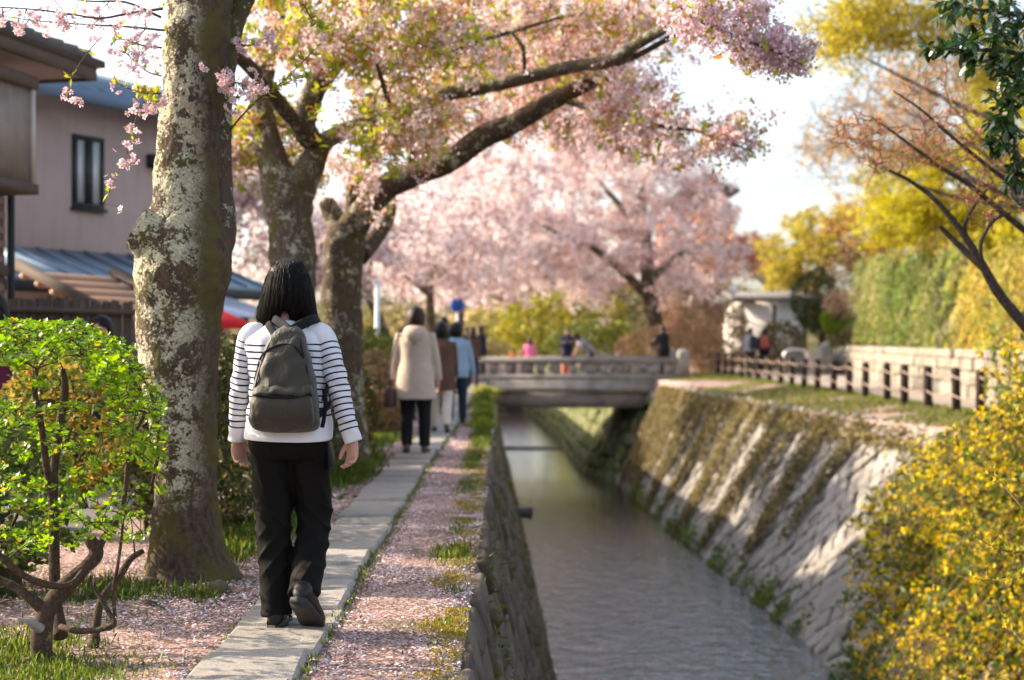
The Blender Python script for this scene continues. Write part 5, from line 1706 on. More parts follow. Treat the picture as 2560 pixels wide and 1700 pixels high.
far_tree('cherry_tree', 'wide pink cherry tree with dark trunk behind the right end of the bridge', D(1508, 830, Yb)*np.array([1, 1, 0]), 0,
         [E(1400, 520, Yb, 160, 110, 4, 4), E(1550, 520, Yb, 150, 120, 4, 4), E(1450, 400, Yb, 180, 90, 4, 4), E(1590, 640, Yb, 130, 80, 3, 3), E(1350, 630, Yb, 130, 70, 3, 3), E(1400, 320, Yb+2, 160, 60, 3, 3), E(1240, 560, Yb, 110, 90, 3, 2), E(1480, 300, Yb+2, 110, 50, 3, 2), E(1300, 350, Yb+2, 130, 60, 3, 2)], 320, 36000, .115, PEACH[:2]+PALE+[(2, (.60, .32, .24))], seed=35, trunk_r=.28, group=GC,
         limbs=[([D(1512, 830, Yb)*np.array([1, 1, 0]), D(1508, 740, Yb), D(1495, 660, Yb), D(1490, 560, Yb), D(1480, 460, Yb), D(1500, 330, Yb)], [.38, .33, .28, .24, .16, .06]),
                ([D(1500, 690, Yb), D(1430, 620, Yb-1), D(1370, 575, Yb-1.5), D(1310, 548, Yb-2), D(1250, 520, Yb-2.5)], [.2, .17, .13, .09, .04]),
                ([D(1495, 650, Yb), D(1560, 590, Yb+1), D(1640, 560, Yb+1)], [.18, .12, .05]),
                ([D(1490, 540, Yb), D(1400, 440, Yb), D(1350, 380, Yb)], [.15, .1, .05])], twl=.9, spread=.16)
far_tree('maple_tree', 'reddish maple tree in front of the brown house', (14.5, 72, 0), 0, [E(1690, 590, 72, 100, 50, 4, 3), E(1640, 510, 72, 60, 40, 3, 2), E(1760, 600, 72, 70, 40, 3, 2)], 130, 8000, .14, [(4, (.34, .14, .09)), (3, (.42, .2, .13)), (3, (.6, .42, .36))], M_LEAF, seed=36, trunk_r=.2)
far_tree('golden_tree', 'small golden yellow tree above the white plaster wall', (13.5, 62, 0), 0, [E(1850, 590, 62, 100, 60, 3, 3), E(1800, 640, 62, 70, 40, 2, 2), E(1900, 520, 64, 90, 40, 3, 2)], 120, 9000, .12, [(4, (.46, .40, .05)), (3, (.34, .33, .05)), (2, (.46, .28, .08))], M_LEAF, seed=37, trunk_r=.15)
far_tree('orange_shrub_tree', 'rusty orange leaved tree above the weeping hedge', (17.5, 62, 0), 0, [E(1960, 560, 62, 90, 60, 3, 3), E(2080, 560, 60, 100, 60, 3, 3), E(2000, 480, 64, 80, 40, 3, 2)], 120, 9000, .11, [(4, (.46, .22, .06)), (3, (.42, .32, .06)), (2, (.34, .2, .08))], M_LEAF, seed=38, trunk_r=.15)
far_tree('yellow_tree', 'bright yellow leaved tree behind the bare twigs', (14.5, 35, 1.2), 0, [E(2220, 420, 35, 150, 110, 2, 4), E(2310, 270, 35, 80, 120, 2, 3), E(2110, 500, 36, 120, 60, 2, 3), E(2320, 560, 34, 60, 70, 2, 2), E(2080, 400, 36, 90, 60, 2, 1.5)], 230, 30000, .08, [(5, (.54, .46, .012)), (4, (.44, .41, .02)), (2, (.28, .30, .03))], M_LEAF, seed=39, trunk_r=.14)
far_tree('yellow_tree', 'yellow leaved branch tree at the top edge of the picture', (12.5, 27, 1.2), 0, [E(2010, 45, 27, 150, 55, 1.2, 4), E(1940, 105, 27, 80, 35, 1, 2), E(2170, 60, 27, 120, 70, 1.2, 3), E(2300, 140, 27, 80, 60, 1.2, 2)], 190, 14000, .06, [(5, (.52, .43, .02)), (3, (.44, .38, .03)), (2, (.34, .3, .05))], M_LEAF, seed=40, trunk_r=.12)
far_tree('budding_tree', 'bare tan budding tree in fine twigs against the sky', (13.0, 30.5, 1.2), 0, [E(2030, 230, 30, 130, 70, 2, 4), E(1960, 350, 30, 110, 70, 2, 4), E(2150, 200, 30, 100, 90, 2, 3), E(2090, 330, 30, 110, 70, 2, 3), E(1890, 300, 30, 60, 60, 1.5, 1)], 400, 8000, .045, [(4, (.62, .42, .20)), (3, (.74, .60, .46)), (2, (.5, .3, .16))], M_LEAF, seed=41, trunk_r=.12, twig=flat_mat('tan_twig', (.22, .15, .10), .85), twl=.55, per=5, spread=.05, partname='buds', elong=2)

# low yellow green shrubs closing the far end of the canal
def mound(name, label, c, r, n, size, pal, m=M_LEAF, seed=0, cat='shrub', group=None, elong=1.4, shell=.55, flat=None, stems=8):
    rng = np.random.default_rng(seed)
    c = np.array(c, float); r = np.array(r, float)
    root = empty(name, (c[0], c[1], max(0, c[2]-r[2])), label=label, cat=cat, group=group)
    u = rand_unit(n, rng)
    k = np.array([1+.22*mnoise.noise(Vector(tuple(q*2.3))+Vector((seed, 0, 0)))+.10*mnoise.noise(Vector(tuple(q*6.))) for q in u])
    p = c+u*r*(k*rng.uniform(shell, 1, n)**(1/2.5))[:, None]
    C = pick_cols(n, pal, rng, .2)
    V, T, CC = soup(p, size*rng.uniform(.6, 1.4, n), rng, C, elong, flat)
    Geo().add(V, None, T, CC).build('foliage', m, root)
    g = Geo()
    b = np.array([c[0], c[1], max(-.05, c[2]-r[2]*1.02)])
    for q in range(stems):
        e = c+rand_unit(1, rng)[0]*r*.75
        if e[2] < b[2]+.1: e[2] = c[2]+abs(e[2]-c[2])
        s0 = b+rng.normal(size=3)*np.array([r[0]*.2, r[1]*.2, 0])
        V, Q, T = tube(catmull([s0, (s0+e)/2+rng.normal(size=3)*r*.12, e], 6), np.linspace(.02, .006, 6)*max(1, r[2]*.6), 5); g.add(V, Q, T)
    g.build('stems', M_SHRUBWOOD, root, True, kind='stuff')
    return root
YG = [(4, (.33, .30, .03)), (3, (.24, .26, .03)), (2, (.42, .36, .04))]
mound('shrub', 'yellow green bush behind the people on the bridge', D(1300, 745, 66), (3.2, 2, 1.6), 5000, .16, YG, seed=51)
mound('shrub', 'yellow green bush at the far end of the canal', D(1180, 760, 80), (4, 3, 1.6), 5000, .2, [(3, (.45, .36, .2)), (3, (.3, .28, .06))], seed=52)
mound('shrub', 'dark green bush low behind the bridge centre', D(1380, 790, 60), (2.2, 1.5, 1.0), 3500, .12, [(3, (.08, .11, .03)), (2, (.2, .2, .04))], seed=53)
mound('shrub', 'tan dried hedge shrub right of the bridge post', D(1640, 775, 54), (1.5, 1.4, 1.45), 6500, .09, [(4, (.44, .29, .17)), (3, (.34, .22, .12)), (2, (.52, .38, .26))], M_DRYLEAF, seed=54)
mound('shrub', 'tan dried shrub below the pink tree at the bridge', D(1500, 810, 52), (1.3, 1, .9), 3500, .08, [(4, (.44, .29, .17)), (3, (.34, .22, .12))], M_DRYLEAF, seed=55)
mound('shrub', 'dull green bushes along the street left of the white post', (-3.5, 31, .75), (1.0, 2.5, .95), 5000, .09, [(3, (.08, .10, .03)), (2, (.2, .2, .05)), (1, (.34, .26, .08))], seed=56)
mound('shrub', 'olive bushes behind the walkers at the far street', (-3.6, 47, 1.1), (1.5, 4, 1.3), 6000, .12, [(3, (.11, .12, .035)), (2, (.24, .2, .07)), (2, (.4, .3, .2))], seed=57)
mound('shrub', 'mixed olive bushes behind the trunk of the wide pink tree', D(1560, 735, 70), (4.5, 2, 2.2), 7000, .16, [(3, (.14, .14, .04)), (2, (.3, .24, .09)), (2, (.5, .38, .3))], seed=58)
# wooded hill far behind
rows = []
for y in np.linspace(150, 420, 10):
    rows.append([(x, y, max(-.5, 22*math.sin((y-150)/270*math.pi)*(.6+.4*math.sin(x*.02+1))*np.interp(x, [-260, -120, 60, 300], [1, .6, .5, 1.2]))) for x in np.linspace(-300, 320, 30)])
def hill_mat():
    t = NT('wooded_hillside'); v = t.pos()
    f = t.noise(v, .12, 6, .7)
    c = t.ramp(f, [(.3, (.05, .06, .025)), (.5, (.10, .10, .035)), (.62, (.3, .22, .15)), (.8, (.4, .3, .26))])
    t.pr(c, 1, t.bump(t.noise(v, .5, 5, .7), 1, 2), .05)
    return t.m
sheet('hill', rows, hill_mat(), kind='structure', label='wooded hill far beyond the canal')
# ------------------------------------------------------------------ leaf meshes for single leaves
def leaf_obj_mesh(name, L, W, m, curl=.12, fold=.16):
    """oval leaf with midrib fold: 16 tris, base at origin, along +Y, normal +Z"""
    ts = [0, .18, .42, .68, .88, 1]; ws = [.0, .55, 1, .92, .5, 0]
    V = []; T = []
    for t_, w in zip(ts, ws):
        z = -curl*L*(t_**2)
        V += [(-w*W/2, t_*L, z+fold*w*W*.5), (0, t_*L, z), (w*W/2, t_*L, z+fold*w*W*.5)]
    Q = []
    for i in range(5):
        for j in range(2):
            a = i*3+j; Q.append((a, a+1, a+4, a+3))
    me = np_mesh(name, np.array(V), np.array(Q), None, True)
    me.materials.append(m); return me

def single_leaf_mat(name, a, b, trans=.45, rough=.35, spec=.5, back=(1.2, 1.15, .5), yellow=None):
    t = NT(name); r = t.rnd()
    c = t.mix(r, a, b)
    if yellow:
        c = t.mix(t.ramp(t.math('FRACT', t.math('MULTIPLY', r, 7.3)), [(yellow[1], 0.), (yellow[1]+.01, 1.)], 'CONSTANT'), c, yellow[0])
    p = t.pr(c, rough, None, spec, finish=False)
    t.translucent(p, t.mix(1., c, back, 'MULTIPLY'), trans)
    return t.m
M_AZ = single_leaf_mat('azalea_leaf', (.10, .23, .006), (.24, .40, .012), .5, back=(1.4, 1.2, .3), rough=.45, spec=.4)
M_CAM = single_leaf_mat('camellia_leaf', (.016, .045, .012), (.04, .085, .018), .22, .22, .6, (1.5, 1.5, .3), ((.42, .30, .02), .97))

def place_leaf(me, parent, c, d, nrm, s):
    y = Vector(tuple(d)).normalized(); z = Vector(tuple(nrm)); z = (z-y*z.dot(y)).normalized(); x = y.cross(z)
    o = bpy.data.objects.new('leaf', me); COL.objects.link(o); o.parent = parent
    o.matrix_parent_inverse = Matrix.Translation(-Vector(parent.location))
    o.matrix_basis = Matrix(((x[0]*s, y[0]*s, z[0]*s, c[0]), (x[1]*s, y[1]*s, z[1]*s, c[1]), (x[2]*s, y[2]*s, z[2]*s, c[2]), (0, 0, 0, 1)))

def leaf_mass(me, items):
    V0, Q0, T0 = mesh_arrays(me)
    n = len(items)
    A = np.empty((n, 3, 3)); C = np.empty((n, 3))
    for i, (c, d, nr, s) in enumerate(items):
        y = d/np.linalg.norm(d); z = nr-y*(nr@y); z /= np.linalg.norm(z)+1e-9; x = np.cross(y, z)
        A[i] = np.stack([x, y, z], 1)*s; C[i] = c
    V = np.einsum('nij,vj->nvi', A, V0)+C[:, None, :]
    Q = Q0[None]+np.arange(n)[:, None, None]*len(V0)
    return V.reshape(-1, 3), Q.reshape(-1, 4)

# ------------------------------------------------------------------ clipped azalea at the lower left
YA = 5.65
az = Tree('azalea_shrub', 'flat topped bright green azalea with gnarled bare stems at the lower left', (D(95, 1510, 5.55)[0], 5.55, 0), cat='shrub', seed=61, twig=M_SHRUBWOOD)
def A(x, y, Y=YA): 
    p = D(x, y, Y); return p
az.limb([A(98, 1515, 5.5), A(96, 1460, 5.5), A(110, 1405, 5.52), A(150, 1355, 5.55), A(195, 1310, 5.6), A(222, 1275, 5.62), A(205, 1238, 5.62)], [0.0459, 0.0429, 0.0333, 0.0340, 0.0311, 0.0296, 0.0222], M_SHRUBWOOD, 'trunk', 60, 22, .22)
az.limb([A(105, 1410, 5.52), A(70, 1380, 5.5), A(30, 1350, 5.5), A(-20, 1330, 5.5)], [0.0266, 0.0207, 0.0163, 0.0133], M_SHRUBWOOD, 'branch', 24, 12, .15)
az.limb([A(95, 1450, 5.46), A(70, 1435, 5.42), A(40, 1425, 5.4)], [0.0222, 0.0148, 0.0022], flat_mat('bleached_wood', (.30, .26, .24), .9, .4, 40, .8, .006), 'broken_stub', 24, 12, .5)
az.limb([A(140, 1470, 5.62), A(128, 1380, 5.7), A(125, 1250, 5.72), A(122, 1120, 5.75), A(135, 1000, 5.78), A(150, 900, 5.8), A(145, 850, 5.8)], [0.0296, 0.0252, 0.0222, 0.0192, 0.0178, 0.0148, 0.0104], M_SHRUBWOOD, 'branch', 50, 14, .12)
az.limb([A(125, 1180, 5.72), A(108, 1080, 5.6), A(95, 980, 5.55), A(80, 900, 5.5), A(85, 850, 5.5)], [0.0148, 0.0141, 0.0133, 0.0111, 0.0074], M_SHRUBWOOD, 'branch', 34, 10, .12)
az.limb([A(195, 1310, 5.6), A(165, 1345, 5.45), A(120, 1350, 5.4), A(60, 1330, 5.35), A(10, 1290, 5.3), A(-30, 1250, 5.3)], [0.0104, 0.0118, 0.0133, 0.0133, 0.0126, 0.0118], M_SHRUBWOOD, 'branch', 34, 10, .08)
az.limb([A(140, 1445, 5.6), A(180, 1455, 5.5), A(225, 1452, 5.45), A(262, 1440, 5.45), A(250, 1410, 5.48), A(215, 1350, 5.5)], [0.0118, 0.0126, 0.0118, 0.0118, 0.0096, 0.0089], M_SHRUBWOOD, 'branch', 34, 10, .08)
az.limb([A(215, 1500, 5.75), A(222, 1440, 5.8), A(235, 1380, 5.85), A(275, 1330, 5.9), A(300, 1290, 5.9), A(330, 1270, 5.9)], [0.0222, 0.0192, 0.0148, 0.0133, 0.0133, 0.0118], M_SHRUBWOOD, 'branch', 34, 12, .12)
az.limb([A(222, 1275, 5.62), A(240, 1240, 5.7), A(275, 1190, 5.72), A(290, 1120, 5.75), A(300, 1030, 5.8), A(335, 950, 5.85)], [0.0163, 0.0148, 0.0118, 0.0104, 0.0089, 0.0067], M_SHRUBWOOD, 'branch', 34, 10, .1)
az.limb([A(265, 1420, 5.5), A(262, 1360, 5.52), A(272, 1300, 5.5), A(280, 1240, 5.5), A(285, 1180, 5.5)], [0.0074, 0.0081, 0.0074, 0.0067, 0.0052], M_SHRUBWOOD, 'branch', 24, 8, .1)
az.limb([A(350, 1120, 5.85), A(365, 1040, 5.85), A(360, 960, 5.85), A(345, 900, 5.85)], [0.0074, 0.0074, 0.0067, 0.0052], M_SHRUBWOOD, 'branch', 20, 8, .1)
ra = az.rng
top_t = []
for k in range(720):        # clipped top layer
    xd = ra.uniform(-230, 378); Yq = ra.uniform(5.05, 6.45)  # leaf mass extended left out of view to shade the slabs
    # the top sags towards its right end
    ztop = np.interp(xd, [-60, 150, 260, 330, 392], [1.31, 1.31, 1.24, 1.12, .98])
    thick = np.interp(xd, [-60, 150, 300, 392], [.12, .13, .30, .34])
    x = (xd*KD-1280)*Yq/F if xd > 200 else (xd*KD-1280)*5.65/F
    edge = (1-((Yq-5.75)/.72)**2)
    z = ztop-thick*ra.random()**1.8-.10*(1-max(0, edge))
    top_t.append((x, Yq, z))
low_t = []
for k in range(230):
    xd = ra.uniform(-50, 340); yd = ra.uniform(930, 1270)
    if yd > 1180 and xd > 330: continue
    low_t.append(A(xd, yd, ra.uniform(5.2, 6.2)))
az.grow(np.array(top_t), seglen=.12, r_tip=.0022, curve=.12, maxr=.012)
az.grow(np.array(low_t), seglen=.14, r_tip=.002, curve=.15, maxr=.009)
az.done_branches('twigs')
ME_AZ = [leaf_obj_mesh('leaf', .046, .021, M_AZ), leaf_obj_mesh('leaf', .038, .020, M_AZ, .2), leaf_obj_mesh('leaf', .05, .020, M_AZ, .05)]
def simple_leaf(L, W):
    V = np.array([(0, 0, 0), (-W*.42, L*.4, W*.1), (0, L*.4, 0), (W*.42, L*.4, W*.1), (-W*.42, L*.7, W*.06), (0, L*.7, -.05*L), (W*.42, L*.7, W*.06), (0, L, -.12*L)])
    return np_mesh('leaf', V, np.array([(1, 2, 5, 4), (2, 3, 6, 5), (0, 2, 1, 0), (0, 3, 2, 0)])[:2], None, True, np.array([(0, 2, 1), (0, 3, 2), (4, 5, 7), (5, 6, 7)]))
ME_AZL = simple_leaf(.050, .026)
items = []
for tpos, d in az.tips:
    upness = 1.0 if tpos[2] > .85 else .55
    nl = ra.integers(7, 12)
    ax = np.array([0, 0, 1.])*upness+rand_unit(1, ra)[0]*.45; ax /= np.linalg.norm(ax)
    e1 = np.cross(ax, rand_unit(1, ra)[0]); e1 /= np.linalg.norm(e1); e2 = np.cross(ax, e1)
    for q in range(nl):
        a = q*2.4+ra.uniform(0, .5)
        el = ra.uniform(.1, 1.0)
        dv = (e1*math.cos(a)+e2*math.sin(a))*math.cos(el)+ax*math.sin(el)
        nr = ax*math.cos(el)-(e1*math.cos(a)+e2*math.sin(a))*math.sin(el)
        items.append((tpos-ax*ra.uniform(0, .02), dv, nr, ra.uniform(.7, 1.15)))
# single leaves facing the lens become parts of their own
def azscore(it):
    c = it[0]; px = 1280+F*c[0]/c[1]; py = 850-F*(c[2]-CAM_H)/c[1]
    return c[1]+(100 if px < 5 or py > 1690 else 0)
items.sort(key=azscore)
for k, (c, d, nr, s) in enumerate(items[:300]):
    place_leaf(ME_AZ[k % 3], az.root, c, d, nr, s)
rest = items[300:]
g = Geo()
V, Q = leaf_mass(ME_AZL, rest)
C = pick_cols(len(rest), [(4, (.08, .19, .008)), (4, (.16, .31, .012)), (2, (.24, .38, .015)), (.35, (.42, .28, .03))], ra, .15)
g.add(V, Q, None, np.repeat(C, len(ME_AZL.vertices), axis=0))
o = g.build('leaf_mass', attr_leaf_mat('azalea_leaf_mass', .5, .35, .5, (1.4, 1.2, .3)), az.root, True, kind='stuff')

# ------------------------------------------------------------------ hedges on the left of the path
DKG = [(4, (.045, .065, .02)), (3, (.07, .085, .025)), (2, (.10, .07, .035)), (1, (.20, .15, .04))]
BRN = [(4, (.34, .21, .11)), (3, (.26, .17, .09)), (2, (.20, .19, .06)), (1, (.42, .28, .16))]
HG = 'hedge shrubs between path and street'
mound('hedge_shrub', 'dark leafy shrub between the lichen trunk and the walking woman', (-2.08, 9.4, .58), (.5, .9, .68), 9000, .04, DKG, seed=71, group=HG, cat='hedge')
mound('hedge_shrub', 'dark green shrub at the foot of the forked cherry tree', (-2.1, 12.6, .55), (.55, 1.2, .68), 9000, .045, DKG, seed=72, group=HG, cat='hedge')
mound('hedge_shrub', 'brownish green shrub under the mossy limbed cherry tree', (-1.98, 15.4, .5), (.5, 1.0, .62), 8000, .05, DKG[:3]+[(3, (.22, .15, .06))], seed=73, group=HG, cat='hedge')
mound('hedge_shrub', 'tan clipped hedge shrub beside the woman in the beige coat', (-1.88, 18.9, .45), (.45, 1.2, .62), 9000, .05, BRN, M_DRYLEAF, seed=74, group=HG, cat='hedge')
mound('hedge_shrub', 'green shrub beyond the tan hedge', (-2.3, 23.5, .6), (.7, 1.6, .75), 5000, .07, [(3, (.10, .14, .03)), (2, (.3, .26, .05))], seed=75, group=HG, cat='hedge')
mound('hedge_shrub', 'small yellowish shrub behind the azalea and the lichen trunk', (-2.5, 7.9, .75), (.4, .5, .42), 3500, .035, [(2, (.3, .17, .03)), (4, (.14, .18, .03)), (1, (.4, .3, .04))], seed=76, group=HG, cat='hedge')
mound('hedge_shrub', 'low green shrub at the left edge behind the azalea stems', (-2.75, 6.9, .45), (.6, .6, .5), 4000, .045, [(3, (.07, .11, .03)), (2, (.13, .18, .04))], seed=77, group=HG, cat='hedge')

# ------------------------------------------------------------------ grass, weeds, moss, petals
def blades(pts, h, w, rng, pal, lean=.5):
    n = len(pts)
    az_ = rng.uniform(0, 2*math.pi, n)
    d = np.stack([np.cos(az_)*lean, np.sin(az_)*lean, np.ones(n)], -1)*rng.uniform(.6, 1.2, (n, 1))
    hh = h*rng.uniform(.5, 1.3, n)
    return leaves(pts, d+rng.normal(size=(n, 3))*.3, np.stack([np.cos(az_), np.sin(az_), np.full(n, .2)], -1), hh, w, .1, pick_cols(n, pal, rng, .2), .25)
GRASS = [(4, (.10, .16, .02)), (3, (.16, .22, .03)), (1, (.28, .26, .06))]
rg = np.random.default_rng(81)
def gz(P_): return np.array([ground_z(x, y) for x, y in P_[:, :2]])
def patch(cx, cy, rx, ry, n):
    p = rg.normal(size=(n, 2))*[rx*.55, ry*.55]+[cx, cy]
    return np.column_stack([p, gz(p)-.005])
G = Geo()
sets = []
# weeds in the joint at the right of the slabs
yy = rg.uniform(4.2, 34, 3600)**1.0; den = np.array([.5+.5*fbm(0, q, 3.1) for q in yy])
yy = yy[rg.random(len(yy)) < np.clip(den+.25, .12, 1)]
p = np.column_stack([np.interp(yy, [4, 10, 15, 20, 40], [-.755, -.79, -.825, -.775, -.89])+rg.normal(size=len(yy))*.022, yy]); sets.append((np.column_stack([p, gz(p)]), .032, .009))
yy = rg.uniform(4.2, 34, 1200)
p = np.column_stack([np.interp(yy, [4, 10, 15, 20, 40], [-1.175, -1.21, -1.245, -1.195, -1.31])+rg.normal(size=len(yy))*.02, yy]); sets.append((np.column_stack([p, gz(p)]), .022, .008))
for cx, cy, rx, ry, n, h in [(-1.66, 8.5, .26, .6, 1700, .07), (-1.55, 9.6, .2, .6, 1000, .08), (-1.48, 12.8, .16, .8, 2200, .10), (-1.5, 14.4, .16, .7, 1000, .08), (-1.62, 17.2, .2, 1.0, 800, .1),
                             (-1.82, 5.3, .35, .25, 1300, .032), (-1.62, 5.15, .2, .3, 500, .03), (-2.1, 5.7, .4, .4, 1200, .045), (-1.95, 7.0, .4, .35, 600, .05), (-1.5, 6.85, .12, .12, 160, .05),
                             (-.34, 8.2, .10, .30, 300, .055), (-.34, 9.3, .08, .4, 120, .035), (-.30, 6.25, .05, .08, 50, .035), (-.28, 7.0, .05, .12, 40, .035), (-.38, 12.0, .1, .8, 350, .035), (-.40, 14.5, .1, .9, 500, .04), (-.36, 18.0, .12, 2.2, 1600, .06), (-.42, 23.0, .14, 2.5, 1800, .10), (-.52, 29.0, .16, 3.0, 1800, .14)]:
    sets.append((patch(cx, cy, rx, ry, int(n*1.5)), h*1.15, .0045 if h < .06 else .006))
for p, h, w in sets:
    p = p[p[:, 0] < np.array([eL(q) for q in p[:, 1]])+.02]
    G.add(*(lambda r: (r[0], None, r[1], r[2]))(blades(p, h, w, rg, GRASS)))
# right bank grass strip by the fence
yy = rg.uniform(20, 52, 24000); xx = np.array([eR(q) for q in yy])+rg.random(len(yy))**.8*np.clip(7.9-np.array([eR(q) for q in yy]), .3, 9)
kk = np.array([fbm(x, y, .5, 4) for x, y in zip(xx, yy)]) > -.3
p = np.column_stack([xx, yy, [ground_z(a_, b_) for a_, b_ in zip(xx, yy)]])[kk]
G.add(*(lambda r: (r[0], None, r[1], r[2]))(blades(p, .09, .016, rg, [(4, (.11, .17, .03)), (3, (.17, .2, .03)), (3, (.26, .22, .09))])))
G.build('grass', M_LEAF, kind='stuff', label='short grass and weeds beside the slabs and on the banks')
# ferny plants and low weeds as larger leaves
W_ = Geo()
for cx, cy, n, L in [(-1.95, 6.8, 26, .10), (-1.50, 7.1, 20, .05), (-1.35, 7.15, 14, .05), (-1.72, 7.0, 16, .06), (-1.85, 5.05, 40, .05), (-2.0, 5.25, 30, .06), (-1.3, 9.2, 12, .07), (-1.42, 11.2, 20, .09), (-1.62, 6.6, 12, .04)]:
    c = patch(cx, cy, .12, .12, n); d = rand_unit(n, rg)*[1, 1, .2]+[0, 0, .35]
    V, T, CC = leaves(c, d, np.tile([0, -.2, 1.], (n, 1)), L*rg.uniform(.6, 1.2, n), L*.38, .15, pick_cols(n, [(3, (.06, .12, .02)), (2, (.11, .18, .03))], rg, .2), .2)
    W_.add(V, None, T, CC)
W_.build('weeds', M_LEAF, kind='stuff', label='low leafy weeds around the foot of the trunk and shrub')
# moss tufts on the wall edge
mo = Geo()
MOSS = [(4, (.30, .24, .025)), (3, (.22, .22, .02)), (2, (.36, .22, .03))]
for k in range(46):
    y = rg.uniform(4.6, 16) if k < 34 else rg.uniform(16, 30)
    n = 260 if y < 10 else 220
    p = rg.normal(size=(n, 2))*[.05, .10 if y < 16 else .4]+[float(eL(y))-abs(rg.normal())*.06-.03, y]
    p = p[p[:, 0] < np.array([eL(q) for q in p[:, 1]])+.01]
    z = gz(p)+.012*np.exp(-((p[:, 1]-y)/.1)**2)
    V, T, CC = blades(np.column_stack([p, z]), .013, .009, rg, MOSS, .9)
    mo.add(V, None, T, CC)
# bright round moss cushions farther along the edge
for y, r_ in ((20.5, .16), (22.8, .2), (26, .2), (30.5, .25), (34, .3)):
    n = 900
    p = rg.normal(size=(n, 2))*[r_*.5, r_*1.8]+[float(eL(y))-.12, y]
    z = .10*np.exp(-((p[:, 0]-eL(y)+.12)/r_)**2-((p[:, 1]-y)/(r_*2.4))**2)
    V, T, CC = blades(np.column_stack([p, z]), .05, .025, rg, [(3, (.26, .32, .03)), (2, (.34, .34, .03))], .8)
    mo.add(V, None, T, CC)
mo.build('moss', M_LEAF, kind='stuff', label='yellow green moss along the stone edge of the canal')
# fallen petals
def petals(xy, size, zoff=.006):
    n = len(xy)
    d = rand_unit(n, rg)*[1, 1, .25]; nr = rand_unit(n, rg)*.5+[0, 0, 1.]
    z = gz(xy)+zoff
    C = pick_cols(n, [(5, (.80, .64, .67)), (5, (.86, .77, .79)), (3, (.66, .42, .44)), (1, (.40, .20, .14))], rg, .12)
    return leaves(np.column_stack([xy, z]), d, nr, size*rg.uniform(.7, 1.3, n), size*.62*rg.uniform(.7, 1.2, n), .18, C)
def scatter(x0, x1, y0, y1, dens, f=None, lo=0.):
    n = int((x1-x0)*(y1-y0)*dens)
    p = np.column_stack([rg.uniform(x0, x1, n), rg.uniform(y0, y1, n)])
    k = np.array([fbm(x, y, 1.6, 9)*.6+fbm(x, y, 5, 2)*.5 for x, y in p])
    if x0 > -.9 and y1 > 10: lo = lo+.55*np.exp(-((p[:, 0]+.52)/.11)**2)
    return p[(k+rg.normal(size=n)*.25) > lo]
pe = Geo()
for a in ((-.76, -.2, 4.3, 12, 4600, -.05), (-.80, -.25, 12, 26, 900, -.1), (-2.3, -1.18, 4.3, 9.5, 3400, -.08), (-2.0, -1.22, 9.5, 22, 700, -.15), (-3.2, -2.3, 5.5, 9, 900, 0), (-1.2, -.78, 4.3, 9, 14, -1)):
    xy = scatter(a[0], a[1], a[2], a[3], a[4], lo=a[5])
    sz = .0165 if a[2] < 9 else .026
    V, T, CC = petals(xy, sz, .006 if a[4] > 50 else .112)
    pe.add(V, None, T, CC)
# a few petals caught on the lichen trunk base
pe.build('fallen_petals', M_PETAL, kind='stuff', label='fallen pink cherry petals strewn over the earth')
# litter of twigs and dead leaves
li = Geo()
xy = np.vstack([scatter(-.76, -.25, 4.3, 10, 700, lo=-.2), scatter(-2.2, -1.2, 4.3, 9, 500, lo=-.2)])
n = len(xy)
V, T, CC = leaves(np.column_stack([xy, gz(xy)+.006]), rand_unit(n, rg)*[1, 1, .15], rand_unit(n, rg)*.4+[0, 0, 1.], rg.uniform(.012, .035, n), .008, .2, pick_cols(n, [(3, (.16, .07, .04)), (2, (.25, .13, .08)), (1, (.08, .05, .03))], rg, .2))
li.add(V, None, T, CC)
li.build('leaf_litter', M_DRYLEAF, kind='stuff', label='brown bud scales and leaf litter among the petals')
# small stones by the trunk
for k, (xd, yd, s) in enumerate(((345, 1350, .045), (500, 1368, .06), (345, 1398, .03), (815, 1055, .13), (850, 1050, .10))):
    Yq = 4409/(yd*KD-850); c = D(xd, yd, Yq)
    rng = np.random.default_rng(90+k)
    bm = bmesh.new(); bmesh.ops.create_icosphere(bm, subdivisions=3, radius=1)
    for v in bm.verts:
        q = 1+.3*mnoise.noise(v.co*1.4+Vector((k*7, 0, 0)))+.08*mnoise.noise(v.co*5)
        v.co = Vector((v.co.x*1.2*q, v.co.y*q, v.co.z*.7*q))*s
    o = link('stone', bm_mesh(bm, 'stone', M_STONE_L, True), None, None)
    o.location = (c[0], Yq, s*.3)
    tag(o, ['small dark stone among petals left of the trunk base', 'flat dark stone right of the trunk base', 'tiny dark stone between trunk and shrub', 'rounded dark rock beside the path under the hedge', 'second rounded rock behind the first beside the path'][k], 'stone', 'stones lying beside the path')

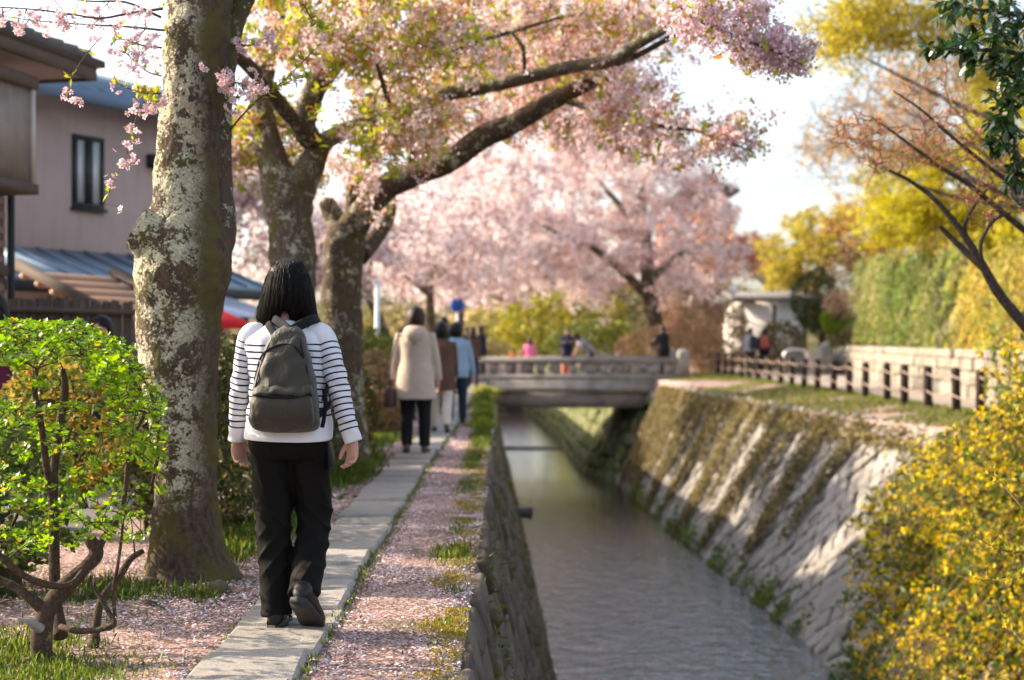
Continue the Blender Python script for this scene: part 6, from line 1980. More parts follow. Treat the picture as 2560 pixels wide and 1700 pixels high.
# ------------------------------------------------------------------ ivy and weeds on the right canal wall
iv = Geo()
IVY = [(4, (.22, .165, .085)), (3, (.15, .13, .055)), (2, (.10, .11, .03)), (1, (.32, .25, .15))]
ri = np.random.default_rng(101)
def wall_pt(y, t):
    return np.stack([np.interp(y, [q[0] for q in EDGE_R], [q[1] for q in EDGE_R])*(1-t)+np.interp(y, [q[0] for q in BOT_R], [q[1] for q in BOT_R])*t, y, -.19*(1-t)+(WATER_Z-.15)*t], -1)
def hang(yc, w, tmax, n, size):
    y = yc+ri.normal(size=n)*w*.5
    t = ri.random(n)**1.3*tmax*(1-.25*np.abs((y-yc)/w))
    y = y+.5*np.sin(t*5+yc)*.25
    p = wall_pt(y, np.clip(t, 0, 1)); p[:, 0] -= .06+ri.random(n)*.12; p[:, 2] += .05
    d = np.stack([-np.full(n, .3), ri.normal(size=n)*.5, -np.ones(n)], -1)
    nr = np.stack([-np.ones(n), ri.normal(size=n)*.6, np.full(n, .6)], -1)+rand_unit(n, ri)*.5
    V, T, CC = leaves(p, d, nr, size*ri.uniform(.6, 1.4, n), size*.75, .2, pick_cols(n, IVY, ri, .2), .1)
    iv.add(V, None, T, CC)
for yc, w, tm in ((24.6, .5, .62), (26.3, .9, .75), (28.0, .35, .5), (29.2, .9, .85), (30.8, .5, .6), (32.2, .9, .92), (33.6, .4, .45), (34.8, .9, .8), (36.3, .6, .6), (37.5, .8, .95), (39, .6, .7), (40.4, .9, .9), (41.8, .8, .85), (43, .9, .95)):
    hang(yc, w*.55, min(1, tm*1.12), int(3600*w*tm), .075)
# continuous fringe on the crest
n = 11000
y = ri.uniform(21.6, 43.8, n); t = np.abs(ri.normal(size=n))*.055
p = wall_pt(y, t); p[:, 0] += ri.uniform(-.1, .9, n)*(t < .06); p[:, 2] += .03+.06*ri.random(n); p[:, 0] -= .06
V, T, CC = leaves(p, rand_unit(n, ri)-[.3, 0, .5], rand_unit(n, ri)+[-.6, 0, .6], .075*ri.uniform(.6, 1.4, n), .055, .2, pick_cols(n, IVY[:2]+[(3, (.33, .27, .10))], ri, .2))
iv.add(V, None, T, CC)
iv.build('ivy', M_DRYLEAF, kind='stuff', label='dry olive ivy hanging in bands over the pale canal wall')
tw = Geo()
for yc in np.concatenate([ri.uniform(17.5, 42, 34)]):
    n = 60; y = yc+ri.normal(size=n)*.12; p = wall_pt(y, np.clip(.92+ri.normal(size=n)*.05, 0, 1)); p[:, 0] -= .08
    V, T, CC = leaves(p, rand_unit(n, ri)+[-.5, 0, .6], rand_unit(n, ri), .12*ri.uniform(.5, 1.3, n), .05, .2, pick_cols(n, [(3, (.10, .17, .025)), (1, (.2, .22, .04))], ri, .2)); tw.add(V, None, T, CC)
for yc in ri.uniform(6, 32, 60):
    n = 40; y = yc+ri.normal(size=n)*.1; t = np.clip(ri.random()*.8+ri.normal(size=n)*.04, 0, 1)
    x = np.array([eL(q) for q in y])*(1-t)+np.array([bL(q) for q in y])*t+.06
    p = np.column_stack([x, y, -.02*(1-t)+(WATER_Z-.15)*t])
    V, T, CC = leaves(p, rand_unit(n, ri)+[.5, 0, .2], rand_unit(n, ri), .06*ri.uniform(.4, 1.3, n), .012, .2, pick_cols(n, [(3, (.10, .13, .02)), (2, (.22, .2, .03)), (1, (.08, .06, .03))], ri, .2)); tw.add(V, None, T, CC)
tw.build('wall_weeds', M_LEAF, kind='stuff', label='tufts of weeds in the canal walls and along the waterline')
# ------------------------------------------------------------------ forsythia cascading over the wall, lower right
YEL = [(5, (.82, .60, .003)), (4, (.78, .52, .003)), (2, (.88, .74, .01))]
fo = Tree('forsythia_bush', 'big bush full of small yellow flowers cascading over the canal wall', (6.55, 15.5, -.05), cat='bush', seed=111, twig=flat_mat('forsythia_stem', (.16, .115, .05), .8))
rf = fo.rng
FP = []
for k in range(700):
    y0 = rf.uniform(11.5, 18.0)
    a = np.array([float(eR(y0))+rf.uniform(-.25, .35), y0, rf.uniform(-.1, .1)])
    L = rf.uniform(1.2, 3.2)
    up_ = rf.uniform(.1, 1.0)
    end = a+np.array([-L*rf.uniform(.45, 1.0), rf.uniform(-.9, .6)*L*.7, up_-L*rf.uniform(.2, 1.15)])
    c = (a+end)/2+np.array([-.1*L, 0, .35*L+up_*.5])
    u = np.linspace(0, 1, 10)[:, None]
    pts = a*(1-u)**2+2*c*u*(1-u)+end*u*u
    # keep outside the wall slope
    wx = np.array([eR(q[1])+(bR(q[1])-eR(q[1]))*np.clip(-q[2]/3.2, 0, 1) for q in pts])-.1
    pts[:, 0] = np.minimum(pts[:, 0], np.where(pts[:, 2] < 0, wx, 99))
    qx = 1280+F*pts[:, 0]/pts[:, 1]; qy = 850-F*(pts[:, 2]-CAM_H)/pts[:, 1]
    if np.any((qx < 2450) & (qy < 1050)) or qx.min() < 2090: continue
    V, Q, T = tube(pts, np.linspace(.009, .003, 10), 4, cap=False); fo.tw.add(V, Q)
    fo.br_pts.append(pts[2:])
for k in range(300):         # upright shoots
    y0 = rf.uniform(12.5, 19.0)
    a = np.array([float(eR(y0))+rf.uniform(-2.0, .2), y0, rf.uniform(-.3, .1)])
    end = a+np.array([rf.uniform(-.8, .2), rf.uniform(-.4, .4), rf.uniform(.6, 1.55)])
    c = (a+end)/2+np.array([.1, 0, .3])
    u = np.linspace(0, 1, 8)[:, None]
    pts = a*(1-u)**2+2*c*u*(1-u)+end*u*u
    qx = 1280+F*pts[:, 0]/pts[:, 1]; qy = 850-F*(pts[:, 2]-CAM_H)/pts[:, 1]
    if np.any((qx < 2450) & (qy < 1050)) or qx.min() < 2090: continue
    V, Q, T = tube(pts, np.linspace(.008, .003, 8), 4, cap=False); fo.tw.add(V, Q)
    fo.br_pts.append(pts[2:]); 
for k in range(420):        # long trailing shoots that follow the slope down towards the water
    y0 = rf.uniform(12.5, 20.5)
    t1_ = rf.uniform(.35, 1.0); y1_ = y0+rf.uniform(-1.2, .8)
    a = np.array([float(eR(y0))+rf.uniform(-.1, .3), y0, rf.uniform(-.15, .05)])
    w_ = np.array([float(eR(y1_)*(1-t1_)+bR(y1_)*t1_), y1_, -.19*(1-t1_)+WATER_Z*t1_])
    end = w_+np.array([-rf.uniform(.15, .9), 0, rf.uniform(.05, .35)])
    c = (a+end)/2+np.array([-.55, 0, .55])*rf.uniform(.4, 1.2)
    u = np.linspace(0, 1, 10)[:, None]
    pts = a*(1-u)**2+2*c*u*(1-u)+end*u*u
    qx = 1280+F*pts[:, 0]/pts[:, 1]; qy = 850-F*(pts[:, 2]-CAM_H)/pts[:, 1]
    if np.any((qx < 2400) & (qy < 1100)) or qx.min() < 2100: continue
    V, Q, T = tube(pts, np.linspace(.008, .003, 10), 4, cap=False); fo.tw.add(V, Q)
    fo.br_pts.append(pts[2:])
fo.done_branches('stems')
fo.crown('flowers', fo.clumps(34000, 5, .02, .03), .043, YEL, M_LEAF, 1.3, var=.15)
fo.crown('foliage', fo.clumps(25000, 4, .03, .04), .06, [(4, (.08, .14, .01)), (3, (.15, .22, .016)), (2, (.09, .065, .018))], M_LEAF, 2.2)
# single sprays in focus, near the lens
ME_YF = None
def yflower():
    V = []; T = []
    for k in range(4):
        a = k*math.pi/2
        q = lambda r, da, z: (r*math.cos(a+da), r*math.sin(a+da), z)
        b = len(V); V += [(0, 0, 0), q(.6, -.42, .2), q(1, 0, .3), q(.6, .42, .2)]; T += [(b, b+1, b+2), (b, b+2, b+3)]
    V += [(0, 0, -.5), (.12, 0, 0), (-.06, .1, 0), (-.06, -.1, 0)]; b = len(V)-4; T += [(b, b+2, b+1), (b, b+3, b+2), (b, b+1, b+3)]
    me = np_mesh('flower', np.array(V), None, np.tile(np.array([[.74, .50, .012]]), (len(V), 1)), False, np.array(T)); me.materials.append(M_LEAF); return me
ME_YF = yflower()
fs = Tree('forsythia_branch', 'sharp yellow flowered sprays at the lower right edge of the picture', (4.6, 8.2, -1.2), cat='bush', seed=112, twig=fo.twig)
YF = 7.6
for pl, nf in (([D(2480, 1240, YF), D(2380, 1268, YF), D(2320, 1270, YF), D(2262, 1245, YF), D(2225, 1205, YF)], 24),
               ([D(2490, 1330, YF-.1), D(2380, 1322, YF-.1), D(2330, 1335, YF-.1), D(2270, 1337, YF), D(2225, 1330, YF)], 22),
               ([D(2480, 1255, YF), D(2370, 1180, YF), D(2310, 1115, YF+.1), D(2280, 1080, YF+.1)], 12),
               ([D(2480, 1600, YF), D(2370, 1500, YF), D(2330, 1455, YF), D(2310, 1415, YF)], 12),
               ([D(2470, 1020, YF+.5), D(2370, 980, YF+.4), D(2330, 930, YF+.4)], 9)):
    pc = catmull(pl, 24)
    V, Q, T = tube(pc, np.linspace(.006, .002, 24), 5); Geo().add(V, Q, T).build('stem', fs.twig, fs.root, True)
    LP = []; LD = []
    for k in range(nf):
        u = int(rf.uniform(.15, 1)*23); b = pc[u]
        d = rand_unit(1, rf)[0]+np.array([0, -.5, .1]); d /= np.linalg.norm(d)
        o = bpy.data.objects.new('flower', ME_YF); COL.objects.link(o); o.parent = fs.root
        o.matrix_parent_inverse = Matrix.Translation(-Vector(fs.root.location))
        o.matrix_basis = Matrix.Translation(Vector(tuple(b+d*.02)))@rot_to(d, rf).to_4x4()@Matrix.Scale(.016*rf.uniform(.8, 1.2), 4)
        if rf.random() < .35:
            for q in range(3): LP.append(b); LD.append(rand_unit(1, rf)[0]*.6+np.array([0, 0, .8]))
    LP.append(pc[-1]); LD.append(pc[-1]-pc[-3])
    n = len(LP); V, T, CC = leaves(LP, LD, rand_unit(n, rf)+[0, -1, 0], rf.uniform(.03, .06, n), .014, .2, pick_cols(n, LIME, rf, .2))
    Geo().add(V, None, T, CC).build('young_leaves', M_LEAF, fs.root)

# ------------------------------------------------------------------ camellia at the upper right corner
YC = 8.2
ca = Tree('camellia_tree', 'dark glossy leaved camellia hanging into the upper right corner', (4.4, 8.6, 0), seed=121)
ca.limb([np.array([4.5, 8.7, -.1]), np.array([4.3, 8.6, 1.6]), D(2440, 250, YC+.2), D(2420, 60, YC+.1), D(2380, -80, YC)], [.11, .09, .06, .04, .02], M_BARK2, 'trunk', 40, 14, .1)
ca.limb([np.array([4.3, 8.6, 1.6]), D(2375, 480, YC+.1), D(2348, 380, YC), D(2338, 300, YC)], [.04, .028, .02, .008], M_BARK2, 'limb', 24, 10)
ca.limb([D(2430, 160, YC), D(2330, 120, YC-.1), D(2230, 115, YC-.1), D(2150, 108, YC-.15)], [.025, .015, .009, .004], M_BARK2, 'limb', 20, 8)
ca.limb([D(2420, 40, YC), D(2320, 30, YC-.05), D(2200, 15, YC-.05)], [.025, .014, .006], M_BARK2, 'limb', 20, 8)
tg = in_ellipsoids([E(2240, 20, YC, 100, 30, .3, 3), E(2310, 60, YC, 80, 40, .35, 3), E(2200, 108, YC-.1, 70, 18, .15, 3), E(2300, 130, YC, 60, 40, .3, 4), E(2335, 200, YC, 40, 50, .3, 4), E(2320, 290, YC, 40, 60, .25, 4), E(2345, 400, YC, 18, 40, .15, 1.5), E(2360, 120, YC, 60, 100, .4, 4)], 200, ca.rng)
ca.grow(tg, seglen=.12, r_tip=.002, maxr=.01)
ca.done_branches()
ME_CA = [leaf_obj_mesh('leaf', .085, .036, M_CAM, .15, .22), leaf_obj_mesh('leaf', .072, .032, M_CAM, .25, .3), leaf_obj_mesh('leaf', .095, .036, M_CAM, .2, .18)]
items = []
rc_ = ca.rng
for tpos, d in ca.tips:
    dn_ = d/np.linalg.norm(d)
    for q in range(rc_.integers(5, 8)):
        dv = dn_*.5+rand_unit(1, rc_)[0]*.9+np.array([-.35, -.05, -.15]); dv /= np.linalg.norm(dv)
        items.append((tpos-dn_*rc_.uniform(0, .09), dv, np.array([0, -.35, 1.])+rand_unit(1, rc_)[0]*.45, rc_.uniform(.75, 1.1)))
items.sort(key=lambda it: it[0][1]+(50 if abs(it[0][0]/it[0][1]*F) > 1285 or it[0][2] > CAM_H+855*it[0][1]/F else 0))
for k, (c, d, nr, s) in enumerate(items[:300]): place_leaf(ME_CA[k % 3], ca.root, c, d, nr, s)
if len(items) > 300:
    V, Q = leaf_mass(ME_CA[0], items[300:])
    C = pick_cols(len(items)-300, [(4, (.018, .05, .012)), (3, (.04, .085, .018))], rc_, .2)
    Geo().add(V, Q, None, np.repeat(C, len(ME_CA[0].vertices), axis=0)).build('leaf_mass', attr_leaf_mat('camellia_leaf_mass', .2, .22, .6, (1.5, 1.5, .3)), ca.root, True, kind='stuff')

# ------------------------------------------------------------------ bare budding azalea, right middle
YT = 10.2
M_TWIGDARK = bark_mat('dark_azalea_bark', (.03, .022, .018), (.075, .055, .045), (.2, .17, .14), amount=.25, scale=1.5)
bt = Tree('budding_azalea', 'leaning bare stemmed azalea with red buds at the right edge', (4.35, YT, 0), seed=131, twig=M_TWIGRED)
bt.limb([np.array([4.5, YT, -.05]), np.array([4.15, YT, .8]), D(2361, 748, YT), D(2300, 672, YT), D(2265, 610, YT), D(2235, 560, YT), D(2195, 505, YT), D(2150, 455, YT), D(2095, 415, YT), D(2050, 392, YT)], [.06, .05, .04, .036, .031, .026, .021, .018, .013, .008], M_TWIGDARK, 'trunk', 70, 14, .08)
bt.limb([D(2275, 625, YT), D(2235, 588, YT+.1), D(2190, 545, YT+.15), D(2165, 520, YT+.15)], [.03, .026, .02, .014], M_TWIGDARK, 'limb', 20, 10)
bt.limb([D(2265, 610, YT), D(2262, 560, YT-.1), D(2290, 510, YT-.1), D(2330, 490, YT-.1)], [.016, .014, .012, .008], M_TWIGDARK, 'limb', 20, 8)
bt.limb([D(2235, 560, YT), D(2225, 520, YT), D(2250, 470, YT), D(2290, 420, YT)], [.016, .013, .011, .007], M_TWIGDARK, 'limb', 16, 8)
bt.limb([D(2400, 560, YT), D(2330, 505, YT), D(2240, 430, YT), D(2160, 380, YT), D(2080, 320, YT), D(2010, 270, YT)], [.03, .022, .018, .014, .01, .005], M_TWIGDARK, 'limb', 30, 8)
bt.limb([D(2400, 470, YT-.2), D(2300, 400, YT-.2), D(2200, 320, YT-.2), D(2120, 250, YT-.2), D(2060, 210, YT-.2)], [.02, .016, .013, .009, .005], M_TWIGDARK, 'limb', 26, 8)
tg = in_ellipsoids([E(2080, 340, YT, 110, 60, .5, 4), E(2180, 300, YT, 110, 80, .5, 4), E(2260, 400, YT, 90, 90, .5, 4), E(2290, 480, YT, 70, 50, .4, 2), E(1990, 300, YT, 70, 50, .4, 2), E(2150, 190, YT, 90, 50, .5, 2)], 260, bt.rng)
bt.grow(tg, seglen=.18, r_tip=.0034, maxr=.015, r_fac=.8, skip_low=1.5, curve=.18)
bt.twigs(2, .16, .0026)
bt.done_branches()
bt.crown('buds', bt.along(800, .012), .024, [(4, (.36, .13, .06)), (2, (.45, .2, .06)), (1, (.6, .12, .25))], M_LEAF, 2.5, kind='stuff')

# ------------------------------------------------------------------ post and rope fence on the right bank
M_POST = flat_mat('dark_log_post', (.028, .017, .013), .85, .35, 15, .5, .006)
M_ROPE = flat_mat('pale_rope', (.27, .20, .165), .9, .15, 30, .4, .004)
fe = empty('rope_fence', (7.5, 37, 0), label='row of dark log posts joined by pale ropes along the far footpath', cat='fence')
posts = [51.7, 50, 48.3, 46.5, 44.7, 43, 41.4, 39.7, 38.1, 36.4, 34.9, 33.2, 31.6, 30.05, 28.5, 27.1, 25.5, 24.1, 22.6, 21.0, 19.4]
V0, Q0, T0 = loft([(0, 0, -.15, .075, .075), (0, 0, .74, .078, .078), (0, 0, .77, .065, .065), (0, 0, .78, .02, .02)], 14)
me_post = Geo().add(V0, Q0, T0).mesh('post', True); me_post.materials.append(M_POST)
rw = np.random.default_rng(7)
for y in posts:
    o = link('post', me_post, fe); o.location = (7.5+.03*rw.normal(), y, 0); o.rotation_euler = (rw.normal()*.03, rw.normal()*.03, rw.random()*6)
for y0, y1 in zip(posts[:-1], posts[1:]):
    for z in (.66, .34):
        u = np.linspace(0, 1, 9)
        pts = np.column_stack([np.full(9, 7.42), y0+(y1-y0)*u, z-.07*4*u*(1-u)])
        V, Q, T = tube(pts, .0145, 7); Geo().add(V, Q, T).build('rope', M_ROPE, fe, True)

# ------------------------------------------------------------------ garden wall with coping, boulders
gw = empty('garden_wall', (10.2, 34, 0), label='low wall of pale squared stones behind the rope fence', cat='wall')
def gline(u): return np.array([11.5-3.0*u, 49.-28*u])       # base line
L_ = math.hypot(3.0, 28)
ug = np.array([-3.0, -28.])/L_; ng = np.array([ug[1], -ug[0]])
if ng[0] > 0: ng = -ng
vst = stone_variants(7, M_STONE_G, 141, .10, .04)
items = []
rw = np.random.default_rng(15)
hts = [0, .32, .60, .86, 1.05]
for r_ in range(4):
    s = -.2*r_*rw.random()
    while s < L_-.1:
        w = rw.uniform(.45, 1.0)
        a = gline(0)+ug*(s+w/2)
        c = np.array([a[0], a[1], (hts[r_]+hts[r_+1])/2])-np.array([ng[0], ng[1], 0])*(.12-.02*rw.normal())
        items.append((a[1], inst_matrix(c, np.array([ug[0], ug[1], 0]), np.array([0, 0, 1.]), np.array([ng[0], ng[1], 0]), w*.97, (hts[r_+1]-hts[r_])*.96, .3)))
        s += w
place_pieces(gw, items, vst, 'stone', 300, rw, M_STONE_G)
a, b = gline(0), gline(1)
bk = np.array([[a[0], a[1], -.05], [b[0], b[1], -.05], [b[0], b[1], 1.0], [a[0], a[1], 1.0]])-np.append(ng, 0)*.16
Geo().add(bk, [[0, 1, 2, 3]]).build('backing', M_MORTAR, gw)
# end face towards the camera's left
gb = empty('garden_bank', (14, 38, .5), label='earth bank planted behind the pale garden wall', cat='earth bank')
rows = []
for u in np.linspace(-.02, 1, 14):
    q = gline(u)-ng*.2
    rows.append([(q[0], q[1], .98), (q[0]-ng[0]*1.5, q[1]-ng[1]*1.5, 1.1), (q[0]-ng[0]*6, q[1]-ng[1]*6, 1.6), (q[0]-ng[0]*16, q[1]-ng[1]*16, 2.5)])
nr_, nc = len(rows), 4
i = np.arange(nr_-1)[:, None]*nc; j = np.arange(nc-1)[None, :]
Geo().add(np.array(rows).reshape(-1, 3), np.stack([i+j, i+j+1, i+nc+j+1, i+nc+j], -1).reshape(-1, 4)).build('slope', M_GROUND, gb, True)

def boulder(label, c, s, seed, m=M_STONE_G):
    bm = bmesh.new(); bmesh.ops.create_icosphere(bm, subdivisions=4, radius=1)
    for v in bm.verts:
        q = v.co.normalized()
        k = 1+.28*mnoise.noise(q*1.3+Vector((seed, 0, 0)))+.14*abs(mnoise.noise(q*3.1+Vector((0, seed, 0))))+.05*mnoise.noise(q*9)
        v.co = Vector((q.x*s[0]*k, q.y*s[1]*k, q.z*s[2]*k))
    o = link('boulder', bm_mesh(bm, 'boulder', m, True)); o.location = c
    return tag(o, label, 'boulder', 'boulders at the end of the garden wall')
boulder('tall upright pale boulder at the corner of the garden wall', (11.0, 50.2, .42), (.45, .45, .68), 3)
boulder('broad boulder left of the tall upright one', (10.2, 51.6, .32), (.5, .5, .58), 8)
boulder('smaller boulder against the end of the garden wall', (11.9, 50.6, .35), (.5, .5, .6), 12)

# ------------------------------------------------------------------ weeping hedge above the garden wall
def weeping(label, u0, u1, z0, z1, n, seed, pal, depth=.8):
    rng = np.random.default_rng(seed)
    c = gline((u0+u1)/2)-ng*.9
    root = empty('weeping_hedge', (c[0], c[1], 1.0), label=label, cat='hedge', group='weeping hedge plants above the garden wall')
    k = n//26
    SCOL = []
    P_ = []; Dv = []
    st = Geo()
    for q in range(k):
        u = rng.uniform(u0, u1); dp = abs(rng.normal())*depth*.4
        zt = z1-.9*rng.random()**2*(z1-z0)+.15*math.sin(u*60)
        a = gline(u)-ng*(.35+dp)
        zb = max(z0+.05*rng.random(), zt-rng.uniform(.5, 1.6))
        zz = np.linspace(zt, zb, 26)
        sway = rng.normal(size=2)*.08
        t_ = np.linspace(0, 1, 26)
        pts = np.column_stack([a[0]+ng[0]*.25*t_+sway[0]*t_, a[1]+ng[1]*.25*t_+sway[1]*t_, zz])
        P_.append(pts+rng.normal(size=(26, 3))*.04)
        SCOL.append(np.clip(pick_cols(1, pal, rng, .3)*np.ones((26, 1))*(1+.15*rng.normal(size=(26, 1))), .01, .9))
        if q % 5 == 0:
            V, Q, T = tube(pts[::5], .006, 3, cap=False); st.add(V, Q)
    P_ = np.concatenate(P_); n = len(P_)
    d = rand_unit(n, rng)*.6+np.array([0, 0, -1.])
    V, T, CC = leaves(P_, d, rand_unit(n, rng)+np.append(ng, .3), .11*rng.uniform(.6, 1.4, n), .04, .15, np.concatenate(SCOL))
    Geo().add(V, None, T, CC).build('foliage', M_LEAF, root)
    st.build('stems', M_SHRUBWOOD, root, kind='stuff')
    g = Geo()
    for q in range(10):
        a = gline(u0+(u1-u0)*(q+.5)/10)-ng*(.8+.2*rng.random())
        V, Q, T = tube([(a[0], a[1], .95), (a[0]+.1*rng.normal(), a[1], (z0+z1)/2), (a[0], a[1], z1-.2)], [.05, .035, .015], 6); g.add(V, Q, T)
    g.build('trunk', M_SHRUBWOOD, root, True)
PALEY = [(4, (.28, .29, .07)), (5, (.16, .21, .035)), (2, (.42, .36, .2)), (4, (.05, .07, .015))]
weeping('pale yellow green weeping hedge plant nearest the boulders', .0, .24, 1.2, 3.9, 9000, 151, PALEY)
weeping('dense green weeping plant in the middle of the hedge', .22, .40, 1.15, 3.7, 8000, 152, [(4, (.12, .18, .03)), (3, (.2, .24, .045)), (3, (.05, .075, .015))])
weeping('light green weeping hedge plant behind the leaning bare stem', .38, .62, 1.1, 3.5, 9000, 153, PALEY[1:]+[(2, (.3, .34, .07))])
weeping('bright green and gold weeping hedge plant at the right edge', .60, .9, 1.05, 3.2, 8000, 154, [(3, (.28, .3, .05)), (3, (.4, .33, .06)), (1, (.5, .3, .04))])
mound('clipped_shrub', 'dark round clipped shrub beside the white plaster wall', D(1878, 690, 55), (.95, .9, 1.25), 5000, .07, [(4, (.03, .05, .015)), (2, (.06, .09, .02))], seed=161, cat='topiary')
mound('clipped_shrub', 'small bright green bush above the boulders', D(1925, 738, 53), (.55, .5, .5), 2500, .07, [(4, (.22, .32, .02)), (2, (.3, .38, .03))], seed=162, cat='bush')
mound('clipped_shrub', 'peach budded shrub in front of the dark clipped shrub', D(1935, 700, 52.5), (.6, .5, .6), 900, .06, [(4, (.6, .38, .26)), (2, (.5, .3, .2))], M_DRYLEAF, seed=163, cat='bush', shell=.1)
mound('clipped_shrub', 'brown green shrub at the foot of the white wall', D(1800, 790, 55), (.9, .5, .85), 2500, .08, [(4, (.16, .13, .04)), (2, (.22, .2, .05))], seed=164, cat='bush')
mound('far_thicket', 'rusty brown thicket between plaster building and weeping hedge', D(1965, 690, 59), (2.2, 1.5, 2.1), 6000, .11, [(3, (.2, .12, .06)), (3, (.14, .13, .04)), (2, (.34, .2, .1))], seed=166, cat='thicket')
mound('far_thicket', 'yellow and rust thicket rising behind the weeping hedge', (20, 50, 4.5), (5.5, 5, 3.4), 16000, .16, [(3, (.38, .30, .05)), (3, (.2, .2, .04)), (2, (.45, .28, .08))], seed=165, cat='thicket')

# ------------------------------------------------------------------ curved handrail
hr = D(1830, 822, 43)
pts = catmull([D(1806, 840, 43), D(1808, 815, 43), D(1822, 806, 43), D(1850, 806, 43), D(1858, 812, 43.2), D(1860, 845, 43.2)], 30)
pts[0, 2] = .0; pts[-1, 2] = .0
hrail = empty('handrail', (pts[0][0], 43, 0), label='low curved steel handrail beside the far footpath', cat='handrail')
V, Q, T = tube(pts, .03, 10); Geo().add(V, Q, T).build('bent_tube', flat_mat('brushed_steel', (.62, .6, .6), .3, .05, 20, .05, metal=.8), hrail, True)

# ------------------------------------------------------------------ white plaster building
M_WHITE = flat_mat('white_plaster', (.80, .77, .72), .9, .05, 3, .2, .004)
M_TILE = flat_mat('grey_roof_tile', (.16, .15, .15), .7, .3, 6, .3)
M_WOOD = flat_mat('dark_timber', (.10, .075, .06), .8, .3, 12, .4)
wb = empty('plaster_building', (10.4, 58.5, 0), label='low white plaster building with grey tiled eaves beyond the footpath', cat='building')
cx0, cx1, y0 = 9.3, 8.9, 57.5
V, Q = box(cx0, cx1+3, y0, y0+5, -.05, 2.79); Geo().add(V, Q).build('wall', M_WHITE, wb)
V, Q = box(cx0-.03, cx1+3.03, y0-.03, y0+5.03, -.04, .75); Geo().add(V, Q).build('plinth', M_STONE_G, wb)
g = Geo()
V = np.array([(cx0-.4, y0-.4, 2.80), (cx1+3.4, y0-.4, 2.80), (cx1+3.4, y0+2.5, 3.15), (cx0-.4, y0+2.5, 3.15), (cx0-.4, y0+5.4, 2.8), (cx1+3.4, y0+5.4, 2.8)])
V2 = V+np.array([0, 0, .12])
g.add(np.vstack([V, V2]), [[0, 3, 2, 1], [3, 4, 5, 2], [6, 7, 8, 9], [9, 8, 11, 10], [0, 1, 7, 6], [1, 2, 8, 7], [2, 5, 11, 8], [5, 4, 10, 11], [4, 3, 9, 10], [3, 0, 6, 9]])
rf_ = g.build('roof', M_TILE, wb)
for k in range(14):
    x = cx0-.35+k*.24
    V, Q, T = tube([(x, y0-.42, 2.92), (x, y0+2.5, 3.27)], .045, 8); Geo().add(V, Q, T).build('roof_tile_row', M_TILE, rf_, True)
for x in (cx0+.0, cx0+1.3, cx0+2.55):
    V, Q = box(x-.06, x+.06, y0-.06, y0+.02, .76, 2.68); Geo().add(V, Q).build('timber_post', M_WOOD, wb)
# white globe lamp on a post
lp = D(1690, 668, 54)
gl = empty('globe_lamp', (lp[0], lp[1], 0), label='white globe lamp on a thin post left of the plaster building', cat='street lamp')
V, Q, T = tube([(lp[0], lp[1], 0), (lp[0], lp[1], lp[2]-.15)], .035, 10); Geo().add(V, Q, T).build('post', flat_mat('grey_lamp_post', (.4, .39, .38), .5), gl, True)
V, Q, T = loft(smooth_rings([(lp[0], lp[1], lp[2]-.2, .06, .06), (lp[0], lp[1], lp[2]-.1, .17, .17), (lp[0], lp[1], lp[2], .2, .2), (lp[0], lp[1], lp[2]+.14, .14, .14), (lp[0], lp[1], lp[2]+.2, .03, .03)], 16), 24); Geo().add(V, Q, T).build('globe', flat_mat('opal_glass', (.85, .84, .82), .25, .02, 3, 0), gl, True)
# ------------------------------------------------------------------ brown house on the far right bank
hb = empty('far_house', (13.5, 92, 0), label='dark roofed brown house rising behind the pink trees', cat='house')
M_BRWALL = flat_mat('red_brown_boarding', (.28, .12, .08), .85, .2, 4, .3)
V, Q = box(9.8, 13.9, 90, 97, -.05, 9.85); Geo().add(V, Q).build('wall', M_BRWALL, hb)
pk = 11.4
V = np.array([(10.6, 89.4, 9.6), (13.2, 89.4, pk), (15.2, 89.4, 10.1), (10.6, 98, 9.6), (13.2, 98, pk), (15.2, 98, 10.1)])
V = np.array([(9.3, 89.3, 9.7), (12.0, 89.3, pk), (14.35, 89.3, 10.55), (9.3, 98, 9.7), (12.0, 98, pk), (14.35, 98, 10.55)])
V2 = V+np.array([0, 0, .2])
Geo().add(np.vstack([V, V2]), [[6, 7, 10, 9], [7, 8, 11, 10], [0, 3, 4, 1], [1, 4, 5, 2], [0, 1, 7, 6], [1, 2, 8, 7], [3, 9, 10, 4], [4, 10, 11, 5], [0, 6, 9, 3], [2, 5, 11, 8]]).build('roof', M_TILE, hb)
V = np.array([(9.85, 89.98, 9.86), (13.85, 89.98, 9.86), (12.0, 89.98, pk-.05), (9.85, 96.9, 9.86), (13.85, 96.9, 9.86), (12.0, 96.9, pk-.05)])
Geo().add(V, [[0, 1, 4, 3]], [[0, 1, 2], [3, 5, 4]]).build('gable', M_BRWALL, hb)
M_GLASSD = flat_mat('dark_window_glass', (.05, .06, .07), .1, .1, 3, 0, spec=.6)
for x in (10.3, 12.2):
    V, Q = box(x, x+1.2, 89.93, 89.995, 6.3, 7.6); w_ = Geo().add(V, Q).build('window', M_WOOD, hb)
    V, Q = box(x+.1, x+1.1, 89.90, 89.935, 6.4, 7.5); Geo().add(V, Q).build('pane', M_GLASSD, w_)
# overhead wires
for k, z in enumerate((10.6, 10.95)):
    u = np.linspace(0, 1, 14)
    pts = np.column_stack([8+16*u, np.full(14, 86.), z+.4*(2*u-1)**2])
    V, Q, T = tube(pts, .022, 5); o = Geo().add(V, Q, T).build('overhead_wire', M_PIPE, None, True)
    tag(o, ['lower of two thin overhead wires in the sky beside the brown house', 'upper of two thin overhead wires in the sky beside the brown house'][k], 'wire', 'overhead wires')
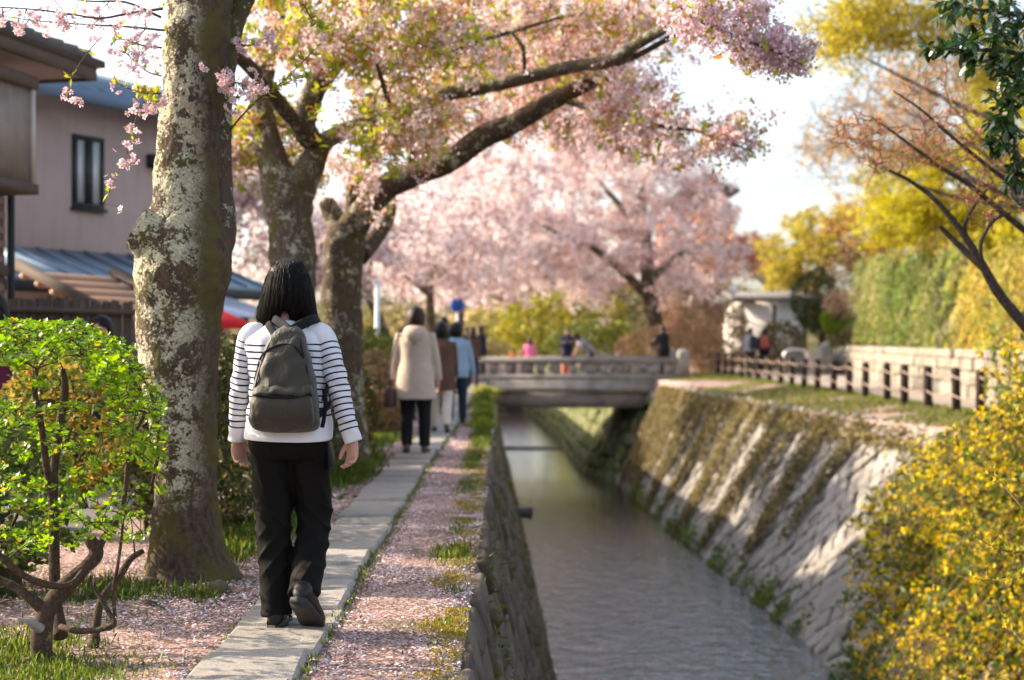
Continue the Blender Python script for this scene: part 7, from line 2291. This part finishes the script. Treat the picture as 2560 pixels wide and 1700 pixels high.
# ================================================================== LEFT SIDE HOUSES AND STREET THINGS
def render_wall():
    t = NT('mauve_beige_render'); v = t.pos()
    c = t.mix(t.noise(v, 2.5, 5), (.34, .26, .235), (.42, .33, .30))
    st = t.noise(t.mapv(v, (5, 5, .35)), 1.6, 5, .65)
    c = t.mix(t.ramp(st, [(.5, 0.), (.75, .5)]), c, (.23, .175, .155))
    t.pr(c, .92, t.bump(t.noise(v, 60, 4), .3, .006), .15)
    return t.m
M_BEIGEWALL = render_wall()
M_TILEWALL = flat_mat('brown_tile_wall', (.19, .135, .11), .7, .15, 6, .2)
M_BLUEROOF = flat_mat('blue_grey_metal_roof', (.22, .30, .38), .4, .12, 4, .1, metal=.2)
M_FRAME = flat_mat('black_window_frame', (.018, .025, .028), .5, .1, 8, 0)
def glass_mat():
    t = NT('frosted_window_glass'); v = t.obj()
    c = t.mix(t.noise(v, 2.5, 3), (.34, .37, .38), (.5, .53, .54))
    t.pr(c, .18, None, .6); return t.m
M_FROST = glass_mat()

class Frame:
    """local frame of a facade: u along the wall (going away), n out of it, z up"""
    def __init__(s, o, ang): s.o = np.array([o[0], o[1], 0.]); s.u = np.array([math.sin(ang), math.cos(ang), 0]); s.n = np.array([math.cos(ang), -math.sin(ang), 0])
    def b(s, u0, u1, n0, n1, z0, z1):
        V, Q = box(u0, u1, n0, n1, z0, z1)
        W = s.o+V[:, :1]*s.u+V[:, 1:2]*s.n+V[:, 2:]*np.array([0, 0, 1.])
        return W, Q[:, ::-1]
    def p(s, u, n, z): return s.o+s.u*u+s.n*n+np.array([0, 0, z])

# ---- house with the frosted window
f2 = Frame((-6.85, 19.6), rad(28))
h2 = empty('house', f2.p(2, 0, 0), label='mauve beige house with blue metal roof and narrow dark framed window', cat='house', group='houses across the street')
def part(fr, name, m, root, *b, parent=None):
    g = Geo()
    for q in b: g.add(*fr.b(*q))
    return g.build(name, m, parent or root)
part(f2, 'wall', M_BEIGEWALL, h2, (-.3, 4.6, -6, 0, -.05, 4.75))
# hipped metal roof: slope rising away from the eave
def slope(fr, name, m, root, u0, u1, n0, z0, n1, z1, th=.08):
    V = np.array([fr.p(u0, n0, z0), fr.p(u1, n0, z0), fr.p(u1-.8, n1, z1), fr.p(u0+.2, n1, z1)])
    V2 = V+np.array([0, 0, th])
    return Geo().add(np.vstack([V, V2]), [[0, 1, 2, 3], [7, 6, 5, 4], [4, 5, 1, 0], [5, 6, 2, 1], [6, 7, 3, 2], [7, 4, 0, 3]]).build(name, m, root)
r2 = slope(f2, 'roof', M_BLUEROOF, h2, -.9, 5.0, .45, 4.72, -3, 6.0)
for k in range(16):
    u = -.75+k*.36
    V, Q, T = tube([f2.p(u, .46, 4.82), f2.p(u, -2.9, 6.07)], .022, 6); Geo().add(V, Q, T).build('roof_seam', M_BLUEROOF, r2, True)
part(f2, 'gutter', flat_mat('blue_gutter', (.12, .18, .27), .5), h2, (-.9, 5.0, .452, .56, 4.60, 4.80))
# window measured on the wall
def on_wall(fr, xd, yd, n=0):
    """intersect the pixel ray with the facade plane"""
    d = np.array([(xd*KD-1280)/F, 1, -(yd*KD-850)/F]); c = np.array([0, 0, CAM_H])
    t = ((fr.o+fr.n*n-c)@fr.n)/(d@fr.n)
    q = c+d*t-fr.o
    return float(q@fr.u), float(q[2])
ua, za = on_wall(f2, 165, 308); ub, zb = on_wall(f2, 235, 484)
w_ = part(f2, 'window', M_FRAME, h2, (ua, ub, .003, .05, zb, zb+.07), (ua, ub, .003, .05, za-.07, za), (ua, ua+.07, .003, .05, zb+.07, za-.07), (ub-.07, ub, .003, .05, zb+.07, za-.07), ((ua+ub)/2-.06, (ua+ub)/2+.06, .003, .06, zb+.07, za-.07))
part(f2, 'pane', M_FROST, h2, (ua+.07, (ua+ub)/2-.06, .003, .02, zb+.07, za-.07), parent=w_)
part(f2, 'pane', M_FROST, h2, ((ua+ub)/2+.06, ub-.07, .003, .03, zb+.07, za-.07), parent=w_)
part(f2, 'sill', M_FRAME, w_, (ua-.03, ub+.03, .003, .09, zb-.05, zb-.003), parent=w_)
V, Q, T = tube([f2.p(4.3, .06, .1), f2.p(4.3, .06, 4.6)], .04, 8); Geo().add(V, Q, T).build('downpipe', M_FRAME, h2, True)
part(f2, 'vent_hood', M_FRAME, h2, (2.6, 2.85, .003, .14, 3.9, 4.1))
# lean to roofs below
r3 = slope(f2, 'lean_to_roof', M_BLUEROOF, h2, -1.6, 4.4, 1.2, 1.98, .003, 2.45)
for k in range(13):
    u = -1.4+k*.45
    V, Q, T = tube([f2.p(u, 1.2, 2.08), f2.p(u-.05, .05, 2.53)], .025, 6); Geo().add(V, Q, T).build('roof_seam', M_BLUEROOF, r3, True)
part(f2, 'fascia', M_FRAME, h2, (-1.6, 4.4, 1.202, 1.26, 1.86, 2.0))
# slatted awning and pale plastic roof in front
f2b = Frame((-6.0, 17.2), rad(20))
aw = empty('slatted_awning', f2b.p(1, 0, 0), label='brown timber awning with sloping slats in front of the beige house', cat='awning')
for k in range(6):
    a, b = f2b.p(.0+.0*k, .1+.22*k, 2.02-.10*k), f2b.p(1.9, .1+.22*k, 2.02-.10*k)
    V, Q, T = tube([a, b], .055, 4); Geo().add(V, Q, T).build('slat', flat_mat('tan_slat', (.42, .27, .19), .8) if k == 0 else bpy.data.materials['tan_slat'], aw)
for u in (0, 1.9):
    V, Q, T = tube([f2b.p(u, 0, 2.16), f2b.p(u, 1.35, 1.55)], .07, 4); Geo().add(V, Q, T).build('rafter', M_WOOD, aw)
    V, Q, T = tube([f2b.p(u, 1.2, -.05), f2b.p(u, 1.2, 1.6)], .06, 6); Geo().add(V, Q, T).build('post', M_WOOD, aw)
pr_ = empty('plastic_roof', f2b.p(3, .5, 0), label='pale bluish plastic carport roof beside the slatted awning', cat='carport')
V = np.array([f2b.p(2.2, 1.2, 1.55), f2b.p(4.6, 1.2, 1.55), f2b.p(4.6, -.5, 2.05), f2b.p(2.2, -.5, 2.05)]); V2 = V+np.array([0, 0, .03])
Geo().add(np.vstack([V, V2]), [[0, 1, 2, 3], [7, 6, 5, 4], [4, 5, 1, 0], [5, 6, 2, 1], [6, 7, 3, 2], [7, 4, 0, 3]]).build('sheet', flat_mat('pale_plastic_sheet', (.42, .48, .6), .25, .1, 3, 0), pr_)
for u in (2.25, 3.4, 4.55):
    V, Q, T = tube([f2b.p(u, 1.2, 1.52), f2b.p(u, -.5, 2.02)], .03, 4); Geo().add(V, Q, T).build('rafter', M_WOOD, pr_)
    V, Q, T = tube([f2b.p(u, 1.15, -.05), f2b.p(u, 1.15, 1.53)], .035, 6); Geo().add(V, Q, T).build('post', M_WOOD, pr_)

# ---- nearer brown tiled house at the left edge
f1 = Frame((-5.43, 11.6), rad(13))
h1 = empty('house', f1.p(0, 0, 0), label='brown tiled house with deep eaves and glazed bay at the left edge', cat='house', group='houses across the street')
part(f1, 'wall', M_TILEWALL, h1, (.2, 2.25, -5, 0, -.05, 3.88))
for z in (1.86, ):
    part(f1, 'band', M_WOOD, h1, (.2, 2.26, .003, .05, z, z+.10))
# tile joints as thin grooves: rows of tiles standing proud
M_TW2 = flat_mat('brown_wall_tile', (.24, .16, .13), .55, .12, 9, .15, rndv=.12)
bmx = cbox(.231, .010, .066, .2)
me_t = bm_mesh(bmx, 'tile', M_TW2)
cnt = 0
R3 = Matrix(((f1.u[0], f1.n[0], 0), (f1.u[1], f1.n[1], 0), (0, 0, 1))).to_4x4()
for r_ in range(48):
    z = 1.15+r_*.07+.035
    if 1.83 < z < 1.99: continue
    if z > 3.75: break
    for c_ in range(6):
        u = 2.25-.12-c_*.235-(.117 if r_ % 2 else 0)
        if u < 1.0 or cnt >= 290: continue
        o = bpy.data.objects.new('tile', me_t); COL.objects.link(o); o.parent = h1
        o.matrix_parent_inverse = Matrix.Translation(-Vector(h1.location))
        q = f1.p(u, .006, z); o.matrix_basis = Matrix.Translation(Vector(tuple(q)))@R3
        cnt += 1
part(f1, 'soffit', flat_mat('taupe_soffit', (.30, .24, .215), .8), h1, (-.4, 2.95, -5, .52, 3.885, 3.93))
part(f1, 'eave_board', M_WOOD, h1, (-.4, 3.0, .522, .57, 3.86, 4.0))
part(f1, 'eave_board', M_WOOD, h1, (2.952, 3.0, -5, .52, 3.86, 4.0))
V = np.array([f1.p(-.5, .62, 4.0), f1.p(3.08, .62, 4.0), f1.p(1.2, -2.2, 4.9), f1.p(-.5, -2.2, 4.9), f1.p(3.08, -5, 4.0)]); V2 = V+np.array([0, 0, .07])
rf1 = Geo().add(np.vstack([V, V2]), [[0, 1, 2, 3], [8, 7, 6, 5], [5, 6, 1, 0], [7, 8, 3, 2]], [[1, 4, 2], [6, 7, 9], ]).build('roof', M_TILE, h1)
V, Q = f1.b(1.2, 3.08, -5, .62, 4.002, 4.072); Geo().add(V, Q).build('roof_edge', M_TILE, rf1)
for k in range(14):
    u = -.6+k*.26
    V, Q, T = tube([f1.p(u, .63, 4.09), f1.p(min(u, 1.2) if u > 1.2 else u, -2.1 if u <= 1.2 else -2.1*(3.08-u)/1.88, 4.95 if u <= 1.2 else 4.07+.9*(3.08-u)/1.88)], .035, 6)
    Geo().add(V, Q, T).build('roof_tile_row', M_TILE, rf1, True)
# glazed bay
def bay():
    g0 = f1
    t = NT('bay_glass'); v = t.obj()
    c = t.mix(t.noise(t.mapv(v, (1, 1, .35)), 7, 4, .6, 1.0), (.16, .14, .12), (.42, .38, .34))  # pale mottling in the glass colour stands in for reflections
    t.pr(c, .12, None, .7)
    z0, z1 = 2.72, 3.62
    b = part(g0, 'bay_window', t.m, h1, (.25, 2.05, .055, .42, z0, z1))
    part(g0, 'bay_frame', M_WOOD, h1, (.25, 2.09, .055, .47, z0-.10, z0-.003), parent=b)
    part(g0, 'bay_frame', M_WOOD, h1, (.25, 2.09, .055, .47, z1+.003, z1+.12), parent=b)
    part(g0, 'bay_corner_post', flat_mat('pale_bay_post', (.5, .46, .42), .6), h1, (2.03, 2.075, .395, .445, z0, z1), parent=b)
    for u in (1.1, .4): part(g0, 'bay_mullion', M_WOOD, h1, (u, u+.05, .40, .45, z0, z1), parent=b)
bay()
V, Q, T = tube([f1.p(2.3, .04, 0), f1.p(2.3, .04, 3.8)], .04, 8); Geo().add(V, Q, T).build('downpipe', M_FRAME, h1, True)
# third roof tip seen right of the trunk
f3 = Frame((-6.6, 27), rad(20))
h3 = empty('house', f3.p(2, 0, 0), label='farther house whose blue eave shows between the tree trunks', cat='house', group='houses across the street')
part(f3, 'wall', M_BEIGEWALL, h3, (-.5, 2.0, -5, 0, -.05, 4.55))
slope(f3, 'roof', M_BLUEROOF, h3, -1.0, 3.2, 1.0, 4.52, -3, 5.6, .12)

# ---- bamboo fence
bf = empty('bamboo_fence', (-4.6, 12.9, 0), label='dark brown bamboo screen fence in front of the houses', cat='fence')
M_BAMB = flat_mat('weathered_bamboo', (.085, .062, .048), .8, .35, 14, .3, rndv=.5)
V0, Q0, T0 = tube([(0, 0, -.05), (0, 0, 1.62)], .03, 6)
me_b = Geo().add(V0, Q0, T0).mesh('cane', True); me_b.materials.append(M_BAMB)
rb = np.random.default_rng(9)
A0, A1 = np.array([-5.0, 12.0]), np.array([-3.9, 14.6])
nb = 50
for k in range(nb):
    q = A0+(A1-A0)*(k+.5)/nb
    o = bpy.data.objects.new('cane', me_b); COL.objects.link(o); o.parent = bf
    o.matrix_parent_inverse = Matrix.Translation(-Vector(bf.location))
    o.location = (q[0]+.004*rb.normal(), q[1], .02*rb.normal()); o.rotation_euler = (0, 0, rb.random()*6)
for z in (1.52, .9, .3):
    V, Q, T = tube([(A0[0]+.04, A0[1]-.02, z), (A1[0]+.04, A1[1]-.02, z)], .03, 6); Geo().add(V, Q, T).build('rail', M_BAMB, bf, True)

# ---- red parasol behind the woman
pc_ = np.array([-3.55, 16.2, 0])
pa_ = empty('parasol', pc_, label='red parasol standing behind the lichen covered trunk', cat='parasol')
M_REDC = cloth('red_parasol_cloth', (.55, .02, .025), wrinkle=.2)
V, Q, T = loft([(pc_[0], pc_[1], 1.38, .66, .66), (pc_[0], pc_[1], 1.47, .5, .5), (pc_[0], pc_[1], 1.58, .25, .25), (pc_[0], pc_[1], 1.64, .03, .03)], 16, cap=False)
cn = Geo().add(V, Q).build('canopy', M_REDC, pa_); sm = cn.modifiers.new('t', 'SOLIDIFY'); sm.thickness = .01
for k in range(8):
    a = k*math.pi/4
    V, Q, T = tube([(pc_[0], pc_[1], 1.6), (pc_[0]+.64*math.cos(a), pc_[1]+.64*math.sin(a), 1.37)], .008, 5); Geo().add(V, Q, T).build('rib', M_WOOD, pa_)
V, Q, T = tube([pc_, pc_+[0, 0, 1.68]], .02, 8); Geo().add(V, Q, T).build('pole', M_WOOD, pa_, True)
V, Q, T = loft([(pc_[0], pc_[1], 0, .2, .2), (pc_[0], pc_[1], .08, .18, .18), (pc_[0], pc_[1], .1, .05, .05)], 16, 4); Geo().add(V, Q, T).build('base', M_STONE_L, pa_)
# stall table under the parasol
st_ = np.array([-3.15, 16.9, 0])
stl = empty('stall_table', st_, label='tan stall table beside the red parasol', cat='table')
M_TANW = flat_mat('tan_table_cloth', (.5, .33, .24), .85, .1, 5, .2)
V, Q = box(st_[0]-.6, st_[0]+.6, st_[1]-.3, st_[1]+.3, .95, 1.0); Geo().add(V, Q).build('table_top', M_TANW, stl)
V, Q = box(st_[0]-.58, st_[0]+.58, st_[1]-.31, st_[1]-.302, .5, .948); Geo().add(V, Q).build('front_cloth', M_TANW, stl)
for sx in (-.55, .55):
    for sy in (-.25, .25):
        V, Q, T = tube([st_+[sx, sy, 0], st_+[sx, sy, .95]], .025, 6); Geo().add(V, Q, T).build('leg', M_WOOD, stl)

# ---- white marker post and blue sign
wp_ = D(943/KD, 800, 25); wp_[2] = 0
wpo = empty('marker_post', wp_, label='slim white post among the shrubs left of the beige coat', cat='post')
M_WPOST = flat_mat('white_post_paint', (.8, .8, .8), .4, .04, 5, 0)
V, Q, T = tube([wp_, wp_+[0, 0, 2.25]], .045, 10); Geo().add(V, Q, T).build('shaft', M_WPOST, wpo, True)
V, Q, T = loft([(wp_[0], wp_[1], 2.25, .05, .05), (wp_[0], wp_[1], 2.3, .04, .04), (wp_[0], wp_[1], 2.33, .01, .01)], 12); Geo().add(V, Q, T).build('cap', M_WPOST, wpo, True)
sg = D(1054, 703, 40)
sgn = empty('round_sign', (sg[0], sg[1], 0), label='round blue traffic sign on a white post beside the path', cat='traffic sign')
V, Q, T = tube([(sg[0], sg[1]+.04, -.05), (sg[0], sg[1]+.04, sg[2]+.15)], .035, 10); Geo().add(V, Q, T).build('post', M_WPOST, sgn, True)
V, Q, T = tube([(sg[0], sg[1], sg[2]), (sg[0], sg[1]-.015, sg[2])], .2, 32); Geo().add(V, Q, T).build('disc', flat_mat('blue_sign_paint', (.015, .08, .45), .4, .05, 4, 0), sgn)
V, Q, T = tube([(sg[0], sg[1]+.002, sg[2]), (sg[0], sg[1]-.008, sg[2])], .215, 32); Geo().add(V, Q, T).build('rim', M_WPOST, sgn)
# timber stump post behind the azalea
sp_ = D(10, 1215, 6.9)
so_ = empty('timber_post', (sp_[0], 6.9, 0), label='short sawn timber post at the left edge behind the azalea', cat='post')
V, Q, T = loft(smooth_rings([(sp_[0], 6.9, -.1, .085, .085), (sp_[0], 6.9, .3, .08, .08), (sp_[0], 6.9, sp_[2], .08, .08)], 10), 20, cap=False); Geo().add(V, Q).build('shaft', M_SHRUBWOOD, so_, True)
V, Q, T = loft([(sp_[0], 6.9, sp_[2]-.003, .079, .079), (sp_[0], 6.9, sp_[2]+.004, .074, .074)], 20); Geo().add(V, Q, T).build('sawn_top', M_CUT, so_)
